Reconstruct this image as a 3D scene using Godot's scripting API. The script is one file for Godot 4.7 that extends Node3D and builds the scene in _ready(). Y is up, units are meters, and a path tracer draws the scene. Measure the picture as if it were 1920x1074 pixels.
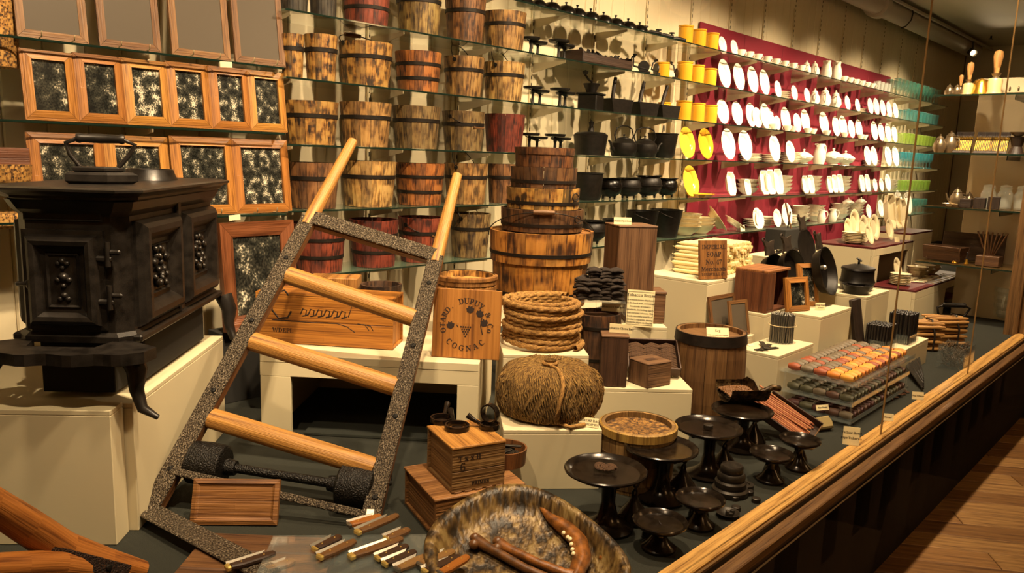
extends Node3D
# A museum shop-window display of old store goods, built object by object.
# Axes: X runs along the back wall, Y up from the aisle floor, Z towards the aisle.

const A := 2.48
const B := 2.22
const C := 1.945
const D := 1.665
const E := 1.38
const F := 1.085
const FLOOR := 0.60
const WALL := -3.30
var mats := {}
var meshes := {}
var counts := {}
var tx := {}
var rng := RandomNumberGenerator.new()

# ---------- small helpers ----------
func rf(a: float, b: float) -> float:
	return rng.randf_range(a, b)

func numbered(called: String) -> String:
	var n: int = counts.get(called, 0)
	counts[called] = n + 1
	return called if n == 0 else "%s_%03d" % [called, n]

func thing(called: String, label: String, category: String, at := Vector3.ZERO, yaw := 0.0, group := "") -> Node3D:
	var o := Node3D.new()
	o.name = numbered(called)
	add_child(o)
	o.position = at
	o.rotation_degrees.y = yaw
	tag(o, label, category, group)
	return o

func tag(o: Node3D, label: String, category: String, group := "") -> void:
	o.set_meta("label", label)
	o.set_meta("category", category)
	if group != "":
		o.set_meta("group", group)

func part(parent: Node3D, called: String, mesh: Mesh, m: Material, at := Vector3.ZERO, rot := Vector3.ZERO, scl := Vector3.ONE) -> MeshInstance3D:
	var o := MeshInstance3D.new()
	o.name = called
	o.mesh = mesh
	o.material_override = m
	parent.add_child(o, true)
	o.position = at
	o.rotation_degrees = rot
	o.scale = scl
	return o

func solo(called: String, label: String, category: String, mesh: Mesh, m: Material, at := Vector3.ZERO, rot := Vector3.ZERO, group := "", scl := Vector3.ONE) -> MeshInstance3D:
	var o := part(self, numbered(called), mesh, m, at, rot, scl)
	tag(o, label, category, group)
	return o

func struct(called: String, mesh: Mesh, m: Material, at := Vector3.ZERO, rot := Vector3.ZERO) -> MeshInstance3D:
	var o := part(self, numbered(called), mesh, m, at, rot)
	o.set_meta("kind", "structure")
	return o

func copy(o: Node3D, at: Vector3, yaw: float, label := "", group := "", scl := 1.0) -> Node3D:
	var c: Node3D = o.duplicate()
	var base := String(o.name)
	if base.length() > 4 and base.substr(base.length() - 4, 1) == "_" and base.right(3).is_valid_int():
		base = base.left(base.length() - 4)
	c.name = numbered(base)
	add_child(c)
	c.position = at
	c.rotation_degrees.y = yaw
	c.scale = Vector3.ONE * scl
	if label != "":
		c.set_meta("label", label)
	if group != "":
		c.set_meta("group", group)
	return c

# ---------- meshes ----------
func finish(st: SurfaceTool) -> ArrayMesh:
	st.index()
	st.generate_tangents()
	return st.commit()

func quad(st: SurfaceTool, a: Vector3, b: Vector3, c: Vector3, d: Vector3, n: Vector3, ua: Vector2, ub: Vector2, uc: Vector2, ud: Vector2) -> void:
	# a b c d run clockwise seen from outside
	for k in [[a, ua], [b, ub], [c, uc], [a, ua], [c, uc], [d, ud]]:
		st.set_normal(n)
		st.set_uv(k[1])
		st.add_vertex(k[0])

func fq(st: SurfaceTool, p: Array, out: Vector3, gax: int) -> void:
	# flat polygon of 3 or 4 points, turned to face out, uv in metres with the grain along axis gax
	var n: Vector3 = (p[1] - p[0]).cross(p[2] - p[0])
	if n.length_squared() < 1e-16:
		return
	n = n.normalized()
	var q := p.duplicate()
	if n.dot(out) > 0.0:
		q.reverse()
	else:
		n = -n
	var an := Vector3(absf(n.x), absf(n.y), absf(n.z))
	var main := 0
	if an.y > an.x and an.y >= an.z:
		main = 1
	elif an.z > an.x:
		main = 2
	var va := gax
	if main == gax:
		va = (gax + 1) % 3
	var ua := 3 - main - va
	for t in range(1, q.size() - 1):
		for k in [0, t, t + 1]:
			var v: Vector3 = q[k]
			st.set_normal(n)
			st.set_uv(Vector2(v[ua], v[va]))
			st.add_vertex(v)

func boxm(sx: float, sy: float, sz: float, bev := 0.002) -> ArrayMesh:
	var key := "b%.4f,%.4f,%.4f,%.4f" % [sx, sy, sz, bev]
	if meshes.has(key):
		return meshes[key]
	var st := SurfaceTool.new()
	st.begin(Mesh.PRIMITIVE_TRIANGLES)
	add_box(st, Vector3(sx, sy, sz), Transform3D.IDENTITY, bev)
	var m := finish(st)
	meshes[key] = m
	return m

func add_box(st: SurfaceTool, s: Vector3, tr: Transform3D, bev := 0.002) -> void:
	var h := s * 0.5
	var b := minf(bev, minf(h.x, minf(h.y, h.z)) * 0.8)
	var g := 0
	if s.y > s.x and s.y >= s.z:
		g = 1
	elif s.z > s.x:
		g = 2
	var tmp := SurfaceTool.new()
	tmp.begin(Mesh.PRIMITIVE_TRIANGLES)
	for ax in 3:
		var a1 := (ax + 1) % 3
		var a2 := (ax + 2) % 3
		for sg: float in [-1.0, 1.0]:
			var o := Vector3.ZERO
			o[ax] = sg
			var pts := []
			for c in [[-1, -1], [1, -1], [1, 1], [-1, 1]]:
				var v := Vector3.ZERO
				v[ax] = sg * h[ax]
				v[a1] = c[0] * (h[a1] - b)
				v[a2] = c[1] * (h[a2] - b)
				pts.append(v)
			fq(tmp, pts, o, g)
		if b > 0.0:
			for s1: float in [-1.0, 1.0]:
				for s2: float in [-1.0, 1.0]:
					var pts2 := []
					for e in [[0, -1], [0, 1], [1, 1], [1, -1]]:
						var v2 := Vector3.ZERO
						v2[ax] = e[1] * (h[ax] - b)
						v2[a1] = s1 * (h[a1] - (b if e[0] == 0 else 0.0))
						v2[a2] = s2 * (h[a2] - (0.0 if e[0] == 0 else b))
						pts2.append(v2)
					var o2 := Vector3.ZERO
					o2[a1] = s1
					o2[a2] = s2
					fq(tmp, pts2, o2, g)
	if b > 0.0:
		for x: float in [-1.0, 1.0]:
			for y: float in [-1.0, 1.0]:
				for z: float in [-1.0, 1.0]:
					fq(tmp, [Vector3(x * h.x, y * (h.y - b), z * (h.z - b)), Vector3(x * (h.x - b), y * h.y, z * (h.z - b)), Vector3(x * (h.x - b), y * (h.y - b), z * h.z)], Vector3(x, y, z), g)
	st.append_from(tmp.commit(), 0, tr)

func boxes(list: Array, bev := 0.002) -> ArrayMesh:
	# list of [size, centre] or [size, centre, rotation in degrees]
	var st := SurfaceTool.new()
	st.begin(Mesh.PRIMITIVE_TRIANGLES)
	for e in list:
		var bs := Basis.IDENTITY
		if e.size() > 2:
			bs = Basis.from_euler(e[2] * (PI / 180.0))
		add_box(st, e[0], Transform3D(bs, e[1]), bev)
	return finish(st)

func join(list: Array) -> ArrayMesh:
	var st := SurfaceTool.new()
	st.begin(Mesh.PRIMITIVE_TRIANGLES)
	for e in list:
		var tf: Transform3D = e[1]
		st.append_from(e[0], 0, tf)
	return finish(st)

func xf(at: Vector3, rot := Vector3.ZERO, scl := Vector3.ONE) -> Transform3D:
	return Transform3D(Basis.from_euler(rot * (PI / 180.0)).scaled_local(scl), at)

func lathe(prof: Array, seg := 24, a0 := 0.0, a1 := TAU, crease := 38.0) -> ArrayMesh:
	# prof: Vector2(radius, height) listed so that the outside lies to the right when going up
	var key := "l%s,%d,%.3f,%.3f" % [str(prof), seg, a0, a1]
	if meshes.has(key):
		return meshes[key]
	var st := SurfaceTool.new()
	st.begin(Mesh.PRIMITIVE_TRIANGLES)
	var n := prof.size()
	var sn := []
	for i in n - 1:
		var d: Vector2 = prof[i + 1] - prof[i]
		sn.append(Vector2(d.y, -d.x).normalized())
	var vlen := 0.0
	for i in n - 1:
		var p: Vector2 = prof[i]
		var q: Vector2 = prof[i + 1]
		var na: Vector2 = sn[i]
		var nb: Vector2 = sn[i]
		if i > 0 and rad_to_deg(absf(sn[i].angle_to(sn[i - 1]))) < crease:
			na = (sn[i] + sn[i - 1]).normalized()
		if i < n - 2 and rad_to_deg(absf(sn[i].angle_to(sn[i + 1]))) < crease:
			nb = (sn[i] + sn[i + 1]).normalized()
		var l := (q - p).length()
		if l < 1e-7:
			continue
		var rm := maxf(p.x, q.x)
		for k in seg:
			var t0 := a0 + (a1 - a0) * k / seg
			var t1 := a0 + (a1 - a0) * (k + 1) / seg
			var c0 := Vector2(cos(t0), sin(t0))
			var c1 := Vector2(cos(t1), sin(t1))
			var v := [Vector3(p.x * c0.x, p.y, p.x * c0.y), Vector3(q.x * c0.x, q.y, q.x * c0.y), Vector3(q.x * c1.x, q.y, q.x * c1.y), Vector3(p.x * c1.x, p.y, p.x * c1.y)]
			var nn := [Vector3(na.x * c0.x, na.y, na.x * c0.y), Vector3(nb.x * c0.x, nb.y, nb.x * c0.y), Vector3(nb.x * c1.x, nb.y, nb.x * c1.y), Vector3(na.x * c1.x, na.y, na.x * c1.y)]
			var uu := [Vector2(t0 * rm, vlen), Vector2(t0 * rm, vlen + l), Vector2(t1 * rm, vlen + l), Vector2(t1 * rm, vlen)]
			var idx := [0, 2, 1, 0, 3, 2]
			if p.x < 1e-6:
				idx = [0, 2, 1]
			elif q.x < 1e-6:
				idx = [0, 3, 1]
			for j in idx:
				st.set_normal(nn[j])
				st.set_uv(uu[j])
				st.add_vertex(v[j])
		vlen += l
	var m := finish(st)
	meshes[key] = m
	return m

func tube(pts: Array, rad, seg := 8, closed := false, caps := true) -> ArrayMesh:
	var st := SurfaceTool.new()
	st.begin(Mesh.PRIMITIVE_TRIANGLES)
	add_tube(st, pts, rad, seg, closed, caps)
	return finish(st)

func add_tube(st: SurfaceTool, pts: Array, rad, seg := 8, closed := false, caps := true, flat := 1.0) -> void:
	var n := pts.size()
	var rings := []
	var up := Vector3.UP
	var lens := [0.0]
	for i in range(1, n + (1 if closed else 0)):
		lens.append(lens[i - 1] + (pts[i % n] - pts[i - 1]).length())
	for i in n:
		var a: Vector3 = pts[(i - 1 + n) % n] if (closed or i > 0) else pts[i]
		var b: Vector3 = pts[(i + 1) % n] if (closed or i < n - 1) else pts[i]
		var d := (b - a).normalized()
		if i == 0:
			if absf(d.dot(up)) > 0.9:
				up = Vector3.RIGHT
		var s := d.cross(up).normalized()
		up = s.cross(d).normalized()
		var r: float = rad[i] if rad is Array else rad
		var ring := []
		for k in seg + 1:
			var t := TAU * k / seg
			var o := s * cos(t) + up * sin(t) * flat
			ring.append([pts[i] + o * r, o.normalized()])
		rings.append(ring)
	if closed:
		rings.append(rings[0])
	for i in rings.size() - 1:
		for k in seg:
			var rr: float = rad[i] if rad is Array else rad
			var u0 := TAU * rr * k / seg
			var u1 := TAU * rr * (k + 1) / seg
			var q := [[rings[i][k], Vector2(u0, lens[i])], [rings[i][k + 1], Vector2(u1, lens[i])], [rings[i + 1][k + 1], Vector2(u1, lens[i + 1])], [rings[i + 1][k], Vector2(u0, lens[i + 1])]]
			for j in [0, 1, 2, 0, 2, 3]:
				st.set_normal(q[j][0][1])
				st.set_uv(q[j][1])
				st.add_vertex(q[j][0][0])
	if caps and not closed:
		for e: int in [0, n - 1]:
			var d2: Vector3 = (pts[1] - pts[0]) if e == 0 else (pts[n - 2] - pts[n - 1])
			var nn := -d2.normalized()
			for k in seg:
				var tri := [pts[e], rings[e][k + 1][0], rings[e][k][0]]
				if e != 0:
					tri = [pts[e], rings[e][k][0], rings[e][k + 1][0]]
				for v: Vector3 in tri:
					st.set_normal(nn)
					st.set_uv(Vector2(v.x, v.z))
					st.add_vertex(v)

func arc(cx: float, cy: float, r: float, a0: float, a1: float, n: int, z := 0.0, ry := -1.0) -> Array:
	var o := []
	for i in n + 1:
		var t := deg_to_rad(a0 + (a1 - a0) * i / n)
		o.append(Vector3(cx + r * cos(t), cy + (r if ry < 0.0 else ry) * sin(t), z))
	return o

func ext(poly: Array, depth: float, bev := 0.0) -> ArrayMesh:
	# polygon in XY pushed along Z, centred; both faces bevelled by bev
	var st := SurfaceTool.new()
	st.begin(Mesh.PRIMITIVE_TRIANGLES)
	add_ext(st, poly, depth, bev)
	return finish(st)

func add_ext(st: SurfaceTool, poly: Array, depth: float, bev := 0.0) -> void:
	var pk := PackedVector2Array(poly)
	if Geometry2D.is_polygon_clockwise(pk):
		pk.reverse()
	var h := depth * 0.5
	var inner := pk
	if bev > 0.0:
		var off := Geometry2D.offset_polygon(pk, -bev)
		if off.size() == 1 and off[0].size() == pk.size():
			# match the start vertex
			var best := 0
			for i in off[0].size():
				if off[0][i].distance_to(pk[0]) < off[0][best].distance_to(pk[0]):
					best = i
			inner = PackedVector2Array()
			for i in pk.size():
				inner.append(off[0][(best + i) % pk.size()])
	var b := bev if inner != pk else 0.0
	var tri := Geometry2D.triangulate_polygon(inner)
	for sg: float in [1.0, -1.0]:
		for t in range(0, tri.size(), 3):
			var p := []
			for k in 3:
				var v := inner[tri[t + k]]
				p.append(Vector3(v.x, v.y, sg * h))
			fq(st, p, Vector3(0, 0, sg), 1)
	var n := pk.size()
	for i in n:
		var j := (i + 1) % n
		var e := pk[j] - pk[i]
		var o := Vector3(e.y, -e.x, 0)
		fq(st, [Vector3(pk[i].x, pk[i].y, -h + b), Vector3(pk[j].x, pk[j].y, -h + b), Vector3(pk[j].x, pk[j].y, h - b), Vector3(pk[i].x, pk[i].y, h - b)], o, 2)
		if b > 0.0:
			for sg: float in [1.0, -1.0]:
				fq(st, [Vector3(pk[i].x, pk[i].y, sg * (h - b)), Vector3(pk[j].x, pk[j].y, sg * (h - b)), Vector3(inner[j].x, inner[j].y, sg * h), Vector3(inner[i].x, inner[i].y, sg * h)], o.normalized() + Vector3(0, 0, sg), 2)

func text_mesh(s: String, size: float, serif := true, bold := true, italic := false) -> ArrayMesh:
	var tm := TextMesh.new()
	tm.text = s
	var f := SystemFont.new()
	f.font_names = PackedStringArray(["Droid Serif" if serif else "Droid Sans"])
	f.font_weight = 700 if bold else 400
	f.font_italic = italic
	tm.font = f
	tm.font_size = 32
	tm.pixel_size = size / 32.0
	tm.depth = 0.0006
	tm.curve_step = 2.0
	var st := SurfaceTool.new()
	st.begin(Mesh.PRIMITIVE_TRIANGLES)
	st.append_from(tm, 0, Transform3D.IDENTITY)
	return st.commit()

func lines_mesh(rows: Array) -> ArrayMesh:
	# rows: [text, size, x, y, bold]
	var l := []
	for r in rows:
		l.append([text_mesh(r[0], r[1], true, r[4]), xf(Vector3(r[2], r[3], 0))])
	var st := SurfaceTool.new()
	st.begin(Mesh.PRIMITIVE_TRIANGLES)
	for e in l:
		st.append_from(e[0], 0, e[1])
	return st.commit()

func ring_text(s: String, size: float, r: float, a_mid: float, step: float, inward := false) -> ArrayMesh:
	var st := SurfaceTool.new()
	st.begin(Mesh.PRIMITIVE_TRIANGLES)
	var n := s.length()
	for i in n:
		var ch := s.substr(i, 1)
		if ch == " ":
			continue
		var k := (i - (n - 1) * 0.5) * step
		var a := a_mid - k if not inward else a_mid + k
		var t := deg_to_rad(a)
		var rot := a - 90.0 if not inward else a + 90.0
		st.append_from(text_mesh(ch, size), 0, xf(Vector3(r * cos(t), r * sin(t), 0), Vector3(0, 0, rot)))
	return st.commit()

# ---------- textures and materials ----------
func noise_bytes(w: int, h: int, freq: float, sd: int, oct := 3, stretch := 1, kind := FastNoiseLite.TYPE_SIMPLEX_SMOOTH) -> PackedByteArray:
	var nz := FastNoiseLite.new()
	nz.seed = sd
	nz.noise_type = kind
	nz.frequency = freq
	nz.fractal_octaves = oct
	var im := nz.get_seamless_image(w, maxi(8, h / stretch))
	im.convert(Image.FORMAT_L8)
	if stretch > 1:
		im.resize(w, h, Image.INTERPOLATE_CUBIC)
	return im.get_data()

func img_tex(im: Image) -> ImageTexture:
	im.generate_mipmaps()
	return ImageTexture.create_from_image(im)

func gray(b: PackedByteArray, w: int, h: int) -> Image:
	return Image.create_from_data(w, h, false, Image.FORMAT_L8, b)

func ramp_tex(b: PackedByteArray, w: int, h: int, stops: Array) -> ImageTexture:
	# stops: [[t, Color], ...]
	var lut := []
	var g := Gradient.new()
	g.offsets = PackedFloat32Array()
	var offs := PackedFloat32Array()
	var cols := PackedColorArray()
	for s in stops:
		offs.append(s[0])
		cols.append(s[1])
	g.offsets = offs
	g.colors = cols
	for i in 256:
		var c := g.sample(i / 255.0)
		lut.append([int(c.r * 255), int(c.g * 255), int(c.b * 255)])
	var o := PackedByteArray()
	o.resize(w * h * 3)
	for i in w * h:
		var l: Array = lut[b[i]]
		o[i * 3] = l[0]
		o[i * 3 + 1] = l[1]
		o[i * 3 + 2] = l[2]
	return img_tex(Image.create_from_data(w, h, false, Image.FORMAT_RGB8, o))

func bump_tex(b: PackedByteArray, w: int, h: int, s: float) -> ImageTexture:
	var im := gray(b, w, h)
	im.convert(Image.FORMAT_RGBA8)
	im.bump_map_to_normal_map(s)
	return img_tex(im)

func mixb(a: PackedByteArray, b: PackedByteArray, wa: float, wb: float, off := 0.0, gain := 1.0) -> PackedByteArray:
	var o := PackedByteArray()
	o.resize(a.size())
	for i in a.size():
		o[i] = int(clampf(((a[i] * wa + b[i] * wb) - 127.5) * gain + 127.5 + off, 0.0, 255.0))
	return o

func make_textures() -> void:
	var W := 512
	# wood: fine streaks along v, broad bands
	var fine := noise_bytes(W, W, 0.12, 3, 3, 16)
	var broad := noise_bytes(W, W, 0.02, 9, 3, 8)
	var wd := mixb(fine, broad, 0.5, 0.5, 8.0, 1.6)
	tx.wood = ramp_tex(wd, W, W, [[0.0, Color(0.58, 0.51, 0.44)], [0.3, Color(0.8, 0.765, 0.715)], [0.6, Color(0.92, 0.9, 0.87)], [1.0, Color(1, 1, 1)]])
	tx.wood_n = bump_tex(wd, W, W, 3.0)
	# worn paint: blotches that bare dark or pale wood, streaked downwards
	var blot := noise_bytes(W, W, 0.007, 21, 6)
	var strk := noise_bytes(W, W, 0.05, 22, 5, 8)
	var worn := mixb(blot, strk, 0.5, 0.5, 12.0, 2.2)
	tx.worn = ramp_tex(worn, W, W, [[0.0, Color(0.2, 0.15, 0.11)], [0.2, Color(0.42, 0.34, 0.27)], [0.42, Color(0.72, 0.66, 0.57)], [0.65, Color(0.92, 0.88, 0.82)], [0.85, Color(1, 0.98, 0.92)], [1.0, Color(1, 1, 0.97)]])
	tx.worn_n = bump_tex(worn, W, W, 4.0)
	# heavy black mottling
	var blot2 := noise_bytes(W, W, 0.009, 31, 6)
	var worn2 := mixb(blot2, strk, 0.62, 0.38, 14.0, 2.6)
	tx.mottle = ramp_tex(worn2, W, W, [[0.0, Color(0.1, 0.08, 0.06)], [0.24, Color(0.24, 0.18, 0.13)], [0.4, Color(0.66, 0.56, 0.44)], [0.7, Color(0.95, 0.9, 0.8)], [1.0, Color(1, 1, 0.96)]])
	# cast iron
	var ir := mixb(noise_bytes(W, W, 0.2, 41, 4), noise_bytes(W, W, 0.012, 42, 4), 0.4, 0.6, 0.0, 1.6)
	tx.iron = ramp_tex(ir, W, W, [[0.0, Color(0.45, 0.42, 0.4)], [0.5, Color(0.8, 0.77, 0.74)], [1.0, Color(1, 0.97, 0.93)]])
	tx.iron_n = bump_tex(ir, W, W, 3.0)
	# hammered and pitted old iron cladding
	var pit := mixb(noise_bytes(W, W, 0.09, 51, 3, 1, FastNoiseLite.TYPE_CELLULAR), noise_bytes(W, W, 0.05, 52, 4), 0.55, 0.45, 0.0, 2.0)
	tx.pit = ramp_tex(pit, W, W, [[0.0, Color(0.25, 0.22, 0.2)], [0.45, Color(0.62, 0.58, 0.53)], [0.8, Color(1, 0.97, 0.92)], [1.0, Color(1, 1, 1)]])
	tx.pit_n = bump_tex(pit, W, W, 9.0)
	# carpet, cloth, tin
	var cp := noise_bytes(256, 256, 0.25, 61, 2)
	tx.carpet = ramp_tex(cp, 256, 256, [[0.0, Color(0.5, 0.5, 0.5)], [1.0, Color(1, 1, 1)]])
	tx.carpet_n = bump_tex(cp, 256, 256, 8.0)
	var tn := mixb(noise_bytes(W, W, 0.02, 71, 5), noise_bytes(W, W, 0.09, 72, 4, 2), 0.6, 0.4, 0.0, 2.4)
	tx.tin = ramp_tex(tn, W, W, [[0.0, Color(0.28, 0.24, 0.18)], [0.4, Color(0.6, 0.53, 0.42)], [0.7, Color(0.85, 0.78, 0.62)], [1.0, Color(1, 0.97, 0.86)]])
	tx.tin_n = bump_tex(tn, W, W, 3.0)
	# fibre: strong streaks along v
	var fb := mixb(noise_bytes(256, 512, 0.2, 81, 3, 8), noise_bytes(256, 512, 0.05, 82, 3, 4), 0.7, 0.3, 0.0, 2.0)
	tx.fibre = ramp_tex(fb, 256, 512, [[0.0, Color(0.3, 0.24, 0.17)], [0.5, Color(0.75, 0.68, 0.56)], [1.0, Color(1, 0.98, 0.9)]])
	tx.fibre_n = bump_tex(fb, 256, 512, 8.0)
	# failing silver of old looking glasses: tone, metal mask
	for v in 4:
		var nb := mixb(noise_bytes(256, 256, 0.012, 100 + v * 7, 5), noise_bytes(256, 256, 0.09, 103 + v * 7, 4), 0.6, 0.4, [-24.0, -12.0, 4.0, 30.0][v], 1.7)
		tx["fox%d" % v] = ramp_tex(nb, 256, 256, [[0.0, Color(0.1, 0.105, 0.095)], [0.35, Color(0.19, 0.19, 0.17)], [0.6, Color(0.33, 0.325, 0.285)], [0.74, Color(0.5, 0.48, 0.42)], [0.84, Color(0.74, 0.7, 0.61)], [1.0, Color(0.86, 0.82, 0.73)]])
		tx["foxm%d" % v] = ramp_tex(nb, 256, 256, [[0.0, Color(0.35, 0.35, 0.35)], [0.6, Color(0.55, 0.55, 0.55)], [0.82, Color(0.25, 0.25, 0.25)], [1.0, Color(0.05, 0.05, 0.05)]])

func mat(key: String, col: Color, rough := 0.6, metal := 0.0) -> StandardMaterial3D:
	if mats.has(key):
		return mats[key]
	var m := StandardMaterial3D.new()
	m.albedo_color = col
	m.roughness = rough
	m.metallic = metal
	m.resource_name = key
	mats[key] = m
	return m

func tmat(key: String, col: Color, t: String, scl: Vector3, rough := 0.6, metal := 0.0, world := false, nscale := 0.6) -> StandardMaterial3D:
	if mats.has(key):
		return mats[key]
	var m := mat(key, col, rough, metal)
	m.albedo_texture = tx[t]
	if tx.has(t + "_n"):
		m.normal_enabled = true
		m.normal_texture = tx[t + "_n"]
		m.normal_scale = nscale
	m.uv1_scale = scl
	if world:
		m.uv1_triplanar = true
		m.uv1_world_triplanar = true
	return m

func wood(key: String, hex: String, rough := 0.55) -> StandardMaterial3D:
	return tmat("wood_" + key, Color(hex), "wood", Vector3(3, 1.5, 1), rough)

func _ready() -> void:
	rng.seed = 20240611
	# ---- camera ----
	var cam := Camera3D.new()
	cam.name = "camera"
	add_child(cam)
	cam.fov = 2.0 * rad_to_deg(atan(537.0 / 1455.0))
	cam.near = 0.02
	cam.transform = Transform3D(Basis(Vector3(0.683298, 0.034411, 0.729328), Vector3(0.098577, 0.985395, -0.138847), Vector3(-0.723455, 0.166769, 0.669926)), Vector3(0, 1.65, 0))
	# ---- environment ----
	var we := WorldEnvironment.new()
	we.name = "world_environment"
	var en := Environment.new()
	en.background_mode = Environment.BG_COLOR
	en.background_color = Color(0.02, 0.016, 0.012)
	en.tonemap_mode = Environment.TONE_MAPPER_LINEAR
	en.tonemap_exposure = EXPO
	en.sdfgi_enabled = true
	en.ssao_enabled = true
	en.ssil_enabled = true
	we.environment = en
	add_child(we)
	make_textures()
	# ---- lamps: track heads over the case, two added fill lamps over the aisle ----
	lamps()
	# ---- setting, then things ----
	room()
	case_front()
	shelves()
	left_frames()
	pails()
	ironware_shelves()
	china_shelves()
	stove()
	hand_truck()
	centre()
	tobacco()
	right_side()
	scales_front()
	foreground()
	end_unit()

const EXPO := 0.82
const WARM := Color(1.0, 0.89, 0.72)

func track_head(at: Vector3, aim: Vector3, energy: float, angle: float, label: String) -> void:
	var t := thing("track_spotlight", label, "lamp", at, 0.0, "track spotlights")
	var d := (aim - at).normalized()
	var head := Node3D.new()
	head.name = "head"
	t.add_child(head)
	head.look_at_from_position(at, aim, Vector3.UP if absf(d.y) < 0.98 else Vector3.RIGHT)
	head.position = Vector3.ZERO
	part(head, "can", lathe([Vector2(0.0, -0.1), Vector2(0.035, -0.1), Vector2(0.045, -0.06), Vector2(0.048, 0.05), Vector2(0.044, 0.05), Vector2(0.04, -0.04), Vector2(0.0, -0.04)], 20), mat("lamp_can", Color("#3a352f"), 0.5), Vector3.ZERO, Vector3(-90, 0, 0))
	var g := mat("lamp_glow", Color(1, 0.9, 0.7), 0.4)
	g.emission_enabled = true
	g.emission = Color(1.0, 0.85, 0.6)
	g.emission_energy_multiplier = 6.0
	part(head, "lens", lathe([Vector2(0.0, 0.0), Vector2(0.039, 0.0), Vector2(0.036, 0.012), Vector2(0.0, 0.018)], 16), g, Vector3(0, 0, -0.012), Vector3(-90, 0, 0))
	part(t, "stem", lathe([Vector2(0.0, 0.0), Vector2(0.012, 0.0), Vector2(0.012, 0.114), Vector2(0.0, 0.114)], 10), mat("lamp_can", Color.WHITE), Vector3(0, 0.03, 0))
	var s := SpotLight3D.new()
	s.name = "light"
	head.add_child(s)
	s.position = Vector3(0, 0, -0.06)
	s.light_color = WARM
	s.light_energy = energy
	s.spot_range = 14.0
	s.spot_attenuation = 2.0
	s.spot_angle = angle
	s.spot_angle_attenuation = 1.1
	s.light_size = 0.045
	s.shadow_enabled = true

func lamps() -> void:
	var n := 0
	for x: float in [1.0, 2.7, 4.4]:
		track_head(Vector3(x, 3.28, -1.35), Vector3(x + 0.15, 1.5, -3.2), 13.5, 45.0, "black track spotlight aimed at the pail and iron shelves")
	for x: float in [5.7, 6.8, 7.9, 9.0, 10.2]:
		track_head(Vector3(x, 3.28, -1.35), Vector3(x + 0.1, 1.5, -3.2), 19.0, 36.0, "black track spotlight aimed at the white china shelves")
	for x: float in [0.25, 1.2, 2.2, 3.2, 4.2, 5.3]:
		track_head(Vector3(x, 3.28, -1.0), Vector3(x + 0.35, 0.7, -1.75), 9.0 if x > 1.0 else 5.0, 44.0, "black track spotlight aimed down at the case floor")
	track_head(Vector3(5.1, 3.28, -1.2), Vector3(6.2, 1.6, -1.32), 9.0, 32.0, "black track spotlight aimed at the bell shelves")
	track_head(Vector3(12.433, 3.270, -2.997), Vector3(12.433, 3.270, -2.997) + Vector3(-1.0, -0.45, 0.75), 6.0, 40.0, "lit track spotlight under the ceiling duct by the tinted glasses")
	# unseen lamps added over the aisle to fill the shadows
	for e in [Vector3(1.6, 3.1, 1.6), Vector3(5.6, 3.1, 1.6)]:
		var t := thing("added_fill_lamp", "unseen round fill lamp added over the aisle", "lamp", e, 0.0, "added fill lamps over the aisle")
		var g2 := mat("fill_glow", Color(1, 0.9, 0.75), 0.5)
		g2.emission_enabled = true
		g2.emission = Color(1.0, 0.8, 0.55)
		g2.emission_energy_multiplier = 2.0
		part(t, "shade", lathe([Vector2(0.0, 0.0), Vector2(0.2, 0.02), Vector2(0.24, 0.06), Vector2(0.22, 0.1), Vector2(0.0, 0.1)], 24), g2, Vector3(0, 0.05, 0))
		part(t, "canopy", lathe([Vector2(0.0, 0.0), Vector2(0.1, 0.0), Vector2(0.1, 0.28), Vector2(0.0, 0.28)], 16), mat("lamp_can", Color.WHITE), Vector3(0, 0.15, 0))
		var o := OmniLight3D.new()
		o.name = "light"
		t.add_child(o)
		o.position = Vector3(0, -0.12, 0)
		o.light_color = Color(1.0, 0.8, 0.55)
		o.light_energy = 1.1
		o.light_size = 0.2
		o.omni_range = 14.0
		o.omni_attenuation = 2.0
		o.shadow_enabled = true

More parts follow.
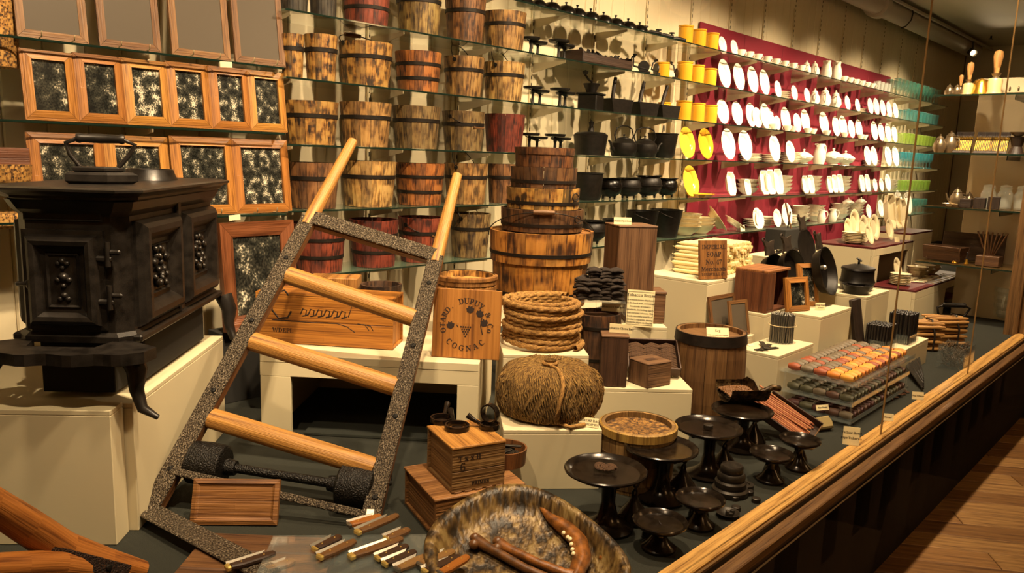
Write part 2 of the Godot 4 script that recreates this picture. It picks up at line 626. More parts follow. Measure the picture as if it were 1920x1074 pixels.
func room() -> void:
	var cream := mat("wall_cream", Color("#d9c9a6"), 0.7)
	var plaster := mat("ceiling_paint", Color("#c9bda4"), 0.8)
	# ceiling, side and front walls with thickness
	struct("ceiling", boxm(16.6, 0.12, 9.0, 0.0), plaster, Vector3(5.5, 3.54, 0.6))
	struct("wall_left", boxm(0.12, 3.6, 9.0, 0.0), cream, Vector3(-2.2, 1.74, 0.6))
	struct("wall_right", boxm(0.12, 3.6, 9.0, 0.0), cream, Vector3(13.6, 1.74, 0.6))
	struct("wall_front", boxm(16.6, 3.6, 0.12, 0.0), mat("wall_tan", Color("#6e5c3e"), 0.8), Vector3(5.5, 1.74, 4.7))
	# back wall of upright tongued boards, each with eased edges
	var wb := struct("wall_back", boxm(16.0, 3.6, 0.1, 0.0), mat("groove_dark", Color("#6d5f45"), 0.9), Vector3(5.5, 1.74, WALL - 0.075))
	var bm := boxm(0.1435, 3.5, 0.025, 0.006)
	for i in 108:
		part(wb, "board", bm, cream, Vector3(-7.8 + i * 0.1455, 0, 0.0625))
	# slotted shelf standards with their slots
	var stl := mat("standard_paint", Color("#cdbd98"), 0.5, 0.1)
	var slot := mat("slot_dark", Color("#2b241a"), 0.9)
	var sl := []
	for k in 62:
		sl.append([Vector3(0.005, 0.022, 0.003), Vector3(0, -1.15 + k * 0.045, 0.007)])
	var slm := boxes(sl, 0.0)
	for x: float in [1.84, 2.44, 3.05, 3.66, 4.27, 4.88, 5.49, 6.1, 6.71, 7.32, 7.93, 8.54, 9.15, 9.76, 10.4, 11.0, 0.7, 1.25]:
		var s := part(wb, "shelf_standard", boxm(0.022, 2.9, 0.012, 0.002), stl, Vector3(x - 5.5, -0.1, 0.081))
		part(s, "slots", slm, slot, Vector3(0, 0.15, 0.0))
	# deep red backing panels behind the china
	var red := mat("panel_red", Color("#7d1026"), 0.75)
	for i in 6:
		var w := 0.752
		var rp := part(wb, "red_panel", boxm(w - 0.006, 2.02, 0.012, 0.003), red, Vector3(5.60 + w * (i + 0.5) - 5.5, 1.74 - 1.74, 0.0935))
		rp.position.y = 1.72 - 1.74
	# aisle floor of wide boards laid on the skew
	var fl := struct("floor", boxm(16.6, 0.1, 9.0, 0.0), mat("floor_under", Color("#1c120a"), 0.9), Vector3(5.5, -0.08, 0.6))
	for i in 34:
		var o := (i - 12) * 0.142
		var dir := Vector3(0.545, 0, 0.838)
		var nrm := Vector3(0.838, 0, -0.545)
		for k in 2:
			var m := [wood("floor_a", "#8c6436"), wood("floor_b", "#7a5428"), wood("floor_c", "#967040")][(i * 5 + k * 2) % 3] as StandardMaterial3D
			var c := Vector3(3.2, 0.045 - 0.045, 0.2) + nrm * o + dir * (k * 2.1 - 1.4 + (i % 3) * 0.5)
			part(fl, "plank", boxm(0.139, 0.03, 2.096, 0.003), m, c - fl.position + Vector3(0, -0.015, 0), Vector3(0, rad_to_deg(atan2(0.545, 0.838)), 0))
	# round air duct along the top of the back wall, with collars
	var du := mat("duct_paint", Color("#c2b9a8"), 0.55)
	var t := thing("air_duct", "pale painted round air duct under the ceiling along the back wall", "duct", Vector3(0, 3.365, -3.12))
	part(t, "pipe", lathe([Vector2(0.0, 0.0), Vector2(0.1, 0.0), Vector2(0.1, 14.6), Vector2(0.0, 14.6)], 32), du, Vector3(-1.5, 0, 0), Vector3(0, 0, -90))
	for x: float in [2.5, 5.2, 8.9]:
		part(t, "collar", lathe([Vector2(0.1, 0.0), Vector2(0.135, 0.0), Vector2(0.135, 0.12), Vector2(0.1, 0.12)], 32), du, Vector3(x, 0, 0), Vector3(0, 0, -90))
	var tk := thing("light_track", "slim painted lighting track fixed under the ceiling above the duct lamps", "track", Vector3(5.0, 3.45, -1.35))
	part(tk, "rail", boxm(14.0, 0.05, 0.04, 0.004), du)
	var tk2 := thing("light_track", "slim painted lighting track fixed under the ceiling nearest the glass", "track", Vector3(3.0, 3.45, -1.0))
	part(tk2, "rail", boxm(8.0, 0.05, 0.04, 0.004), du)
	var tk3 := thing("light_track", "slim painted lighting track beside the ceiling duct holding one lit lamp", "track", Vector3(9.5, 3.43, -2.997))
	part(tk3, "rail", boxm(8.0, 0.03, 0.03, 0.004), du)
	var sp := thing("ceiling_hook", "small dark sprinkler hook on the pale ceiling", "hook", Vector3(12.484, 3.440, -2.802))
	part(sp, "stem", lathe([Vector2(0, 0), Vector2(0.012, 0), Vector2(0.012, 0.05), Vector2(0, 0.05)], 8), slot)
	part(sp, "bar", boxm(0.16, 0.012, 0.012), slot, Vector3.ZERO, Vector3(0, 30, 10))
	solo("cable_clip", "loop of dark cable clipped to the ceiling duct", "cable", tube([Vector3(0, 0.12, 0.02), Vector3(0.05, 0.1, 0.09), Vector3(0.02, 0.02, 0.13), Vector3(0.0, -0.06, 0.125), Vector3(0.05, -0.115, 0.06), Vector3(0.1, -0.12, 0.0)], 0.008, 6), slot, Vector3(9.7, 3.365, -3.12))

func case_front() -> void:
	# raised case floor with carpet
	struct("case_floor", boxm(14.8, 0.56, 2.3, 0.0), tmat("carpet", Color("#36372b"), "carpet", Vector3(9, 9, 9), 0.95, 0.0, true, 0.8), Vector3(5.5, 0.32, -2.1))
	# beaded kick panel below the window, each board with two beads
	var mar := tmat("panel_maroon", Color("#4a2a2c"), "wood", Vector3(3, 1.5, 1), 0.6, 0.0, false, 0.3)
	var pn := struct("wall_panel", boxm(15.0, 0.55, 0.04, 0.0), mat("panel_back", Color("#170c0c"), 0.9), Vector3(5.4, 0.275, -0.915))
	var prof := []
	var pw := 0.0985
	for k in 3:
		var x0 := -pw / 2 + k * pw / 3
		prof.append_array([Vector2(x0 + 0.0015, 0.006), Vector2(x0 + 0.004, 0.011), Vector2(x0 + pw / 3 - 0.004, 0.011), Vector2(x0 + pw / 3 - 0.0015, 0.006)])
	prof.append_array([Vector2(pw / 2, 0.0), Vector2(-pw / 2, 0.0)])
	var bead := ext(prof, 0.55)
	for i in 150:
		part(pn, "bead_board", bead, mar, Vector3(-7.45 + i * 0.1, 0, 0.02), Vector3(90, 0, 0), Vector3(1, 1, 1)).rotation_degrees = Vector3(-90, 180, 180)
	var sill := thing("window_sill", "brown wooden sill board below the display window", "sill", Vector3(5.4, 0.57, -0.8625))
	part(sill, "board", boxm(15.0, 0.03, 0.045, 0.003), wood("sill", "#6d4d2a"))
	part(sill, "moulding", boxm(15.0, 0.02, 0.03, 0.004), wood("sill_dark", "#35241a"), Vector3(0, -0.026, 0.0))
	part(sill, "bead_strip", boxm(15.0, 0.003, 0.004, 0.0), mat("strip_pale", Color("#b5a58c"), 0.5), Vector3(0, -0.0375, 0.019))
	var gap := thing("glazing_channel", "dark channel between sill and window rail", "channel", Vector3(5.4, 0.585, -0.886))
	part(gap, "channel", boxm(15.0, 0.03, 0.008, 0.0), mat("slot_dark", Color.WHITE), Vector3(0, 0.0, 0))
	var rail := thing("window_rail", "pale golden wooden rail carrying the display glass", "rail", Vector3(5.4, 0.605, -0.919))
	part(rail, "rail", boxm(15.0, 0.03, 0.062, 0.003), wood("rail", "#c79a55"))
	part(rail, "outer_bead", boxm(15.0, 0.012, 0.008, 0.002), wood("rail_dark", "#7a5a30"), Vector3(0, 0.0, 0.034))
	var post := struct("trim_1", boxm(0.14, 2.95, 0.14, 0.006), wood("post", "#7b5a34"), Vector3(5.95, 2.06, -0.955))
	part(post, "inner_bead", boxm(0.03, 2.95, 0.03, 0.004), wood("post", "#7b5a34"), Vector3(-0.095, 0, 0.0))
	struct("trim_2", boxm(15.0, 0.25, 0.2, 0.006), wood("post", "#7b5a34"), Vector3(5.4, 3.35, -0.9))
	# big panes butted edge to edge
	var gl := mat("pane_glass", Color(0.1, 0.12, 0.1, 0.03), 0.0)
	gl.transparency = BaseMaterial3D.TRANSPARENCY_ALPHA
	gl.metallic_specular = 0.06
	var edge := mat("pane_edge", Color("#8a6a40"), 0.3)
	var i2 := 0
	for e in [[-2.1, 3.138], [3.142, 4.457], [4.461, 5.86], [6.04, 9.4], [9.404, 12.8]]:
		i2 += 1
		var w: float = e[1] - e[0]
		var g := struct("window_%d" % i2, boxm(w, 2.6, 0.006, 0.0), gl, Vector3((e[0] + e[1]) / 2, 1.92, -0.905))
		part(g, "polished_edge", boxm(0.004, 2.6, 0.0062, 0.0), edge, Vector3(w / 2 - 0.002, 0, 0))

func glass_shelf(x0: float, x1: float, y: float, label: String, xs: Array, depth := 0.29) -> void:
	var w := x1 - x0
	var t := thing("glass_shelf", label, "shelf", Vector3((x0 + x1) / 2, y, -3.0 - depth / 2), 0.0, "glass wall shelves")
	var g := mat("shelf_glass", Color(0.55, 0.7, 0.6, 0.16), 0.02)
	g.transparency = BaseMaterial3D.TRANSPARENCY_ALPHA
	part(t, "pane", boxm(w, 0.008, depth - 0.004, 0.0), g, Vector3(0, -0.005, -0.002))
	var ed := mat("shelf_edge", Color("#16241c"), 0.08)
	part(t, "edge", boxm(w, 0.008, 0.004, 0.001), ed, Vector3(0, -0.005, depth / 2 - 0.002))
	var br := mat("bracket_paint", Color("#b9ab8b"), 0.4, 0.2)
	var bm := ext([Vector2(-depth / 2, 0), Vector2(depth / 2 - 0.03, 0), Vector2(depth / 2 - 0.03, -0.012), Vector2(-depth / 2, -0.06)], 0.004)
	for x: float in xs:
		if x > x0 - 0.01 and x < x1 + 0.01:
			part(t, "bracket", bm, br, Vector3(clampf(x, x0 + 0.01, x1 - 0.01) - (x0 + x1) / 2, -0.009, 0), Vector3(0, -90, 0))

func shelves() -> void:
	var xs := []
	for i in 17:
		xs.append(1.84 + i * 0.61)
	var lv := {"A": A, "B": B, "C": C, "D": D, "E": E, "F": F}
	var nm := {"A": "topmost", "B": "second highest", "C": "third highest", "D": "fourth highest", "E": "fifth highest", "F": "lowest"}
	for k: String in lv:
		glass_shelf(1.80, 3.36, lv[k], "%s glass shelf behind the wooden pails" % nm[k], xs)
		glass_shelf(3.37, 5.19, lv[k], "%s glass shelf behind the black ironware" % nm[k], xs)
		glass_shelf(5.2, 7.6, lv[k], "%s glass shelf of the china wall, half with the yellow jars" % nm[k], xs)
		glass_shelf(7.61, 10.0, lv[k], "%s glass shelf of the china wall, half beside the tinted glasses" % nm[k], xs)
		glass_shelf(10.01, 11.6, lv[k], "%s glass shelf under the tinted drinking glasses" % nm[k], xs)
	var k2 := 0
	for y: float in [1.98, 1.71, 1.37]:
		glass_shelf(0.68, 1.79, y, "glass shelf carrying %s" % ["school slates", "six small framed mirrors", "four larger framed mirrors"][k2], [0.7, 1.25, 1.79])
		k2 += 1
	for y: float in [1.88, 1.60, 1.31]:
		glass_shelf(-0.2, 0.66, y, "glass shelf left of the mirrors at %s" % {1.88: "slate height", 1.60: "the height of the upper mirrors", 1.31: "the height of the lower mirrors"}[y], [0.0, 0.6])

func rail_mesh(l: float, bar: float, d_out: float, d_in: float) -> ArrayMesh:
	var key := "r%.4f,%.4f,%.4f,%.4f" % [l, bar, d_out, d_in]
	if meshes.has(key):
		return meshes[key]
	var st := SurfaceTool.new()
	st.begin(Mesh.PRIMITIVE_TRIANGLES)
	var g := 0.0006
	var ob := [Vector3(-l / 2 + g, 0, 0), Vector3(l / 2 - g, 0, 0)]
	var of := [Vector3(-l / 2 + g, 0, d_out), Vector3(l / 2 - g, 0, d_out)]
	var ib := [Vector3(-l / 2 + bar + g, bar, 0), Vector3(l / 2 - bar - g, bar, 0)]
	var inf := [Vector3(-l / 2 + bar + g, bar, d_in), Vector3(l / 2 - bar - g, bar, d_in)]
	fq(st, [of[0], of[1], inf[1], inf[0]], Vector3(0, 0, 1), 0)
	fq(st, [ob[0], ob[1], of[1], of[0]], Vector3(0, -1, 0), 0)
	fq(st, [ib[0], ib[1], inf[1], inf[0]], Vector3(0, 1, 0), 0)
	fq(st, [ob[0], ob[1], ib[1], ib[0]], Vector3(0, 0, -1), 0)
	fq(st, [ob[0], of[0], inf[0], ib[0]], Vector3(-1, 1, 0), 1)
	fq(st, [ob[1], of[1], inf[1], ib[1]], Vector3(1, 1, 0), 1)
	var m := finish(st)
	meshes[key] = m
	return m

func framed(called: String, label: String, cat: String, at: Vector3, yaw: float, lean: float, w: float, h: float, bar: float, fm: Material, pane: Material, pane_name: String, group := "", d_out := 0.012, d_in := 0.02) -> Node3D:
	var t := thing(called, label, cat, at, yaw, group)
	t.rotation_degrees.x = -lean
	t.rotation_order = EULER_ORDER_YXZ
	part(t, "frame_rail", rail_mesh(w, bar, d_out, d_in), fm, Vector3(0, 0, 0))
	part(t, "frame_rail", rail_mesh(w, bar, d_out, d_in), fm, Vector3(0, h, 0), Vector3(0, 0, 180))
	part(t, "frame_rail", rail_mesh(h, bar, d_out, d_in), fm, Vector3(w / 2, h / 2, 0), Vector3(0, 0, 90))
	part(t, "frame_rail", rail_mesh(h, bar, d_out, d_in), fm, Vector3(-w / 2, h / 2, 0), Vector3(0, 0, -90))
	part(t, pane_name, boxm(w - bar * 1.9, h - bar * 1.9, 0.004, 0.0), pane, Vector3(0, h / 2, minf(d_in, d_out) * 0.55))
	return t

func mirror_mat(v: int, sx := 1.0) -> StandardMaterial3D:
	var key := "mirror%d_%.2f" % [v, sx]
	if mats.has(key):
		return mats[key]
	var m := mat(key, Color.WHITE, 0.22, 1.0)
	m.albedo_texture = tx["fox%d" % v]
	m.metallic_texture = tx["foxm%d" % v]
	m.uv1_scale = Vector3(5.0 * sx, 4.0 * sx, 1)
	m.uv1_offset = Vector3(v * 0.31, v * 0.17, 0)
	return m

func clip_stand(at: Vector3, label: String) -> void:
	var m := mat("clear_clip", Color("#c9b48a"), 0.2)
	solo("display_clip", label, "clip", tube([Vector3(0, 0.0, -0.02), Vector3(0, 0.004, 0.03), Vector3(0, 0.022, 0.034)], 0.0022, 6), m, at, Vector3.ZERO, "small clear display clips")

func left_frames() -> void:
	var sw := [wood("slate_frame", "#8a6238"), wood("slate_frame2", "#7a5430")]
	var slate := mat("slate", Color("#4f4436"), 0.7)
	var i := 0
	for e in [[0.931, 0.224, 0.400], [1.185, 0.221, 0.400], [1.452, 0.239, 0.400], [1.702, 0.229, 0.400]]:
		framed("school_slate", "wood-framed school slate standing on the glass shelf above the small mirrors", "slate", Vector3(e[0], 1.981, -3.04), 0.0, 7.0, e[1] - 0.004, e[2], 0.026, sw[i % 2], slate, "slate", "school slates in a row", 0.011, 0.011)
		for s: float in [-0.2, 0.25]:
			clip_stand(Vector3(e[0] + e[1] * s, 1.9835, -3.035), "small clear clip holding a school slate on its shelf")
		i += 1
	var fm := [tmat("frame_a", Color("#b47a38"), "wood", Vector3(3, 1.5, 1), 0.4), tmat("frame_b", Color("#a66c30"), "wood", Vector3(4, 1.2, 1), 0.4), tmat("frame_c", Color("#bd863e"), "wood", Vector3(3.5, 1.7, 1), 0.4)]
	var lb := ["darkest silvering", "pale flakes along its top edge", "bright milky glass", "cloudy grey glass", "pale glass darkening at its foot", "dark glass with torn pale patches"]
	var fx := [0, 0, 3, 2, 2, 1]
	i = 0
	for e in [[0.913, 0.174, 0.237], [1.077, 0.173, 0.242], [1.239, 0.174, 0.242], [1.401, 0.175, 0.248], [1.570, 0.178, 0.249], [1.732, 0.179, 0.250]]:
		framed("framed_mirror", "small honey-framed mirror with %s, on the shelf below the slates" % lb[i], "mirror", Vector3(e[0], 1.711, -3.04), 0.0, 7.0, e[1] - 0.006, e[2], 0.033, fm[i % 3], mirror_mat(fx[i], 1.0 + i * 0.11), "glass", "small framed mirrors")
		i += 1
	var lb2 := ["behind the flatiron handle", "behind the stove pipe collar", "with round pale spots across dark glass", "with a black stain and peeling corners"]
	i = 0
	for e in [[0.959, 0.258, 0.302], [1.199, 0.243, 0.302], [1.453, 0.266, 0.311], [1.706, 0.268, 0.310]]:
		framed("framed_mirror", "larger honey-framed foxed mirror %s" % lb2[i], "mirror", Vector3(e[0], 1.371, -3.04), 0.0, 7.0, e[1] - 0.008, e[2], 0.038, fm[(i + 1) % 3], mirror_mat([1, 2, 1, 2][i], 1.3 + i * 0.07), "glass", "larger framed mirrors")
		i += 1
	for x in [1.497, 1.654, 1.745]:
		clip_stand(Vector3(x, 1.3735, -3.03), "small clear clip holding a larger mirror on its shelf")
	# price tags hooked under the shelf edges
	var card := mat("card_white", Color("#d8cba8"), 0.7)
	for e in [Vector3(1.530, 1.963, -2.995), Vector3(1.550, 1.359, -2.995)]:
		solo("shelf_tag", "small white tag hanging under a glass shelf by the mirrors", "tag", boxm(0.05, 0.022, 0.002, 0.0), card, e, Vector3(0, 0, 4), "small shelf tags")
	# pressed paper boxes and a basket at the far left
	var wk := tmat("wicker", Color("#b98d4c"), "mottle", Vector3(14, 14, 14), 0.8, 0.0, true)
	solo("wicker_box", "round-patterned wicker box topped by a small brown box at the left edge", "box", lathe([Vector2(0, 0), Vector2(0.08, 0), Vector2(0.085, 0.01), Vector2(0.085, 0.06), Vector2(0, 0.06)], 20), wk, Vector3(0.777, 1.501, -3.100), Vector3.ZERO)
	solo("brown_box", "small plain brown box standing on a wicker box at the left edge", "box", boxm(0.13, 0.085, 0.1), wood("smallbox", "#6a3f28"), Vector3(0.775, 1.574, -3.100))
	solo("wicker_tray", "speckled wicker tray on the shelf behind the stove's left corner", "tray", boxes([[Vector3(0.24, 0.05, 0.16), Vector3.ZERO]], 0.01), wk, Vector3(0.749, 1.371, -3.100))
	solo("tall_wicker_basket", "tall speckled wicker basket at the upper left edge beside the slates", "basket", lathe([Vector2(0, 0), Vector2(0.07, 0), Vector2(0.08, 0.14), Vector2(0.075, 0.28), Vector2(0, 0.28)], 20), wk, Vector3(0.771, 1.882, -3.12))
	# framed looking glass leaning low behind the hand truck
	var dm := wood("walnut", "#7d4a2c", 0.4)
	framed("leaning_mirror", "walnut-framed looking glass with peeled silvering leaning below the mirror shelf", "mirror", Vector3(1.62, 0.905, -2.93), 3.0, 5.0, 0.34, 0.44, 0.06, dm, mirror_mat(1, 0.7), "glass", "", 0.034, 0.02)
	solo("mirror_rest", "low dark block under the leaning looking glass", "block", boxm(0.36, 0.30, 0.1), mat("block_black", Color("#1d1a16"), 0.8), Vector3(1.62, 0.75, -2.98))

func stave_mesh(rb: float, rt: float, h: float, ang: float, th: float, bulge := 0.0) -> ArrayMesh:
	var key := "s%.4f,%.4f,%.4f,%.4f,%.4f,%.4f" % [rb, rt, h, ang, th, bulge]
	if meshes.has(key):
		return meshes[key]
	var st := SurfaceTool.new()
	st.begin(Mesh.PRIMITIVE_TRIANGLES)
	var na := 2
	var nv := 4 if bulge > 0.0 else 1
	var gap := 0.0007 / rb
	var P := func(j: int, k: int, inner: bool) -> Vector3:
		var t := float(k) / nv
		var r := lerpf(rb, rt, t) + bulge * 4.0 * t * (1.0 - t) - (th if inner else 0.0)
		if not inner and (j == 0 or j == na):
			r -= 0.0008
		var a := -ang / 2 + gap + (ang - 2 * gap) * j / na
		return Vector3(r * sin(a), h * t, r * cos(a))
	for k in nv:
		for j in na:
			fq(st, [P.call(j, k, false), P.call(j + 1, k, false), P.call(j + 1, k + 1, false), P.call(j, k + 1, false)], Vector3(0, 0, 1), 1)
			fq(st, [P.call(j, k, true), P.call(j + 1, k, true), P.call(j + 1, k + 1, true), P.call(j, k + 1, true)], Vector3(0, 0, -1), 1)
		fq(st, [P.call(0, k, false), P.call(0, k, true), P.call(0, k + 1, true), P.call(0, k + 1, false)], Vector3(-1, 0, 0), 1)
		fq(st, [P.call(na, k, false), P.call(na, k, true), P.call(na, k + 1, true), P.call(na, k + 1, false)], Vector3(1, 0, 0), 1)
	for j in na:
		fq(st, [P.call(j, nv, false), P.call(j + 1, nv, false), P.call(j + 1, nv, true), P.call(j, nv, true)], Vector3(0, 1, 0), 0)
		fq(st, [P.call(j, 0, false), P.call(j + 1, 0, false), P.call(j + 1, 0, true), P.call(j, 0, true)], Vector3(0, -1, 0), 0)
	var m := finish(st)
	meshes[key] = m
	return m

func staved(t: Node3D, rb: float, rt: float, h: float, n: int, cols: Array, hoop_m: Material, hoops: Array, th := 0.011, lid := 0.02, bulge := 0.0, spin := 0.0) -> void:
	# cols: materials picked in turn; hoops: [height share, width]
	var sm := stave_mesh(rb, rt, h, TAU / n, th, bulge)
	for i in n:
		part(t, "stave", sm, cols[(i * 7 + i / 3) % cols.size()], Vector3.ZERO, Vector3(0, spin + 360.0 * i / n, 0))
	var yl := lid
	var tl := yl / h
	var rl := lerpf(rb, rt, tl) + bulge * 4.0 * tl * (1.0 - tl) - th * 0.6
	part(t, "bottom" if lid < h * 0.5 else "head", lathe([Vector2(0, -0.008), Vector2(rl, -0.008), Vector2(rl, 0.0), Vector2(0, 0.0)], 28), cols[0], Vector3(0, yl, 0))
	for hp in hoops:
		var t0: float = hp[0] - hp[1] / h / 2
		var t1: float = hp[0] + hp[1] / h / 2
		var e := 0.0025
		var r0 := lerpf(rb, rt, t0) + bulge * 4.0 * t0 * (1.0 - t0)
		var r1 := lerpf(rb, rt, t1) + bulge * 4.0 * t1 * (1.0 - t1)
		var hm: Material = hp[2] if hp.size() > 2 else hoop_m
		part(t, "hoop", lathe([Vector2(r0 - 0.001, t0 * h), Vector2(r0 + e, t0 * h), Vector2(r1 + e, t1 * h), Vector2(r1 - 0.001, t1 * h)], 36), hm)

func bail(t: Node3D, r: float, y: float, tilt: float, grip := true, yaw := 0.0) -> void:
	var wire := mat("wire_iron", Color("#2a2622"), 0.4, 0.7)
	var p := []
	for i in 19:
		var a := PI * i / 18.0
		p.append(Vector3(cos(a) * (r + 0.004), sin(a) * r * 0.95, 0))
	var hd := part(t, "bail_handle", tube(p, 0.0025, 6), wire, Vector3(0, y, 0), Vector3(tilt, yaw, 0))
	if grip:
		part(hd, "grip", lathe([Vector2(0, -0.045), Vector2(0.009, -0.045), Vector2(0.012, 0), Vector2(0.009, 0.045), Vector2(0, 0.045)], 12), wood("grip", "#7a5632"), Vector3(0, r * 0.95, 0), Vector3(0, 0, 90))
	for s: float in [-1.0, 1.0]:
		part(t, "bail_ear", lathe([Vector2(0, 0), Vector2(0.011, 0), Vector2(0.011, 0.004), Vector2(0, 0.004)], 10), wire, Vector3(s * (r + 0.001), y, 0).rotated(Vector3.UP, deg_to_rad(yaw)), Vector3(0, yaw, -90.0 * s))

func paint(key: String, hex: String, t := "worn", sc := 3.0) -> Array:
	# two close tones of one worn finish for neighbouring staves
	var c := Color(hex)
	return [tmat("pt_%s_a" % key, c, t, Vector3(sc, sc, sc), 0.62, 0.0, true), tmat("pt_%s_b" % key, c * Color(0.86, 0.84, 0.82), t, Vector3(sc * 1.07, sc * 1.07, sc * 1.07), 0.66, 0.0, true), tmat("pt_%s_c" % key, c * Color(1.06, 1.04, 1.0), t, Vector3(sc * 0.94, sc * 0.94, sc * 0.94), 0.6, 0.0, true)]

func pails() -> void:
	var fin := [
		paint("ochre", "#a57f45", "mottle", 3.2), paint("tan", "#9f7c4b"), paint("brown", "#7b5635"), paint("orange", "#98602f"),
		paint("grey", "#7d6844"), paint("red", "#7a3723"), paint("dark", "#3b352c"), paint("olive", "#8e7848"), paint("light", "#b4935c"), paint("russet", "#6e2c1c")]
	var fname := ["ochre paint mottled black", "honey tan paint", "walnut brown paint", "burnt orange paint", "greyed bare wood", "brick red paint", "blackened paint", "streaked olive paint", "pale scrubbed wood", "dull russet paint"]
	var hoop := tmat("hoop_iron", Color("#2c241c"), "iron", Vector3(4, 4, 4), 0.6, 0.5, true)
	# [X, Z, diameter, height, finish, hoops, bail]
	var rows := {
		"B": [
		[1.880, -3.066, 0.132, 0.235, 6, 1, 0],
		[2.025, -3.065, 0.131, 0.235, 6, 1, 0],
		[2.292, -3.112, 0.232, 0.235, 5, 2, 0],
		[2.609, -3.111, 0.231, 0.235, 7, 1, 0],
		[2.920, -3.106, 0.219, 0.235, 2, 1, 0],
		[3.232, -3.117, 0.243, 0.201, 1, 1, 0]],
		"C": [
		[1.860, -3.051, 0.101, 0.178, 0, 1, 0],
		[2.017, -3.073, 0.147, 0.196, 0, 1, 0],
		[2.298, -3.123, 0.256, 0.199, 0, 1, 2],
		[2.612, -3.114, 0.236, 0.193, 3, 2, 0],
		[2.919, -3.105, 0.218, 0.203, 1, 1, 1],
		[3.236, -3.114, 0.237, 0.208, 8, 1, 1]],
		"D": [
		[1.991, -3.119, 0.249, 0.189, 0, 1, 0],
		[2.294, -3.119, 0.249, 0.205, 1, 1, 0],
		[2.609, -3.119, 0.248, 0.209, 4, 1, 0],
		[2.931, -3.112, 0.233, 0.204, 4, 1, 3],
		[3.252, -3.113, 0.234, 0.209, 9, 0, 0]],
		"E": [
		[1.998, -3.115, 0.240, 0.205, 2, 1, 0],
		[2.321, -3.129, 0.269, 0.217, 8, 1, 0],
		[2.643, -3.124, 0.258, 0.212, 3, 2, 0],
		[2.965, -3.117, 0.243, 0.217, 1, 1, 1],
		[3.219, -3.085, 0.173, 0.218, 2, 1, 0]],
		"F": [
		[2.028, -3.123, 0.257, 0.222, 5, 2, 0],
		[2.345, -3.117, 0.244, 0.229, 9, 2, 0],
		[2.653, -3.119, 0.247, 0.229, 5, 1, 3],
		[3.001, -3.112, 0.232, 0.239, 4, 1, 1]]}
	var lv := {"B": B, "C": C, "D": D, "E": E, "F": F}
	var nm := {"B": "second highest", "C": "third highest", "D": "fourth highest", "E": "fifth highest", "F": "lowest"}
	for k: String in rows:
		var seen := {}
		for e in rows[k]:
			var fi: int = e[4]
			var extra := ""
			if seen.has(fi):
				extra = ["", " farther along", " again", " last"][mini(seen[fi], 3)]
			seen[fi] = seen.get(fi, 0) + 1
			var hn := ["no hoop", "one hoop", "two hoops"][e[5]] as String
			var t := thing("wooden_pail", "wooden pail in %s with %s, %s pail shelf%s" % [fname[fi], hn, nm[k], extra], "pail", Vector3(e[0], lv[k] + 0.001, e[1]), rf(0, 25), "wooden pails on the glass shelves")
			var r: float = e[2] / 2
			var h: float = e[3]
			var hp := []
			if e[5] == 1:
				hp = [[0.66, 0.018]]
			elif e[5] == 2:
				hp = [[0.32, 0.016], [0.68, 0.016]]
			staved(t, r * 0.84, r, h, 15, fin[fi], hoop, hp, 0.011, 0.02, 0.0, rf(0, 20))
			if e[6] == 1:
				bail(t, r, h * 0.9, -30.0, true, 20.0 - t.rotation_degrees.y)
			elif e[6] == 2:
				bail(t, r, h * 0.95, -62.0, true, 0.0 - t.rotation_degrees.y)
			elif e[6] == 3:
				bail(t, r, h * 0.85, 118.0, true, 10.0 - t.rotation_degrees.y)

func black(key := "black_iron", hex := "#26211d", rough := 0.45) -> StandardMaterial3D:
	return tmat(key, Color(hex), "iron", Vector3(5, 5, 5), rough, 0.45, true, 0.12)

func tea_scale(label: String, at: Vector3, w: float, yaw: float, group: String) -> Node3D:
	# counter balance: cast base, two pillars, beam and two round plates of different height
	var bk := black()
	var t := thing("counter_scale", label, "scale", at, yaw, group)
	var r := w * 0.36
	part(t, "base", boxes([[Vector3(w * 0.62, w * 0.05, w * 0.26), Vector3(0, w * 0.025, 0)], [Vector3(w * 0.5, w * 0.03, w * 0.18), Vector3(0, w * 0.065, 0)]], 0.004), bk)
	for s: float in [-1.0, 1.0]:
		part(t, "pillar", lathe([Vector2(0, 0), Vector2(w * 0.075, 0), Vector2(w * 0.055, w * 0.08), Vector2(w * 0.045, w * 0.3), Vector2(w * 0.07, w * 0.42), Vector2(0, w * 0.42)], 12), bk, Vector3(s * w * 0.24, w * 0.06, 0))
		part(t, "spider", tube([Vector3(-r * 0.6, 0.0, 0), Vector3(0, -w * 0.06, 0), Vector3(r * 0.6, 0, 0)], w * 0.016, 6), bk, Vector3(s * w * 0.26, w * (0.56 if s < 0 else 0.46), 0))
		part(t, "plate", lathe([Vector2(0, 0), Vector2(r * 0.9, 0.0), Vector2(r, w * 0.05), Vector2(r, w * 0.085), Vector2(r * 0.94, w * 0.085), Vector2(r * 0.86, w * 0.06), Vector2(0, w * 0.05)], 28), bk, Vector3(s * w * 0.26, w * (0.58 if s < 0 else 0.48), 0))
	part(t, "beam", boxm(w * 0.6, w * 0.09, w * 0.08, 0.003), bk, Vector3(0, w * 0.49, 0), Vector3(0, 0, -10))
	return t

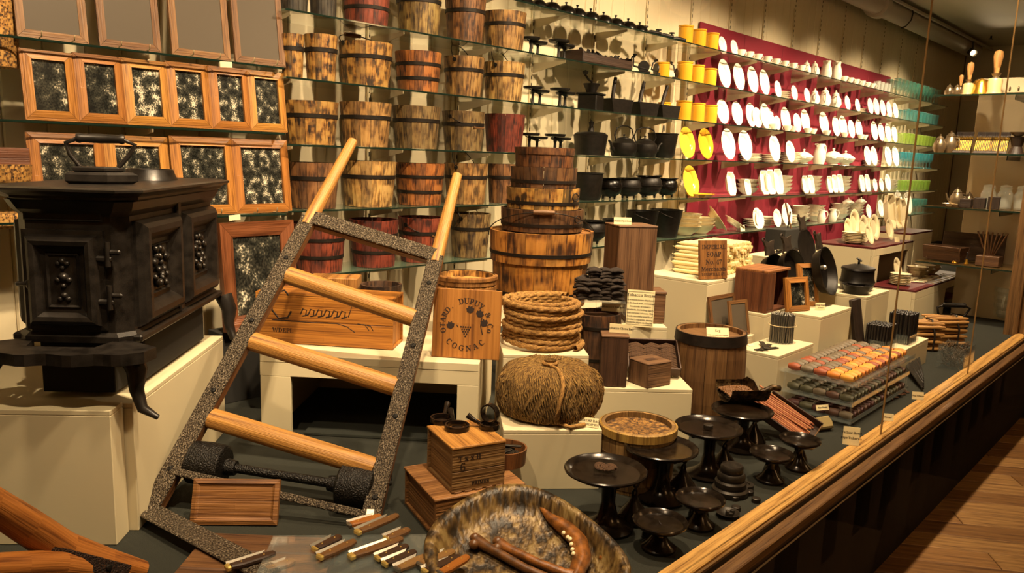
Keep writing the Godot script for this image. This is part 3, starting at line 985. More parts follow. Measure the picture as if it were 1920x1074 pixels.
func kettle_parts(t: Node3D, r: float, m: Material, bail_up := true) -> void:
	part(t, "body", lathe([Vector2(0, 0), Vector2(r * 0.78, 0), Vector2(r * 0.86, r * 0.06), Vector2(r, r * 0.55), Vector2(r * 0.93, r * 0.95), Vector2(r * 0.62, r * 1.22), Vector2(r * 0.5, r * 1.25), Vector2(0, r * 1.25)], 28), m)
	var lid := part(t, "lid", lathe([Vector2(0, 0), Vector2(r * 0.54, 0), Vector2(r * 0.5, r * 0.06), Vector2(r * 0.15, r * 0.16), Vector2(0, r * 0.17)], 24), m, Vector3(0, r * 1.25, 0))
	part(lid, "knob", lathe([Vector2(0, 0), Vector2(r * 0.07, 0), Vector2(r * 0.05, r * 0.08), Vector2(r * 0.11, r * 0.16), Vector2(0, r * 0.22)], 12), m, Vector3(0, r * 0.15, 0))
	part(t, "spout", tube([Vector3(r * 0.8, r * 0.35, 0), Vector3(r * 1.15, r * 0.6, 0), Vector3(r * 1.3, r * 0.95, 0), Vector3(r * 1.5, r * 1.1, 0)], [r * 0.17, r * 0.13, r * 0.1, r * 0.08], 10), m)
	if bail_up:
		part(t, "handle", tube([Vector3(-r * 0.75, r * 1.05, 0), Vector3(-r * 0.95, r * 1.5, 0), Vector3(-r * 0.75, r * 2.0, 0), Vector3(-r * 0.3, r * 2.18, 0), Vector3(r * 0.3, r * 2.18, 0), Vector3(r * 0.75, r * 2.0, 0), Vector3(r * 0.95, r * 1.5, 0), Vector3(r * 0.75, r * 1.05, 0)], r * 0.05, 7), m)

func cauldron_parts(t: Node3D, r: float, m: Material) -> void:
	part(t, "bowl", lathe([Vector2(0, r * 0.14), Vector2(r * 0.5, r * 0.2), Vector2(r * 0.86, r * 0.48), Vector2(r, r * 0.9), Vector2(r * 0.9, r * 1.3), Vector2(r * 0.78, r * 1.45), Vector2(r * 0.95, r * 1.58), Vector2(r * 0.9, r * 1.58), Vector2(r * 0.72, r * 1.45), Vector2(r * 0.8, r * 0.9), Vector2(0, r * 0.3)], 28), m)
	part(t, "waist_band", lathe([Vector2(r * 0.98, r * 0.86), Vector2(r * 1.03, r * 0.88), Vector2(r * 1.03, r * 0.93), Vector2(r * 0.98, r * 0.95)], 28), m)
	for k in 3:
		part(t, "foot", lathe([Vector2(0, 0), Vector2(r * 0.07, 0), Vector2(r * 0.11, r * 0.3), Vector2(0, r * 0.32)], 8), m, Vector3(r * 0.5 * sin(k * 2.1), 0, r * 0.5 * cos(k * 2.1)))
	part(t, "handle", tube([Vector3(-r * 0.95, r * 1.5, 0), Vector3(-r * 0.6, r * 1.62, r * 0.7), Vector3(0, r * 1.6, r * 0.95), Vector3(r * 0.6, r * 1.62, r * 0.7), Vector3(r * 0.95, r * 1.5, 0)], r * 0.035, 6), m)

func ironware_shelves() -> void:
	var bk := black()
	var gl := black("black_gloss", "#1c1815", 0.25)
	# A: domed lids and pots, top shelf
	var i := 0
	for e in [[3.373, 0.060], [3.487, 0.079], [3.605, 0.087], [3.738, 0.095], [3.845, 0.110], [3.978, 0.112], [4.111, 0.101], [4.243, 0.124], [4.380, 0.098], [4.516, 0.086]]:
		var r: float = clampf(e[1] * 0.7, 0.052, 0.064)
		var t := thing("domed_pot_lid", "glossy black domed pot lid on the topmost ironware shelf", "lid", Vector3(e[0], A + 0.001, -3.1), i * 40.0, "domed lids on the topmost ironware shelf")
		part(t, "dome", lathe([Vector2(0, 0), Vector2(r, 0), Vector2(r, r * 0.12), Vector2(r * 0.9, r * 0.5), Vector2(r * 0.55, r * 0.86), Vector2(0, r * 0.98)], 26), gl)
		part(t, "knob", lathe([Vector2(0, 0), Vector2(r * 0.1, 0), Vector2(r * 0.08, r * 0.14), Vector2(r * 0.17, r * 0.24), Vector2(0, r * 0.32)], 12), gl, Vector3(0, r * 0.96, 0))
		i += 1
	for e in [[4.597, 0.036], [4.756, 0.044], [4.923, 0.038]]:
		var t2 := thing("cork_puller", "small black iron clamp gadget at the end of the topmost ironware shelf", "gadget", Vector3(e[0], A + 0.001, -3.06), 30.0 * e[0], "clamp gadgets on the topmost shelf")
		part(t2, "arm", tube([Vector3(-0.07, 0.012, 0), Vector3(0, 0.02, 0), Vector3(0.05, 0.014, 0.01)], [0.01, 0.014, 0.009], 8), bk)
		part(t2, "thumb_screw", lathe([Vector2(0, 0), Vector2(0.006, 0), Vector2(0.006, 0.035), Vector2(0.02, 0.038), Vector2(0.02, 0.046), Vector2(0, 0.046)], 12), bk, Vector3(0.04, 0.01, 0))
	solo("card_box", "small pale card box behind the clamp gadgets on the topmost shelf", "box", boxm(0.06, 0.05, 0.05), mat("card_white", Color.WHITE), Vector3(4.850, A + 0.026, -3.18))
	# B, C, D: counter balances
	var lv := {"B": B, "C": C, "D": D}
	var nm := {"B": "second highest", "C": "third highest", "D": "fourth highest"}
	var sc := {"B": [[3.499, 0.124], [3.748, 0.142]], "C": [[3.534, 0.126], [3.777, 0.138]], "D": [[3.522, 0.140], [3.751, 0.145]]}
	for k: String in sc:
		for j in 2:
			var e = sc[k][j]
			tea_scale("black iron counter scale with two round plates, %s ironware shelf, %s" % [nm[k], ["by the pails", "second from the pails"][j]], Vector3(e[0], lv[k] + 0.001, -3.13), e[1] * 1.25, 8.0 + j * 9, "counter scales on the wall shelves")
	# B: tray of iron bits, then peelers
	var t3 := thing("parts_tray", "long dark wooden tray heaped with small iron parts", "tray", Vector3(4.082, B + 0.001, -3.12), 0.0)
	var wd := wood("traydark", "#3a2619")
	part(t3, "base", boxm(0.52, 0.008, 0.2), wd, Vector3(0, 0.004, 0))
	for s: float in [-1.0, 1.0]:
		part(t3, "side", boxm(0.52, 0.05, 0.008), wd, Vector3(0, 0.03, s * 0.1))
		part(t3, "end", boxm(0.008, 0.07, 0.2), wd, Vector3(s * 0.258, 0.04, 0))
	var bits := []
	for k in 130:
		bits.append([Vector3(rf(0.015, 0.04), rf(0.008, 0.018), rf(0.01, 0.025)), Vector3(rf(-0.24, 0.24), 0.02 + rf(0.0, 0.06), rf(-0.085, 0.085)), Vector3(rf(-60, 60), rf(0, 180), rf(-60, 60))])
	var hp := part(t3, "iron_bits", boxes(bits, 0.002), bk)
	hp.set_meta("kind", "stuff")
	i = 0
	for e in [[4.407, 0.085], [4.558, 0.101], [4.729, 0.126], [5.008, 0.131]]:
		var t4 := thing("apple_peeler", "black iron clamp-on peeler with crank, second highest ironware shelf", "peeler", Vector3(e[0], B + 0.001, -3.1), [20.0, 130.0, 60.0, 200.0][i], "cranked peelers on the second highest shelf")
		part(t4, "bed", boxm(0.13, 0.018, 0.03, 0.005), bk, Vector3(0, 0.012, 0))
		part(t4, "gear", lathe([Vector2(0, -0.004), Vector2(0.04, -0.004), Vector2(0.04, 0.004), Vector2(0, 0.004)], 20), bk, Vector3(-0.02, 0.05, 0), Vector3(90, 0, 0))
		part(t4, "shaft", tube([Vector3(-0.05, 0.03, 0), Vector3(0.05, 0.055, 0)], 0.006, 8), bk)
		part(t4, "crank", tube([Vector3(0.05, 0.055, 0), Vector3(0.05, 0.1, 0.01), Vector3(0.05, 0.11, 0.03)], 0.005, 7), bk)
		part(t4, "crank_knob", lathe([Vector2(0, 0), Vector2(0.012, 0.002), Vector2(0.016, 0.012), Vector2(0, 0.02)], 12), bk, Vector3(0.05, 0.11, 0.03))
		i += 1
	# C: coffee mill and three bread pans with upright masher handles
	var t5 := thing("coffee_mill", "black iron coffee mill with bent crank on the third highest shelf", "coffee mill", Vector3(4.062, C + 0.001, -3.13), 15.0)
	part(t5, "drawer_box", boxm(0.13, 0.1, 0.13, 0.006), bk, Vector3(0, 0.05, 0))
	part(t5, "top_plate", boxm(0.15, 0.012, 0.15, 0.004), bk, Vector3(0, 0.106, 0))
	part(t5, "hopper", lathe([Vector2(0.03, 0), Vector2(0.04, 0.03), Vector2(0.055, 0.06), Vector2(0.05, 0.062), Vector2(0.03, 0.03), Vector2(0, 0.02)], 20), bk, Vector3(0, 0.11, 0))
	part(t5, "crank", tube([Vector3(0, 0.14, 0), Vector3(0, 0.185, 0), Vector3(-0.05, 0.19, 0), Vector3(-0.11, 0.215, 0)], 0.007, 8), bk)
	part(t5, "crank_knob", lathe([Vector2(0, 0), Vector2(0.014, 0.004), Vector2(0.02, 0.02), Vector2(0, 0.03)], 12), bk, Vector3(-0.11, 0.215, 0))
	i = 0
	for e in [[4.306, 0.177], [4.620, 0.185], [4.899, 0.184]]:
		var t6 := thing("bread_pan", "black square iron pan with an upright wooden handle %s" % ["next to the coffee mill", "in the middle of three", "beside the yellow jars"][i], "pan", Vector3(e[0], C + 0.001, -3.13), -6.0, "square pans on the third highest shelf")
		part(t6, "tub", ext([Vector2(-0.085, 0), Vector2(0.085, 0), Vector2(0.105, 0.085), Vector2(0.112, 0.09), Vector2(-0.112, 0.09), Vector2(-0.105, 0.085)], 0.17, 0.004), bk)
		part(t6, "handle", tube([Vector3(-0.01, 0.08, 0), Vector3(0.0 + i * 0.012, 0.17, 0), Vector3(0.01 + i * 0.02, 0.235, 0)], [0.012, 0.014, 0.011], 8), wood("hdark", "#2a1b12"))
		i += 1
	# D: lidded boiler, two kettles, hanging pot
	var t7 := thing("lidded_boiler", "black iron boiler with tall knobbed lid on the fourth highest shelf", "pot", Vector3(4.080, D + 0.001, -3.13))
	part(t7, "body", lathe([Vector2(0, 0), Vector2(0.095, 0), Vector2(0.108, 0.1), Vector2(0.112, 0.13), Vector2(0.105, 0.132), Vector2(0, 0.132)], 28), bk)
	var l7 := part(t7, "lid", lathe([Vector2(0, 0), Vector2(0.11, 0), Vector2(0.09, 0.014), Vector2(0, 0.022)], 24), bk, Vector3(0, 0.132, 0))
	part(l7, "finial", lathe([Vector2(0, 0), Vector2(0.022, 0), Vector2(0.013, 0.04), Vector2(0.017, 0.06), Vector2(0, 0.075)], 12), bk, Vector3(0, 0.018, 0))
	i = 0
	for e in [[4.438, 0.218], [4.691, 0.226]]:
		var t8 := thing("iron_kettle", ["black iron kettle with bail beside the lidded boiler", "black iron kettle with long spout beside the flared iron pot"][i], "kettle", Vector3(e[0], D + 0.001, -3.12), [170.0, -25.0][i], "iron kettles on the wall shelf")
		kettle_parts(t8, 0.094, bk)
		i += 1
	var t9 := thing("flared_pot", "black flared iron pot with raised wire bail next to the yellow bowls", "pot", Vector3(4.940, D + 0.001, -3.13))
	part(t9, "bowl", lathe([Vector2(0, 0), Vector2(0.075, 0), Vector2(0.09, 0.02), Vector2(0.108, 0.17), Vector2(0.113, 0.172), Vector2(0.113, 0.178), Vector2(0.103, 0.178), Vector2(0.084, 0.03), Vector2(0, 0.02)], 28), bk)
	part(t9, "handle", tube(arc(0, 0.165, 0.112, 20, 160, 14, 0.0, 0.07), 0.003, 6), bk, Vector3.ZERO, Vector3(0, 35, 0))
	# E: stew pots and cauldrons
	var t10 := thing("stew_pot", "tall plain black stew pot beside the row of cauldrons", "pot", Vector3(4.059, E + 0.001, -3.13))
	part(t10, "body", lathe([Vector2(0, 0), Vector2(0.09, 0), Vector2(0.1, 0.02), Vector2(0.106, 0.165), Vector2(0.113, 0.17), Vector2(0.105, 0.175), Vector2(0.094, 0.02), Vector2(0, 0.012)], 28), bk)
	i = 0
	for e in [[4.305, 0.144], [4.524, 0.148], [4.770, 0.153], [5.011, 0.150]]:
		var t11 := thing("cauldron", ["squat glossy three-footed cauldron beside the stew pot", "three-footed cauldron with drooping bail, second of the row", "broad matte three-footed cauldron, third of the row", "glossy three-footed cauldron next to the yellow plates"][i], "cauldron", Vector3(e[0], E + 0.001, -3.12), 10.0 * i, "cauldrons on the fifth shelf")
		cauldron_parts(t11, [0.088, 0.09, 0.1, 0.088][i], gl if i % 3 == 0 else bk)
		i += 1
	# F: bean pots and dark pails
	i = 0
	for e in [[4.129, 0.142], [4.388, 0.147]]:
		var t12 := thing("bean_pot", ["round black bean pot behind the stacked tubs", "round black bean pot behind the tall brown box"][i], "pot", Vector3(e[0], F + 0.001, -3.12), 0.0, "bean pots on the lowest shelf")
		cauldron_parts(t12, 0.098, bk)
		i += 1
	i = 0
	for e in [[4.714, 0.192], [5.041, 0.208]]:
		var t13 := thing("iron_pail", ["black sheet-iron pail with drooping bail beside the bean pots", "black sheet-iron pail with drooping bail beside the stacked yellow bowls"][i], "pail", Vector3(e[0], F + 0.001, -3.12), 0.0, "black iron pails")
		part(t13, "body", lathe([Vector2(0, 0), Vector2(0.085, 0), Vector2(0.12, 0.2), Vector2(0.124, 0.204), Vector2(0.117, 0.204), Vector2(0.082, 0.012), Vector2(0, 0.012)], 28), bk)
		bail(t13, 0.12, 0.19, 115.0, false, 8.0)
		i += 1

func plate_m(r: float, deep := 0.12) -> ArrayMesh:
	return lathe([Vector2(0, 0), Vector2(r * 0.55, 0), Vector2(r * 0.6, r * 0.02), Vector2(r * 0.72, r * deep), Vector2(r * 0.98, r * (deep + 0.08)), Vector2(r, r * (deep + 0.1)), Vector2(r * 0.97, r * (deep + 0.11)), Vector2(r * 0.7, r * (deep + 0.04)), Vector2(r * 0.6, r * 0.06), Vector2(0, r * 0.045)], 32)

func bowl_m(r: float, h: float) -> ArrayMesh:
	return lathe([Vector2(0, 0), Vector2(r * 0.42, 0), Vector2(r * 0.44, h * 0.08), Vector2(r * 0.75, h * 0.45), Vector2(r * 0.96, h * 0.92), Vector2(r, h), Vector2(r * 0.94, h), Vector2(r * 0.7, h * 0.5), Vector2(r * 0.36, h * 0.14), Vector2(0, h * 0.12)], 28)

func octo_m(r: float, ratio: float) -> ArrayMesh:
	var p := []
	for q in [[-1, -0.6], [-0.6, -1], [0.6, -1], [1, -0.6], [1, 0.6], [0.6, 1], [-0.6, 1], [-1, 0.6]]:
		p.append(Vector2(q[0] * r * ratio, q[1] * r))
	var key := "o%.4f,%.4f" % [r, ratio]
	if meshes.has(key):
		return meshes[key]
	var st := SurfaceTool.new()
	st.begin(Mesh.PRIMITIVE_TRIANGLES)
	# shallow tray: rim ring, slanting wall, flat well, and its back
	for i in 8:
		var a: Vector2 = p[i]
		var b: Vector2 = p[(i + 1) % 8]
		var lv := [[1.0, 0.3], [0.92, 0.3], [0.7, 0.04], [0.0, 0.04]]
		for k in 3:
			var s0: float = lv[k][0]
			var s1: float = lv[k + 1][0]
			var y0: float = lv[k][1] * r
			var y1: float = lv[k + 1][1] * r
			fq(st, [Vector3(a.x * s0, y0, a.y * s0), Vector3(b.x * s0, y0, b.y * s0), Vector3(b.x * s1, y1, b.y * s1), Vector3(a.x * s1, y1, a.y * s1)], Vector3(0, 1, 0), 0)
		fq(st, [Vector3(a.x, r * 0.28, a.y), Vector3(b.x, r * 0.28, b.y), Vector3(b.x * 0.68, 0, b.y * 0.68), Vector3(a.x * 0.68, 0, a.y * 0.68)], Vector3(a.x + b.x, -0.3, a.y + b.y), 0)
		fq(st, [Vector3(a.x, r * 0.28, a.y), Vector3(b.x, r * 0.28, b.y), Vector3(b.x, r * 0.3, b.y), Vector3(a.x, r * 0.3, a.y)], Vector3(a.x + b.x, 0, a.y + b.y), 0)
		fq(st, [Vector3.ZERO, Vector3(b.x * 0.68, 0, b.y * 0.68), Vector3(a.x * 0.68, 0, a.y * 0.68)], Vector3(0, -1, 0), 0)
	var m := finish(st)
	meshes[key] = m
	return m

func stand_plate(called: String, label: String, cat: String, x: float, y: float, z: float, h: float, wr: float, m: Material, group: String, lean := 14.0, kind := 0) -> void:
	# a plate on edge: its rim rests on the shelf, its back leans to the wall
	var r := h / 2
	var mesh := plate_m(r) if kind != 2 else octo_m(r, wr)
	var o := solo(called, label, cat, mesh, m, Vector3(x, y + r * cos(deg_to_rad(lean)) + 0.004, z - r * sin(deg_to_rad(lean))), Vector3(90.0 - lean, 0, 0), group)
	if kind != 2:
		o.scale = Vector3(wr, 1, 1)

func stack(called: String, label: String, cat: String, mesh: Mesh, m: Material, at: Vector3, n: int, dy: float, group: String) -> void:
	for i in n:
		solo(called, label, cat, mesh, m, at + Vector3(0, i * dy, 0), Vector3(0, i * 37, 0), group)

func cup(at: Vector3, r: float, m: Material, label: String, yaw: float, with_saucer := true, group := "cups") -> void:
	var t := thing("tea_cup", label, "cup", at + Vector3(0, r * 0.25 if with_saucer else 0.0, 0), yaw, group)
	part(t, "bowl", lathe([Vector2(0, 0), Vector2(r * 0.5, 0), Vector2(r * 0.55, r * 0.1), Vector2(r * 0.85, r * 0.7), Vector2(r, r * 1.35), Vector2(r * 0.94, r * 1.35), Vector2(r * 0.78, r * 0.7), Vector2(0, r * 0.15)], 20), m)
	part(t, "handle", tube(arc(r * 0.92, r * 0.75, r * 0.38, -80, 80, 8), r * 0.08, 6), m)
	if with_saucer:
		solo("saucer", label.replace("cup", "saucer").replace("on a saucer", "under a cup"), "saucer", plate_m(r * 1.55, 0.1), m, at, Vector3.ZERO, group + " saucers")

func pitcher(at: Vector3, h: float, m: Material, label: String, yaw: float, group := "") -> void:
	var t := thing("pitcher", label, "pitcher", at, yaw, group)
	part(t, "body", lathe([Vector2(0, 0), Vector2(h * 0.24, 0), Vector2(h * 0.26, h * 0.04), Vector2(h * 0.32, h * 0.3), Vector2(h * 0.27, h * 0.62), Vector2(h * 0.2, h * 0.82), Vector2(h * 0.23, h), Vector2(h * 0.2, h), Vector2(h * 0.17, h * 0.82), Vector2(0, h * 0.6)], 24), m)
	part(t, "spout", lathe([Vector2(h * 0.02, 0), Vector2(h * 0.09, h * 0.16), Vector2(h * 0.07, h * 0.16), Vector2(0, 0.0)], 12), m, Vector3(h * 0.2, h * 0.83, 0), Vector3(0, 0, -22))
	part(t, "handle", tube([Vector3(-h * 0.19, h * 0.88, 0), Vector3(-h * 0.36, h * 0.92, 0), Vector3(-h * 0.44, h * 0.7, 0), Vector3(-h * 0.38, h * 0.42, 0), Vector3(-h * 0.28, h * 0.32, 0)], h * 0.035, 8), m)

func tureen(at: Vector3, w: float, m: Material, label: String, yaw: float, group := "") -> void:
	var r := w / 2
	var t := thing("tureen", label, "tureen", at, yaw, group)
	part(t, "bowl", lathe([Vector2(0, 0), Vector2(r * 0.5, 0), Vector2(r * 0.42, r * 0.14), Vector2(r * 0.8, r * 0.35), Vector2(r, r * 0.7), Vector2(r * 1.02, r * 0.74), Vector2(r * 0.9, r * 0.74), Vector2(0, r * 0.4)], 28), m)
	var l := part(t, "lid", lathe([Vector2(0, 0), Vector2(r * 0.98, 0), Vector2(r * 0.9, r * 0.12), Vector2(r * 0.45, r * 0.42), Vector2(r * 0.15, r * 0.52), Vector2(0, r * 0.54)], 28), m, Vector3(0, r * 0.74, 0))
	part(l, "knob", lathe([Vector2(0, 0), Vector2(r * 0.08, 0), Vector2(r * 0.06, r * 0.1), Vector2(r * 0.15, r * 0.2), Vector2(0, r * 0.3)], 12), m, Vector3(0, r * 0.52, 0))
	for s: float in [-1.0, 1.0]:
		part(t, "handle", tube([Vector3(s * r * 0.95, r * 0.66, -r * 0.18), Vector3(s * r * 1.2, r * 0.6, -r * 0.12), Vector3(s * r * 1.2, r * 0.6, r * 0.12), Vector3(s * r * 0.95, r * 0.66, r * 0.18)], r * 0.06, 7), m)

func teapot(at: Vector3, h: float, m: Material, label: String, yaw: float, group := "") -> void:
	var t := thing("teapot", label, "teapot", at, yaw, group)
	part(t, "body", lathe([Vector2(0, 0), Vector2(h * 0.22, 0), Vector2(h * 0.34, h * 0.25), Vector2(h * 0.3, h * 0.5), Vector2(h * 0.18, h * 0.7), Vector2(h * 0.2, h * 0.74), Vector2(0, h * 0.74)], 24), m)
	var l := part(t, "lid", lathe([Vector2(0, 0), Vector2(h * 0.2, 0), Vector2(h * 0.1, h * 0.12), Vector2(0, h * 0.14)], 20), m, Vector3(0, h * 0.74, 0))
	part(l, "knob", lathe([Vector2(0, 0), Vector2(h * 0.04, 0), Vector2(h * 0.05, h * 0.08), Vector2(0, h * 0.12)], 10), m, Vector3(0, h * 0.13, 0))
	part(t, "spout", tube([Vector3(h * 0.28, h * 0.25, 0), Vector3(h * 0.42, h * 0.4, 0), Vector3(h * 0.5, h * 0.66, 0)], [h * 0.07, h * 0.05, h * 0.035], 8), m)
	part(t, "handle", tube([Vector3(-h * 0.2, h * 0.66, 0), Vector3(-h * 0.42, h * 0.62, 0), Vector3(-h * 0.46, h * 0.4, 0), Vector3(-h * 0.3, h * 0.2, 0)], h * 0.03, 7), m)

func china_shelves() -> void:
	var wh := mat("ironstone", Color("#efe6d2"), 0.18)
	var cr := mat("creamware", Color("#e3d3ab"), 0.2)
	var ye := mat("yellowware", Color("#d99f2b"), 0.16)
	var yp := mat("yellow_bowl", Color("#e2b63c"), 0.16)
	var lv := {"A": A, "B": B, "C": C, "D": D, "E": E, "F": F}
	var nm := {"A": "topmost", "B": "second highest", "C": "third highest", "D": "fourth highest", "E": "fifth highest", "F": "lowest"}
	# yellow canisters
	var yj := {"A": [[5.104, 0.132], [5.293, 0.131], [5.483, 0.130]], "B": [[4.928, 0.115], [5.124, 0.141], [5.299, 0.136], [5.490, 0.131]], "C": [[4.977, 0.108], [5.146, 0.142], [5.346, 0.138], [5.540, 0.137]]}
	for k: String in yj:
		var j := 0
		for e in yj[k]:
			var h: float = clampf(e[1], 0.12, 0.17)
			var r := h * 0.4
			solo("yellow_canister", "glazed yellow stoneware canister on the %s china shelf" % nm[k], "canister", lathe([Vector2(0, 0), Vector2(r * 0.96, 0), Vector2(r, h * 0.04), Vector2(r, h * 0.86), Vector2(r * 0.92, h * 0.9), Vector2(r * 1.05, h * 0.94), Vector2(r * 1.05, h), Vector2(r * 0.9, h), Vector2(r * 0.86, h * 0.1), Vector2(0, h * 0.08)], 28), ye, Vector3(e[0], lv[k] + 0.001, -3.1 - (0.06 if j == 0 and k != "A" else 0.0)), Vector3.ZERO, "yellow canisters, %s shelf" % nm[k])
			j += 1
	# plates and platters on edge: [X, height, width share, kind]
	var pl := {
		"A": [[5.658, 0.129, 0.95, 0], [5.848, 0.127, 0.95, 0]],
		"B": [[5.725, 0.228, 0.85, 0], [5.965, 0.221, 0.85, 0], [6.209, 0.223, 0.85, 0], [6.426, 0.219, 0.85, 0], [6.696, 0.150, 0.9, 0], [7.041, 0.141, 0.95, 0], [7.325, 0.140, 0.95, 0], [8.346, 0.149, 1, 0], [8.634, 0.141, 1, 0], [9.020, 0.176, 1, 0], [9.206, 0.190, 1, 0], [9.416, 0.187, 1, 0], [9.633, 0.185, 1, 0], [9.858, 0.188, 1, 0]],
		"C": [[5.744, 0.196, 1, 0], [5.985, 0.197, 0.95, 0], [6.230, 0.202, 0.9, 0], [6.348, 0.173, 1, 0], [6.500, 0.218, 0.9, 0], [6.743, 0.128, 1, 0], [6.908, 0.213, 0.95, 0], [7.161, 0.174, 1, 0], [7.341, 0.222, 0.9, 0], [7.788, 0.227, 1, 0], [8.104, 0.201, 1, 0], [8.291, 0.221, 1, 0], [8.530, 0.192, 1, 0], [8.747, 0.207, 1, 0], [9.226, 0.215, 1, 0], [9.454, 0.207, 1, 0], [9.690, 0.211, 1, 0], [9.917, 0.203, 1, 0]],
		"D": [[5.745, 0.249, 0.9, 0], [6.033, 0.248, 0.95, 0], [6.586, 0.235, 0.9, 0], [6.912, 0.195, 1, 0], [8.896, 0.211, 1, 0], [9.094, 0.214, 1, 0], [9.565, 0.235, 1, 0], [9.824, 0.240, 1, 0]],
		"E": [[5.835, 0.192, 0.72, 2], [6.130, 0.135, 0.8, 2], [6.435, 0.210, 0.78, 2], [6.558, 0.217, 0.78, 2], [6.707, 0.230, 0.75, 2], [7.301, 0.168, 0.8, 2], [7.436, 0.175, 0.8, 2], [7.905, 0.167, 0.8, 2], [8.029, 0.180, 0.8, 2], [8.170, 0.188, 0.8, 2], [8.803, 0.181, 0.8, 2], [8.965, 0.189, 0.8, 2], [9.233, 0.145, 1, 0], [9.443, 0.148, 1, 0], [9.659, 0.201, 1, 0]],
		"F": [[6.368, 0.187, 0.9, 0], [6.418, 0.169, 0.9, 0], [6.766, 0.165, 1, 0], [6.966, 0.218, 1, 0], [9.121, 0.157, 1, 0], [9.520, 0.199, 1, 0], [9.832, 0.268, 1, 0], [10.140, 0.301, 1, 0], [10.506, 0.296, 1, 0]]}
	for k: String in pl:
		for e in pl[k]:
			var big: bool = e[2] < 0.93 and e[3] == 0
			var nmx := "oval platter" if big else ("eight-sided dish" if e[3] == 2 else "round plate")
			stand_plate("platter" if big else ("dish" if e[3] == 2 else "plate"), "white ironstone %s standing on edge, %s china shelf" % [nmx, nm[k]], "plate", e[0], lv[k], -3.03 if k in ["D", "E", "F"] else -3.1, e[1], e[2], wh, "white %ss on edge, %s shelf" % [nmx, nm[k]], 13.0, e[3])
	# yellow plates and bowls
	var i := 0
	for e in [[5.199, 0.233], [5.475, 0.237]]:
		stand_plate("yellow_bowl", ["shallow yellow bowl on edge beside the flared iron pot", "deep golden yellow bowl on edge beside the white plates"][i], "bowl", e[0], D, -3.08, e[1], 0.95, yp if i == 0 else ye, "yellow bowls on edge", 12.0)
		i += 1
	i = 0
	for e in [[5.253, 0.236], [5.419, 0.208], [5.567, 0.152]]:
		stand_plate("yellow_plate", ["large yellow plate on edge beside the last cauldron", "yellow plate leaning behind the large yellow plate", "cream plate leaning behind the yellow plates"][i], "plate", e[0], E, -3.06 - 0.07 * i, e[1], 0.9, [yp, yp, wh][i], "plates on edge by the cauldrons", 12.0 + 5 * i)
		i += 1
	solo("yellow_dish", "shallow brown-yellow baking dish lying below the yellow plates", "dish", octo_m(0.09, 1.3), ye, Vector3(5.386, E + 0.001, -3.05))
	stack("yellow_mixing_bowl", "pale yellow mixing bowl in the stack beside the black iron pail", "bowl", bowl_m(0.125, 0.07), cr, Vector3(5.340, F + 0.001, -3.13), 4, 0.032, "nested yellow bowls, taller stack")
	stack("yellow_mixing_bowl", "pale yellow mixing bowl in the lower stack beside the big tilted dish", "bowl", bowl_m(0.11, 0.07), cr, Vector3(5.569, F + 0.001, -3.12), 3, 0.03, "nested yellow bowls, lower stack")
	solo("tilted_dish", "large cream oval dish tilted on its rim, lowest china shelf", "dish", plate_m(0.15, 0.25), cr, Vector3(5.747, F + 0.085, -3.12), Vector3(46, 0, -28), "", Vector3(1.15, 1, 0.8))
	solo("tilted_dish", "small white dish tilted beside the large cream oval dish", "dish", plate_m(0.1, 0.25), wh, Vector3(6.055, F + 0.05, -3.1), Vector3(24, 0, -22))
	# stacks lying flat
	var sk := [
		["B", 6.994, 0.075, 5, "plate"], ["B", 8.964, 0.07, 4, "plate"], ["B", 7.309, 0.06, 2, "plate"],
		["D", 6.463, 0.12, 4, "plate"], ["D", 6.876, 0.12, 4, "plate"], ["D", 7.291, 0.115, 6, "plate"], ["D", 9.495, 0.11, 4, "plate"],
		["E", 6.455, 0.11, 3, "bowl"], ["E", 7.151, 0.14, 4, "bowl"], ["E", 7.851, 0.14, 4, "bowl"], ["E", 8.655, 0.14, 4, "bowl"], ["E", 9.480, 0.13, 3, "bowl"], ["E", 10.229, 0.13, 3, "bowl"],
		["F", 6.634, 0.11, 4, "plate"], ["F", 6.838, 0.115, 5, "plate"], ["F", 7.334, 0.12, 5, "plate"], ["F", 7.621, 0.14, 4, "bowl"], ["F", 8.005, 0.13, 4, "bowl"], ["F", 8.675, 0.15, 4, "bowl"], ["F", 9.141, 0.15, 4, "bowl"]]
	i = 0
	for e in sk:
		var bw: bool = e[4] == "bowl"
		var where: String = ["third", "second", "next", "last", "first"][i % 5]
		stack("stacked_" + e[4], "white ironstone %s lying in a flat stack, %s china shelf" % [e[4], nm[e[0]]], e[4], bowl_m(minf(e[2], 0.098), 0.06) if bw else plate_m(minf(e[2], 0.098), 0.1), wh, Vector3(e[1], lv[e[0]] + 0.001, -3.19), e[3], 0.036 if bw else 0.017, "stacked %ss, %s shelf" % [e[4], nm[e[0]]])
		i += 1
	# cups in a row on the topmost shelf
	for e in [[5.930, 0.004], [6.069, 0.004], [6.222, 0.004], [6.400, 0.004], [6.565, 0.005], [6.736, 0.005], [6.913, 0.005], [7.097, 0.005]]:
		cup(Vector3(e[0], A + 0.001, -3.08), 0.038, wh, "white handled cup on a saucer, topmost china shelf row", -30.0, true, "cups along the topmost shelf")
	for e in [[8.067, 0.005], [8.226, 0.005], [8.389, 0.005], [8.558, 0.006], [8.716, 0.006], [8.862, 0.006]]:
		cup(Vector3(e[0], A + 0.001, -3.06), 0.042, wh, "white cup without saucer, topmost china shelf past the pitchers", -60.0, false, "loose cups past the pitchers")
	for e in [[8.428, 0.006], [8.595, 0.006]]:
		cup(Vector3(e[0], A + 0.001, -3.16), 0.042, wh, "white cup standing behind the loose cups, topmost china shelf", -60.0, true, "cups behind the loose cups")
	i = 0
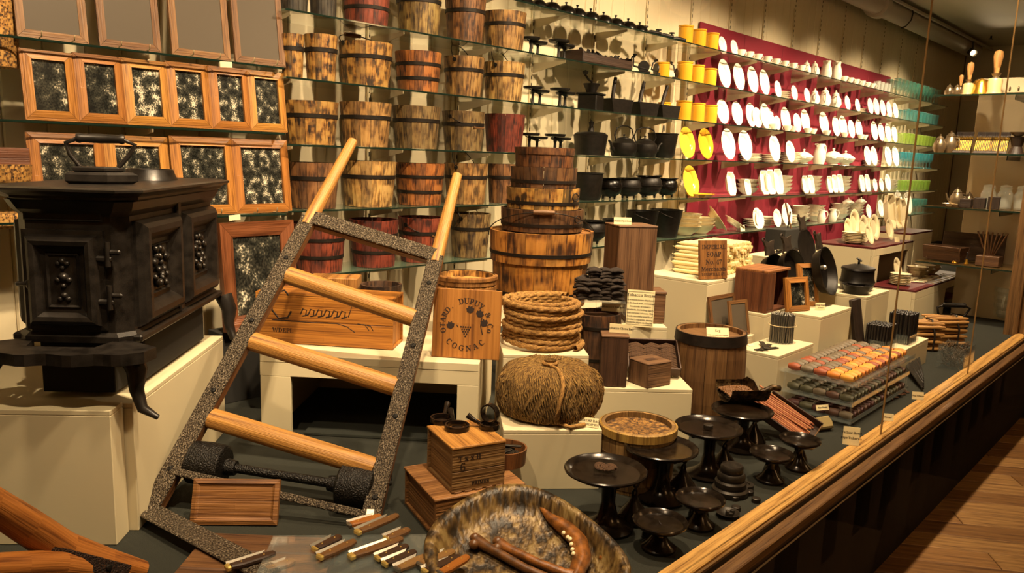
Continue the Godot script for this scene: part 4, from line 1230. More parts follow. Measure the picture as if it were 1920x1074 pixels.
	for e in [[7.336, 0.110], [7.523, 0.122]]:
		teapot(Vector3(e[0], A + 0.001, -3.14), e[1] * 1.25, wh, ["small white sugar pot behind the last row cup", "small white cream pot beside the tall pitchers"][i], 40.0, "small pots on the topmost shelf")
		i += 1
	i = 0
	for e in [[7.758, 0.176], [8.003, 0.191]]:
		pitcher(Vector3(e[0], A + 0.001, -3.12), e[1], wh, ["tall white pitcher, topmost china shelf, nearer the cups on saucers", "tall white pitcher, topmost china shelf, nearer the loose cups"][i], -150.0, "tall pitchers on the topmost shelf")
		i += 1
	i = 0
	for e in [[7.538, 0.138], [7.785, 0.167], [8.059, 0.161]]:
		teapot(Vector3(e[0], B + 0.001, -3.12), e[1] * 1.15, wh, ["white teapot beside the small round plates", "tall white coffee pot between two teapots", "broad white teapot beside the later plates"][i], 30.0, "teapots on the second highest shelf")
		i += 1
	teapot(Vector3(6.689, C + 0.001, -3.16), 0.19, wh, "white lidded pot behind the platters, third highest china shelf", 200.0)
	for e in [[6.568, 0.005], [6.851, 0.005], [6.964, 0.005], [7.296, 0.005], [7.420, 0.005], [7.758, 0.005], [8.220, 0.005], [8.677, 0.006], [8.790, 0.006]]:
		cup(Vector3(e[0], C + 0.001, -3.05), 0.036, wh, "small white cup between the plates, third highest china shelf", rf(0, 180), false, "small cups among the plates")
	i = 0
	for e in [[7.420, 0.225], [8.153, 0.274], [8.491, 0.248]]:
		tureen(Vector3(e[0], D + 0.001, -3.12), e[1] * 0.8, wh, ["white lidded tureen beside the white ewer", "white lidded tureen behind the ewer", "white lidded tureen beside the later plates"][i], 25.0, "tureens on the fourth highest shelf")
		i += 1
	pitcher(Vector3(7.744, D + 0.001, -3.1), 0.2, wh, "large white ewer between the tureens", 160.0)
	i = 0
	for e in [[7.833, 0.118], [8.126, 0.121]]:
		pitcher(Vector3(e[0], F + 0.001, -3.05), e[1] * 1.1, wh, "small white cream jug between bowl stacks, lowest china shelf", 120.0, "cream jugs on the lowest shelf")
		i += 1
	for e in [[8.766, 0.117], [9.156, 0.133]]:
		tureen(Vector3(e[0], F + 0.14, -3.14), 0.12, wh, "white covered dish on top of stacked bowls, lowest china shelf", 20.0, "covered dishes on bowl stacks")
	# price card
	solo("price_card", "white price card on the lowest china shelf below the tilted dishes", "card", boxm(0.075, 0.05, 0.003, 0.0), mat("card_white", Color.WHITE), Vector3(6.059, F + 0.028, -3.008), Vector3(-12, 0, 0))
	# tinted drinking glasses, row upon row
	var tint := {"A": Color(0.25, 0.62, 0.55, 0.13), "B": Color(0.2, 0.6, 0.6, 0.13), "C": Color(0.62, 0.78, 0.25, 0.13), "D": Color(0.15, 0.65, 0.72, 0.13), "E": Color(0.55, 0.75, 0.22, 0.13), "F": Color(0.22, 0.62, 0.58, 0.13)}
	var tn := {"A": "green", "B": "blue-green", "C": "lime green", "D": "turquoise", "E": "yellow-green", "F": "sea green"}
	var tum := lathe([Vector2(0, 0), Vector2(0.026, 0), Vector2(0.028, 0.004), Vector2(0.037, 0.1), Vector2(0.0345, 0.1), Vector2(0.026, 0.01), Vector2(0, 0.01)], 14)
	var gob := lathe([Vector2(0, 0), Vector2(0.032, 0), Vector2(0.03, 0.004), Vector2(0.006, 0.01), Vector2(0.006, 0.05), Vector2(0.02, 0.065), Vector2(0.036, 0.09), Vector2(0.036, 0.145), Vector2(0.033, 0.145), Vector2(0.033, 0.092), Vector2(0, 0.068)], 14)
	var glint_rim_gob := lathe([Vector2(0.033, 0.1442), Vector2(0.0365, 0.1442), Vector2(0.0365, 0.1465), Vector2(0.033, 0.1465)], 14)  # rings added at the rims as painted glints
	var glint_rim_tum := lathe([Vector2(0.0335, 0.0994), Vector2(0.0375, 0.0994), Vector2(0.0375, 0.1015), Vector2(0.0335, 0.1015)], 14)
	var x0 := {"A": 9.654, "B": 10.091, "C": 10.072, "D": 10.055, "E": 10.195, "F": 10.696}
	for k: String in tint:
		var gm := mat("tint_" + k, tint[k], 0.05)
		gm.transparency = BaseMaterial3D.TRANSPARENCY_ALPHA
		var rm := mat("tint_glint_rim_" + k, Color(tint[k].r * 0.7 + 0.3, tint[k].g * 0.7 + 0.3, tint[k].b * 0.7 + 0.3, 1.0), 0.05)  # tint paled and made opaque: a highlight painted onto each rim
		var n := int((11.45 - x0[k]) / 0.135)
		for c in n:
			for r in 2:
				solo("tinted_glass", "%s drinking glass in close rows, %s wall shelf" % [tn[k], nm[k]], "glass", gob if k in ["A", "D", "F"] else tum, gm, Vector3(x0[k] + c * 0.135 + r * 0.06, lv[k] + 0.001, -3.05 - r * 0.11), Vector3.ZERO, "%s glasses, %s shelf" % [tn[k], nm[k]], Vector3(1, 1.25, 1))
				part(get_child(get_child_count() - 1), "rim", glint_rim_gob if k in ["A", "D", "F"] else glint_rim_tum, rm)  # pale ring stands in for the sparkle of the glass
	var clr := mat("clear_glass", Color(0.9, 0.92, 0.88, 0.25), 0.03)
	clr.transparency = BaseMaterial3D.TRANSPARENCY_ALPHA
	for e in [[9.059, 0.006], [9.179, 0.006], [9.301, 0.006], [9.408, 0.006]]:
		solo("clear_tumbler", "clear glass tumbler between cups and green glasses, topmost shelf", "glass", tum, clr, Vector3(e[0], A + 0.001, -3.07), Vector3.ZERO, "clear tumblers on the topmost shelf")

func moulded(w: float, h: float, prof: Array) -> ArrayMesh:
	# rectangular raised panel facing +Z: prof is a list of [inset, z]; the last one closes the middle
	var st := SurfaceTool.new()
	st.begin(Mesh.PRIMITIVE_TRIANGLES)
	for i in prof.size() - 1:
		var a: Array = prof[i]
		var b: Array = prof[i + 1]
		var pa := [Vector3(-w / 2 + a[0], -h / 2 + a[0], a[1]), Vector3(w / 2 - a[0], -h / 2 + a[0], a[1]), Vector3(w / 2 - a[0], h / 2 - a[0], a[1]), Vector3(-w / 2 + a[0], h / 2 - a[0], a[1])]
		var pb := [Vector3(-w / 2 + b[0], -h / 2 + b[0], b[1]), Vector3(w / 2 - b[0], -h / 2 + b[0], b[1]), Vector3(w / 2 - b[0], h / 2 - b[0], b[1]), Vector3(-w / 2 + b[0], h / 2 - b[0], b[1])]
		var sides := [Vector3(0, -1, 0), Vector3(1, 0, 0), Vector3(0, 1, 0), Vector3(-1, 0, 0)]
		for k in 4:
			var out: Vector3 = sides[k] * (b[1] - a[1]) + Vector3(0, 0, b[0] - a[0])
			fq(st, [pa[k], pa[(k + 1) % 4], pb[(k + 1) % 4], pb[k]], out, 0)
	var l: Array = prof[prof.size() - 1]
	fq(st, [Vector3(-w / 2 + l[0], -h / 2 + l[0], l[1]), Vector3(w / 2 - l[0], -h / 2 + l[0], l[1]), Vector3(w / 2 - l[0], h / 2 - l[0], l[1]), Vector3(-w / 2 + l[0], h / 2 - l[0], l[1])], Vector3(0, 0, 1), 0)
	return finish(st)

func blob(r: Vector3, seg := 10) -> ArrayMesh:
	var p := []
	for i in 7:
		var a := -PI / 2 + PI * i / 6.0
		p.append(Vector2(cos(a) if i % 6 != 0 else 0.0, sin(a)))
	var m := lathe(p, seg)
	return join([[m, xf(Vector3.ZERO, Vector3.ZERO, r)]])

func chamfer_poly(w: float, d: float, c: float) -> Array:
	return [Vector2(-w / 2 + c, -d / 2), Vector2(w / 2 - c, -d / 2), Vector2(w / 2, -d / 2 + c), Vector2(w / 2, d / 2 - c), Vector2(w / 2 - c, d / 2), Vector2(-w / 2 + c, d / 2), Vector2(-w / 2, d / 2 - c), Vector2(-w / 2, -d / 2 + c)]

func slab(w: float, d: float, c: float, levels: Array) -> ArrayMesh:
	# upright prism with cut corners whose outline grows and shrinks: levels are [grow, y]
	var st := SurfaceTool.new()
	st.begin(Mesh.PRIMITIVE_TRIANGLES)
	for i in levels.size() - 1:
		var a := chamfer_poly(w + 2 * levels[i][0], d + 2 * levels[i][0], c)
		var b := chamfer_poly(w + 2 * levels[i + 1][0], d + 2 * levels[i + 1][0], c)
		for k in 8:
			var n := (k + 1) % 8
			var o: Vector2 = (a[k] + a[n])
			fq(st, [Vector3(a[k].x, levels[i][1], a[k].y), Vector3(a[n].x, levels[i][1], a[n].y), Vector3(b[n].x, levels[i + 1][1], b[n].y), Vector3(b[k].x, levels[i + 1][1], b[k].y)], Vector3(o.x, (levels[i][0] - levels[i + 1][0]) * 20.0, o.y), 1)
	for e: int in [0, levels.size() - 1]:
		var q := chamfer_poly(w + 2 * levels[e][0], d + 2 * levels[e][0], c)
		var pts := []
		for v: Vector2 in q:
			pts.append(Vector3(v.x, levels[e][1], v.y))
		fq(st, pts, Vector3(0, -1.0 if e == 0 else 1.0, 0), 0)
	return finish(st)

func pedestal(label: String, at: Vector3, yaw: float, w: float, d: float, top: float, red := false) -> Node3D:
	# painted plinth whose front left corner stands at `at`; it runs along local +X and back along -Z
	var pm := mat("plinth_paint", Color("#d2c39f"), 0.6)
	var t := thing("display_plinth", label, "plinth", Vector3(at.x, FLOOR + 0.0005, at.z), yaw)
	var h := top - FLOOR - 0.001
	part(t, "body", boxm(w, h - 0.014, d, 0.002), pm, Vector3(w / 2, (h - 0.014) / 2, -d / 2))
	part(t, "top", boxm(w, 0.0135, d, 0.0015), pm if not red else mat("plinth_red", Color("#4f0d12"), 0.5), Vector3(w / 2, h - 0.00675, -d / 2))
	return t

func flat_iron(t: Node3D, m: Material, s := 1.0) -> void:
	part(t, "sole", ext([Vector2(-0.095 * s, -0.045 * s), Vector2(0.02 * s, -0.048 * s), Vector2(0.1 * s, 0.0), Vector2(0.02 * s, 0.048 * s), Vector2(-0.095 * s, 0.045 * s)], 0.035 * s, 0.008 * s), m, Vector3(0, 0.0175 * s, 0), Vector3(-90, 0, 0))
	part(t, "cap", ext([Vector2(-0.075 * s, -0.03 * s), Vector2(0.01 * s, -0.032 * s), Vector2(0.06 * s, 0.0), Vector2(0.01 * s, 0.032 * s), Vector2(-0.075 * s, 0.03 * s)], 0.016 * s, 0.004 * s), m, Vector3(0, 0.043 * s, 0), Vector3(-90, 0, 0))
	part(t, "bracket", tube([Vector3(-0.06 * s, 0.05 * s, 0), Vector3(-0.085 * s, 0.085 * s, 0), Vector3(-0.095 * s, 0.12 * s, 0), Vector3(-0.06 * s, 0.135 * s, 0), Vector3(0.06 * s, 0.135 * s, 0), Vector3(0.095 * s, 0.12 * s, 0), Vector3(0.075 * s, 0.085 * s, 0), Vector3(0.045 * s, 0.05 * s, 0)], 0.007 * s, 8), m)
	part(t, "grip", lathe([Vector2(0, -0.068), Vector2(0.013, -0.066), Vector2(0.0155, -0.058), Vector2(0.013, -0.05), Vector2(0.0145, 0), Vector2(0.013, 0.05), Vector2(0.0155, 0.058), Vector2(0.013, 0.066), Vector2(0, 0.068)], 14), m, Vector3(0, 0.136 * s, 0), Vector3(0, 0, 90), Vector3.ONE * s)

func stove() -> void:
	var ir := tmat("stove_iron", Color("#34302d"), "iron", Vector3(3, 3, 3), 0.36, 0.4, true, 0.16)
	pedestal("cream painted plinth in front under the black stove", Vector3(0.702 - 0.62 * 0.725, 0, -2.037 - 0.62 * 0.688), -43.5, 0.62, 0.075, 0.97)
	var p2 := pedestal("cream painted plinth carrying the black stove", Vector3(0.702 - 0.60 * 0.725 + 0.054, 0, -2.037 - 0.6 * 0.688 - 0.0585), -43.5, 0.625, 0.78, 0.965)
	var t := thing("iron_stove", "ornate black cast-iron box stove with hearth and cabriole legs", "stove", Vector3(0.687, 1.131, -2.22), -43.5)
	var w := 0.285
	var d := 0.735
	var h := 0.395
	# local: front face at z = 0, depth runs to -Z
	var zc := -d / 2
	part(t, "body", slab(w, d, 0.035, [[0.0, 0.0], [0.0, h * 0.82], [0.012, h * 0.86], [0.022, h * 0.92]]), ir, Vector3(0, 0, zc))
	part(t, "base_moulding", slab(w, d, 0.035, [[0.012, -0.012], [0.012, 0.004], [0.004, 0.014]]), ir, Vector3(0, 0, zc))
	part(t, "top_plate", slab(w, d, 0.05, [[0.02, 0.0], [0.032, 0.006], [0.032, 0.012], [0.04, 0.018], [0.055, 0.026], [0.055, 0.032], [0.045, 0.036]]), ir, Vector3(0, h * 0.92, zc))
	# front: frieze panel, door with hinges and latch
	part(t, "frieze_panel", moulded(0.2, 0.04, [[0, 0], [0.003, 0.006], [0.006, 0.003]]), ir, Vector3(-0.01, h * 0.86 - 0.01, 0.001))
	var door := part(t, "door", moulded(0.205, 0.265, [[0, 0], [0, 0.008], [0.012, 0.01], [0.017, 0.024], [0.027, 0.032], [0.038, 0.03], [0.048, 0.015], [0.06, 0.012], [0.063, 0.018], [0.068, 0.013]]), ir, Vector3(-0.012, 0.155, 0.001))
	var orn := []
	for q in [[0.0, 0.045, 0.012], [0.011, 0.04, 0.008], [-0.011, 0.04, 0.008], [0.0, 0.03, 0.007], [0.0, 0.008, 0.016], [0.014, 0.002, 0.009], [-0.014, 0.002, 0.009], [0.0, -0.012, 0.008], [0.0, -0.034, 0.01], [0.01, -0.042, 0.008], [-0.01, -0.042, 0.008]]:
		orn.append([blob(Vector3(q[2], q[2] * 0.8, 0.008), 8), xf(Vector3(q[0], q[1] * 1.15, 0.013))])
	part(door, "ornament", join(orn), ir)
	part(door, "latch", boxes([[Vector3(0.04, 0.012, 0.012), Vector3(-0.1, -0.01, 0.016)], [Vector3(0.014, 0.026, 0.016), Vector3(-0.085, -0.01, 0.016)]], 0.004), ir)
	for y: float in [0.1, 0.215]:
		var hg := part(t, "hinge", boxes([[Vector3(0.055, 0.016, 0.012), Vector3(-0.012, 0, 0.012)], [Vector3(0.03, 0.014, 0.012), Vector3(0.022, 0.018, 0.012)]], 0.005), ir, Vector3(0.1, y, 0.002))
		part(hg, "hinge_pin", lathe([Vector2(0, -0.03), Vector2(0.007, -0.03), Vector2(0.007, 0.035), Vector2(0, 0.035)], 10), ir, Vector3(0.004, 0.01, 0.014))
	# sides: two pillow panels each with a leafy plaque, pilaster between
	var pp := [[0, 0], [0, 0.008], [0.008, 0.024], [0.02, 0.034], [0.036, 0.034], [0.05, 0.022], [0.062, 0.008], [0.074, 0.008], [0.077, 0.015], [0.083, 0.008]]
	var leaf := []
	for k in 22:
		leaf.append([blob(Vector3(rf(0.008, 0.015), rf(0.006, 0.01), 0.006), 7), xf(Vector3(rf(-0.042, 0.042), rf(-0.045, 0.045), 0.008), Vector3(0, 0, rf(0, 180)))])
	var leafm := join(leaf)
	for s: float in [1.0, -1.0]:
		for k in 2:
			var pn := part(t, "side_panel", moulded(0.295, 0.29, pp), ir, Vector3(s * w / 2, 0.165, -0.2 - k * 0.335), Vector3(0, 90 * s, 0))
			part(pn, "leaf_plaque", leafm, ir, Vector3(0, 0, 0.003), Vector3.ZERO, Vector3(1.25, 1.25, 1.4))
		part(t, "pilaster", boxm(0.014, h * 0.9, 0.03, 0.004), ir, Vector3(s * (w / 2 + 0.006), h * 0.42, -0.368))
		part(t, "side_ledge", boxm(0.03, 0.022, d * 0.96, 0.006), ir, Vector3(s * (w / 2 + 0.012), -0.005, zc))
	# hearth apron with ash cavity and scalloped lip
	var ap := []
	for i in 21:
		var u := -1.0 + 2.0 * i / 20.0
		ap.append(Vector2(u * 0.225, -0.155 + 0.035 * pow(absf(u), 3.0) + 0.008 * cos(u * 12.0)))
	ap.append_array([Vector2(0.235, -0.06), Vector2(0.15, 0.0), Vector2(0.105, 0.0), Vector2(0.085, -0.075), Vector2(-0.085, -0.075), Vector2(-0.105, 0.0), Vector2(-0.15, 0.0), Vector2(-0.235, -0.06)])
	part(t, "hearth", ext(ap, 0.03, 0.006), ir, Vector3(0, -0.022, 0.0), Vector3(-90, 0, 180)).rotation_degrees = Vector3(90, 0, 0)
	t.get_node("hearth").scale = Vector3(1, -1, 1)
	part(t, "ash_pan", boxm(0.19, 0.02, 0.085, 0.002), mat("soot", Color("#0c0a09"), 0.9), Vector3(0, -0.045, 0.04))
	for sx: float in [-1.0, 1.0]:
		for sz: float in [0.0, 1.0]:
			var fz := 0.03 if sz == 0.0 else -d - 0.0
			part(t, "leg", tube([Vector3(0, 0.0, 0), Vector3(sx * 0.022, -0.05, 0.008), Vector3(sx * 0.02, -0.1, 0.012), Vector3(sx * 0.035, -0.15, 0.016), Vector3(sx * 0.075, -0.172, 0.02)], [0.03, 0.026, 0.018, 0.014, 0.007], 10), ir, Vector3(sx * 0.165, -0.02, fz + (0.03 if sz == 0.0 else -0.01)))
	part(t, "pipe_collar", lathe([Vector2(0.055, 0.0), Vector2(0.085, 0.0), Vector2(0.078, 0.012), Vector2(0.07, 0.034), Vector2(0.062, 0.034), Vector2(0.055, 0.0)], 28), ir, Vector3(0.0, h * 0.92 + 0.036, -0.55))
	solo("stove_block", "plain black block supporting the stove on its plinth", "block", boxes([[Vector3(0.19, 0.14, 0.12), Vector3(0, 0.07, 0.0)], [Vector3(0.25, 0.14, 0.5), Vector3(0.0, 0.07, -0.32)]], 0.002), mat("block_black", Color("#1d1a16"), 0.8), Vector3(0.687, 0.976, -2.22) + Vector3(0.688, 0, -0.725) * 0.07, Vector3(0, -43.5, 0))
	var fi := thing("flat_iron", "black flatiron with turned grip resting on the stove top", "flatiron", Vector3(0.687, 1.131 + h * 0.92 + 0.0365, -2.22) + Vector3(0.688, 0, -0.725) * 0.2 + Vector3(0.725, 0, 0.688) * 0.005, -28.0)
	flat_iron(fi, ir, 0.92)

func beam(t: Node3D, called: String, a: Vector3, b: Vector3, nrm: Vector3, w: float, th: float, m: Material, bev := 0.003) -> MeshInstance3D:
	var y := (b - a).normalized()
	var x := y.cross(nrm).normalized()
	var z := x.cross(y)
	var o := part(t, called, boxm(w, (b - a).length(), th, bev), m)
	o.transform = Transform3D(Basis(x, y, z), (a + b) / 2 - t.position)
	return o

func rod(t: Node3D, called: String, a: Vector3, b: Vector3, ra: float, rb: float, m: Material, seg := 14, flat := 1.0) -> MeshInstance3D:
	var st := SurfaceTool.new()
	st.begin(Mesh.PRIMITIVE_TRIANGLES)
	var o := t.position
	var pts := []
	var rr := []
	for i in 7:
		pts.append(a.lerp(b, i / 6.0) - o)
		rr.append(lerpf(ra, rb, i / 6.0))
	add_tube(st, pts, rr, seg, false, true, flat)
	return part(t, called, finish(st), m)

func hand_truck() -> void:
	var bl := Vector3(0.815, 0.625, -2.122)
	var br := Vector3(1.236, 0.625, -1.659)
	var tl := Vector3(1.531, 1.411, -2.413)
	var tr2 := Vector3(1.827, 1.29, -2.065)
	var oak := tmat("truck_wood", Color("#b5823e"), "wood", Vector3(5, 1.2, 1), 0.5, 0.0, false, 1.0)
	var oak2 := wood("truck_side", "#7a4f2a")
	var ironc := tmat("truck_iron", Color("#8a8072"), "pit", Vector3(6, 4, 1), 0.38, 0.6, false, 1.0)
	var dk := tmat("truck_black", Color("#2a2622"), "pit", Vector3(5, 5, 1), 0.4, 0.5, false, 0.6)
	var t := thing("hand_truck", "old wooden hand truck with iron-clad rails leaning upright", "hand truck", Vector3(1.0, 0.61, -1.9))
	var n := ((br - bl).cross(tl - bl)).normalized()
	if n.dot(Vector3(0, 1.65, 0) - bl) < 0.0:
		n = -n
	var sides := [[bl, tl, 1.36, "left"], [br, tr2, 1.43, "right"]]
	for s in sides:
		var a: Vector3 = s[0]
		var b: Vector3 = s[1]
		var rw := beam(t, "rail", a - n * 0.02, b - n * 0.02, n, 0.05, 0.034, oak2)
		var stp := beam(t, "iron_strap", a, b, n, 0.054, 0.008, ironc)
		for k in 4:
			part(stp, "bolt_head", lathe([Vector2(0, 0), Vector2(0.009, 0), Vector2(0.007, 0.004), Vector2(0, 0.005)], 10), dk, Vector3(0, -0.42 + k * 0.26, 0.004), Vector3(90, 0, 0))
		rod(t, "handle", a.lerp(b, 0.97) - n * 0.018, a.lerp(b, s[2]) - n * 0.018, 0.026, 0.019, oak)
	# wooden rungs
	for e in [[0.286, 0.164], [0.539, 0.448], [0.784, 0.722]]:
		rod(t, "rung", bl.lerp(tl, e[0]).lerp(br.lerp(tr2, e[1]), 0.045) - n * 0.024, br.lerp(tr2, e[1]).lerp(bl.lerp(tl, e[0]), 0.045) - n * 0.024, 0.037, 0.037, oak, 16, 0.82)
	# top cross bar, iron clad
	beam(t, "cross_bar", tl - n * 0.024, tr2 - n * 0.024, n, 0.05, 0.03, oak2)
	beam(t, "cross_strap", tl + n * 0.001, tr2 + n * 0.001, n, 0.054, 0.007, ironc)
	# low iron brace, toe strap, axle and two rollers
	beam(t, "brace", bl.lerp(tl, 0.115) + n * 0.002, br.lerp(tr2, 0.015) + n * 0.002, n, 0.022, 0.012, ironc)
	beam(t, "toe_strap", Vector3(0.815, 0.636, -2.11), Vector3(0.882, 0.640, -1.578), Vector3.UP, 0.07, 0.008, ironc)
	var wl := Vector3(1.0, 0.715, -2.13)
	var wr := Vector3(1.28, 0.672, -1.78)
	var ax := (wr - wl).normalized()
	rod(t, "axle", wl - ax * 0.08, wr + ax * 0.08, 0.014, 0.014, dk, 10)
	for k in 2:
		var c := [wl, wr][k] as Vector3
		var wm := part(t, "roller", lathe([Vector2(0.0, -0.055), Vector2(0.05, -0.055), Vector2(0.062, -0.048), Vector2(0.065, 0.0), Vector2(0.062, 0.048), Vector2(0.05, 0.055), Vector2(0.0, 0.055)], 26), dk)
		wm.transform = Transform3D(Basis(Quaternion(Vector3.UP, ax)), c - t.position)
		part(wm, "hub", lathe([Vector2(0, -0.085), Vector2(0.022, -0.085), Vector2(0.026, -0.055), Vector2(0.026, 0.055), Vector2(0.022, 0.085), Vector2(0, 0.085)], 14), dk)
		beam(t, "axle_bracket", c + Vector3(0, 0.02, 0) - ax * (0.09 if k == 0 else -0.09), ([bl, br][k] as Vector3).lerp([tl, tr2][k], 0.22) - n * 0.04, n, 0.03, 0.012, dk)
	var nut := part(t, "square_nut", boxm(0.026, 0.026, 0.012, 0.003), mat("nut_bright", Color("#b9b2a4"), 0.35, 0.8))
	nut.transform = Transform3D(Basis(Vector3.UP.cross(n).normalized(), n.cross(Vector3.UP.cross(n).normalized()), n), br.lerp(tr2, 0.02) + n * 0.009 - t.position)

func crate(called: String, label: String, cat: String, at: Vector3, yaw: float, s: Vector3, m: Material, group := "") -> Node3D:
	# nailed box of boards: two boards on each long side, ends, lid; base centre at `at`
	var t := thing(called, label, cat, at, yaw, group)
	var th := 0.009
	for sg: float in [-1.0, 1.0]:
		part(t, "side_board", boxm(s.x, s.y * 0.52 - 0.001, th, 0.0015), m, Vector3(0, s.y * 0.74, sg * (s.z / 2 - th / 2)))
		part(t, "side_board", boxm(s.x, s.y * 0.48 - 0.001, th, 0.0015), m, Vector3(0, s.y * 0.24, sg * (s.z / 2 - th / 2)))
		part(t, "end_board", boxm(th, s.y, s.z - 2 * th - 0.001, 0.0015), m, Vector3(sg * (s.x / 2 - th * 1.4), s.y / 2, 0))
	part(t, "bottom", boxm(s.x - 0.002, th, s.z - 2 * th - 0.002, 0.001), m, Vector3(0, th / 2, 0))
	return t

func script_mark(parent: Node3D, called: String, strokes: Array, w: float, m: Material, at: Vector3, rot := Vector3.ZERO, s := 1.0) -> void:
	var st := SurfaceTool.new()
	st.begin(Mesh.PRIMITIVE_TRIANGLES)
	for k in strokes:
		var pts := []
		for q in k:
			pts.append(Vector3(q[0] * s, q[1] * s, 0.0))
		add_tube(st, pts, w, 4, false, true)
	var o := part(parent, called, finish(st), m, at, rot)
	o.scale = Vector3(1, 1, 0.12)

func rope_mesh(path: Array, r: float, pitch: float) -> ArrayMesh:
	# three-strand laid rope: the outline turns with the length
	var st := SurfaceTool.new()
	st.begin(Mesh.PRIMITIVE_TRIANGLES)
	var n := path.size()
	var seg := 12
	var ln := 0.0
	var prev := []
	var up := Vector3.UP
	for i in n:
		var a: Vector3 = path[maxi(i - 1, 0)]
		var b: Vector3 = path[mini(i + 1, n - 1)]
		var d := (b - a).normalized()
		var s := d.cross(up).normalized()
		var u := s.cross(d).normalized()
		if i > 0:
			ln += (path[i] - path[i - 1]).length()
		var ring := []
		for k in seg + 1:
			var th := TAU * k / seg
			var rr := r * (0.7 + 0.34 * absf(cos(1.5 * (th - TAU * ln / pitch / 3.0 * 1.0))))
			ring.append([path[i] + (s * cos(th) + u * sin(th)) * rr, s * cos(th) + u * sin(th), Vector2(r * th, ln)])
		if i > 0:
			for k in seg:
				var q := [prev[k], prev[k + 1], ring[k + 1], ring[k]]
				for j in [0, 1, 2, 0, 2, 3]:
					st.set_uv(q[j][2])
					st.add_vertex(q[j][0])
		prev = ring
	st.generate_normals()
	return finish(st)

func sign_card(called: String, label: String, at: Vector3, yaw: float, lean: float, w: float, h: float, rows: Array, border := false) -> Node3D:
	var t := thing(called, label, "sign", at, yaw)
	t.rotation_order = EULER_ORDER_YXZ
	t.rotation_degrees.x = -lean
	part(t, "card", boxm(w, h, 0.003, 0.0), mat("card_cream", Color("#e6d5a6"), 0.6), Vector3(0, h / 2, 0))
	var ink := mat("ink", Color("#1b140d"), 0.7)
	part(t, "lettering", lines_mesh(rows), ink, Vector3(0, h / 2, 0.0018))
	if border:
		part(t, "printed_border", boxes([[Vector3(w * 0.92, 0.0012, 0.0006), Vector3(0, h * 0.45, 0)], [Vector3(w * 0.92, 0.0012, 0.0006), Vector3(0, -h * 0.45, 0)], [Vector3(0.0012, h * 0.9, 0.0006), Vector3(-w * 0.46, 0, 0)], [Vector3(0.0012, h * 0.9, 0.0006), Vector3(w * 0.46, 0, 0)]], 0.0), ink, Vector3(0, h / 2, 0.0018))
	return t

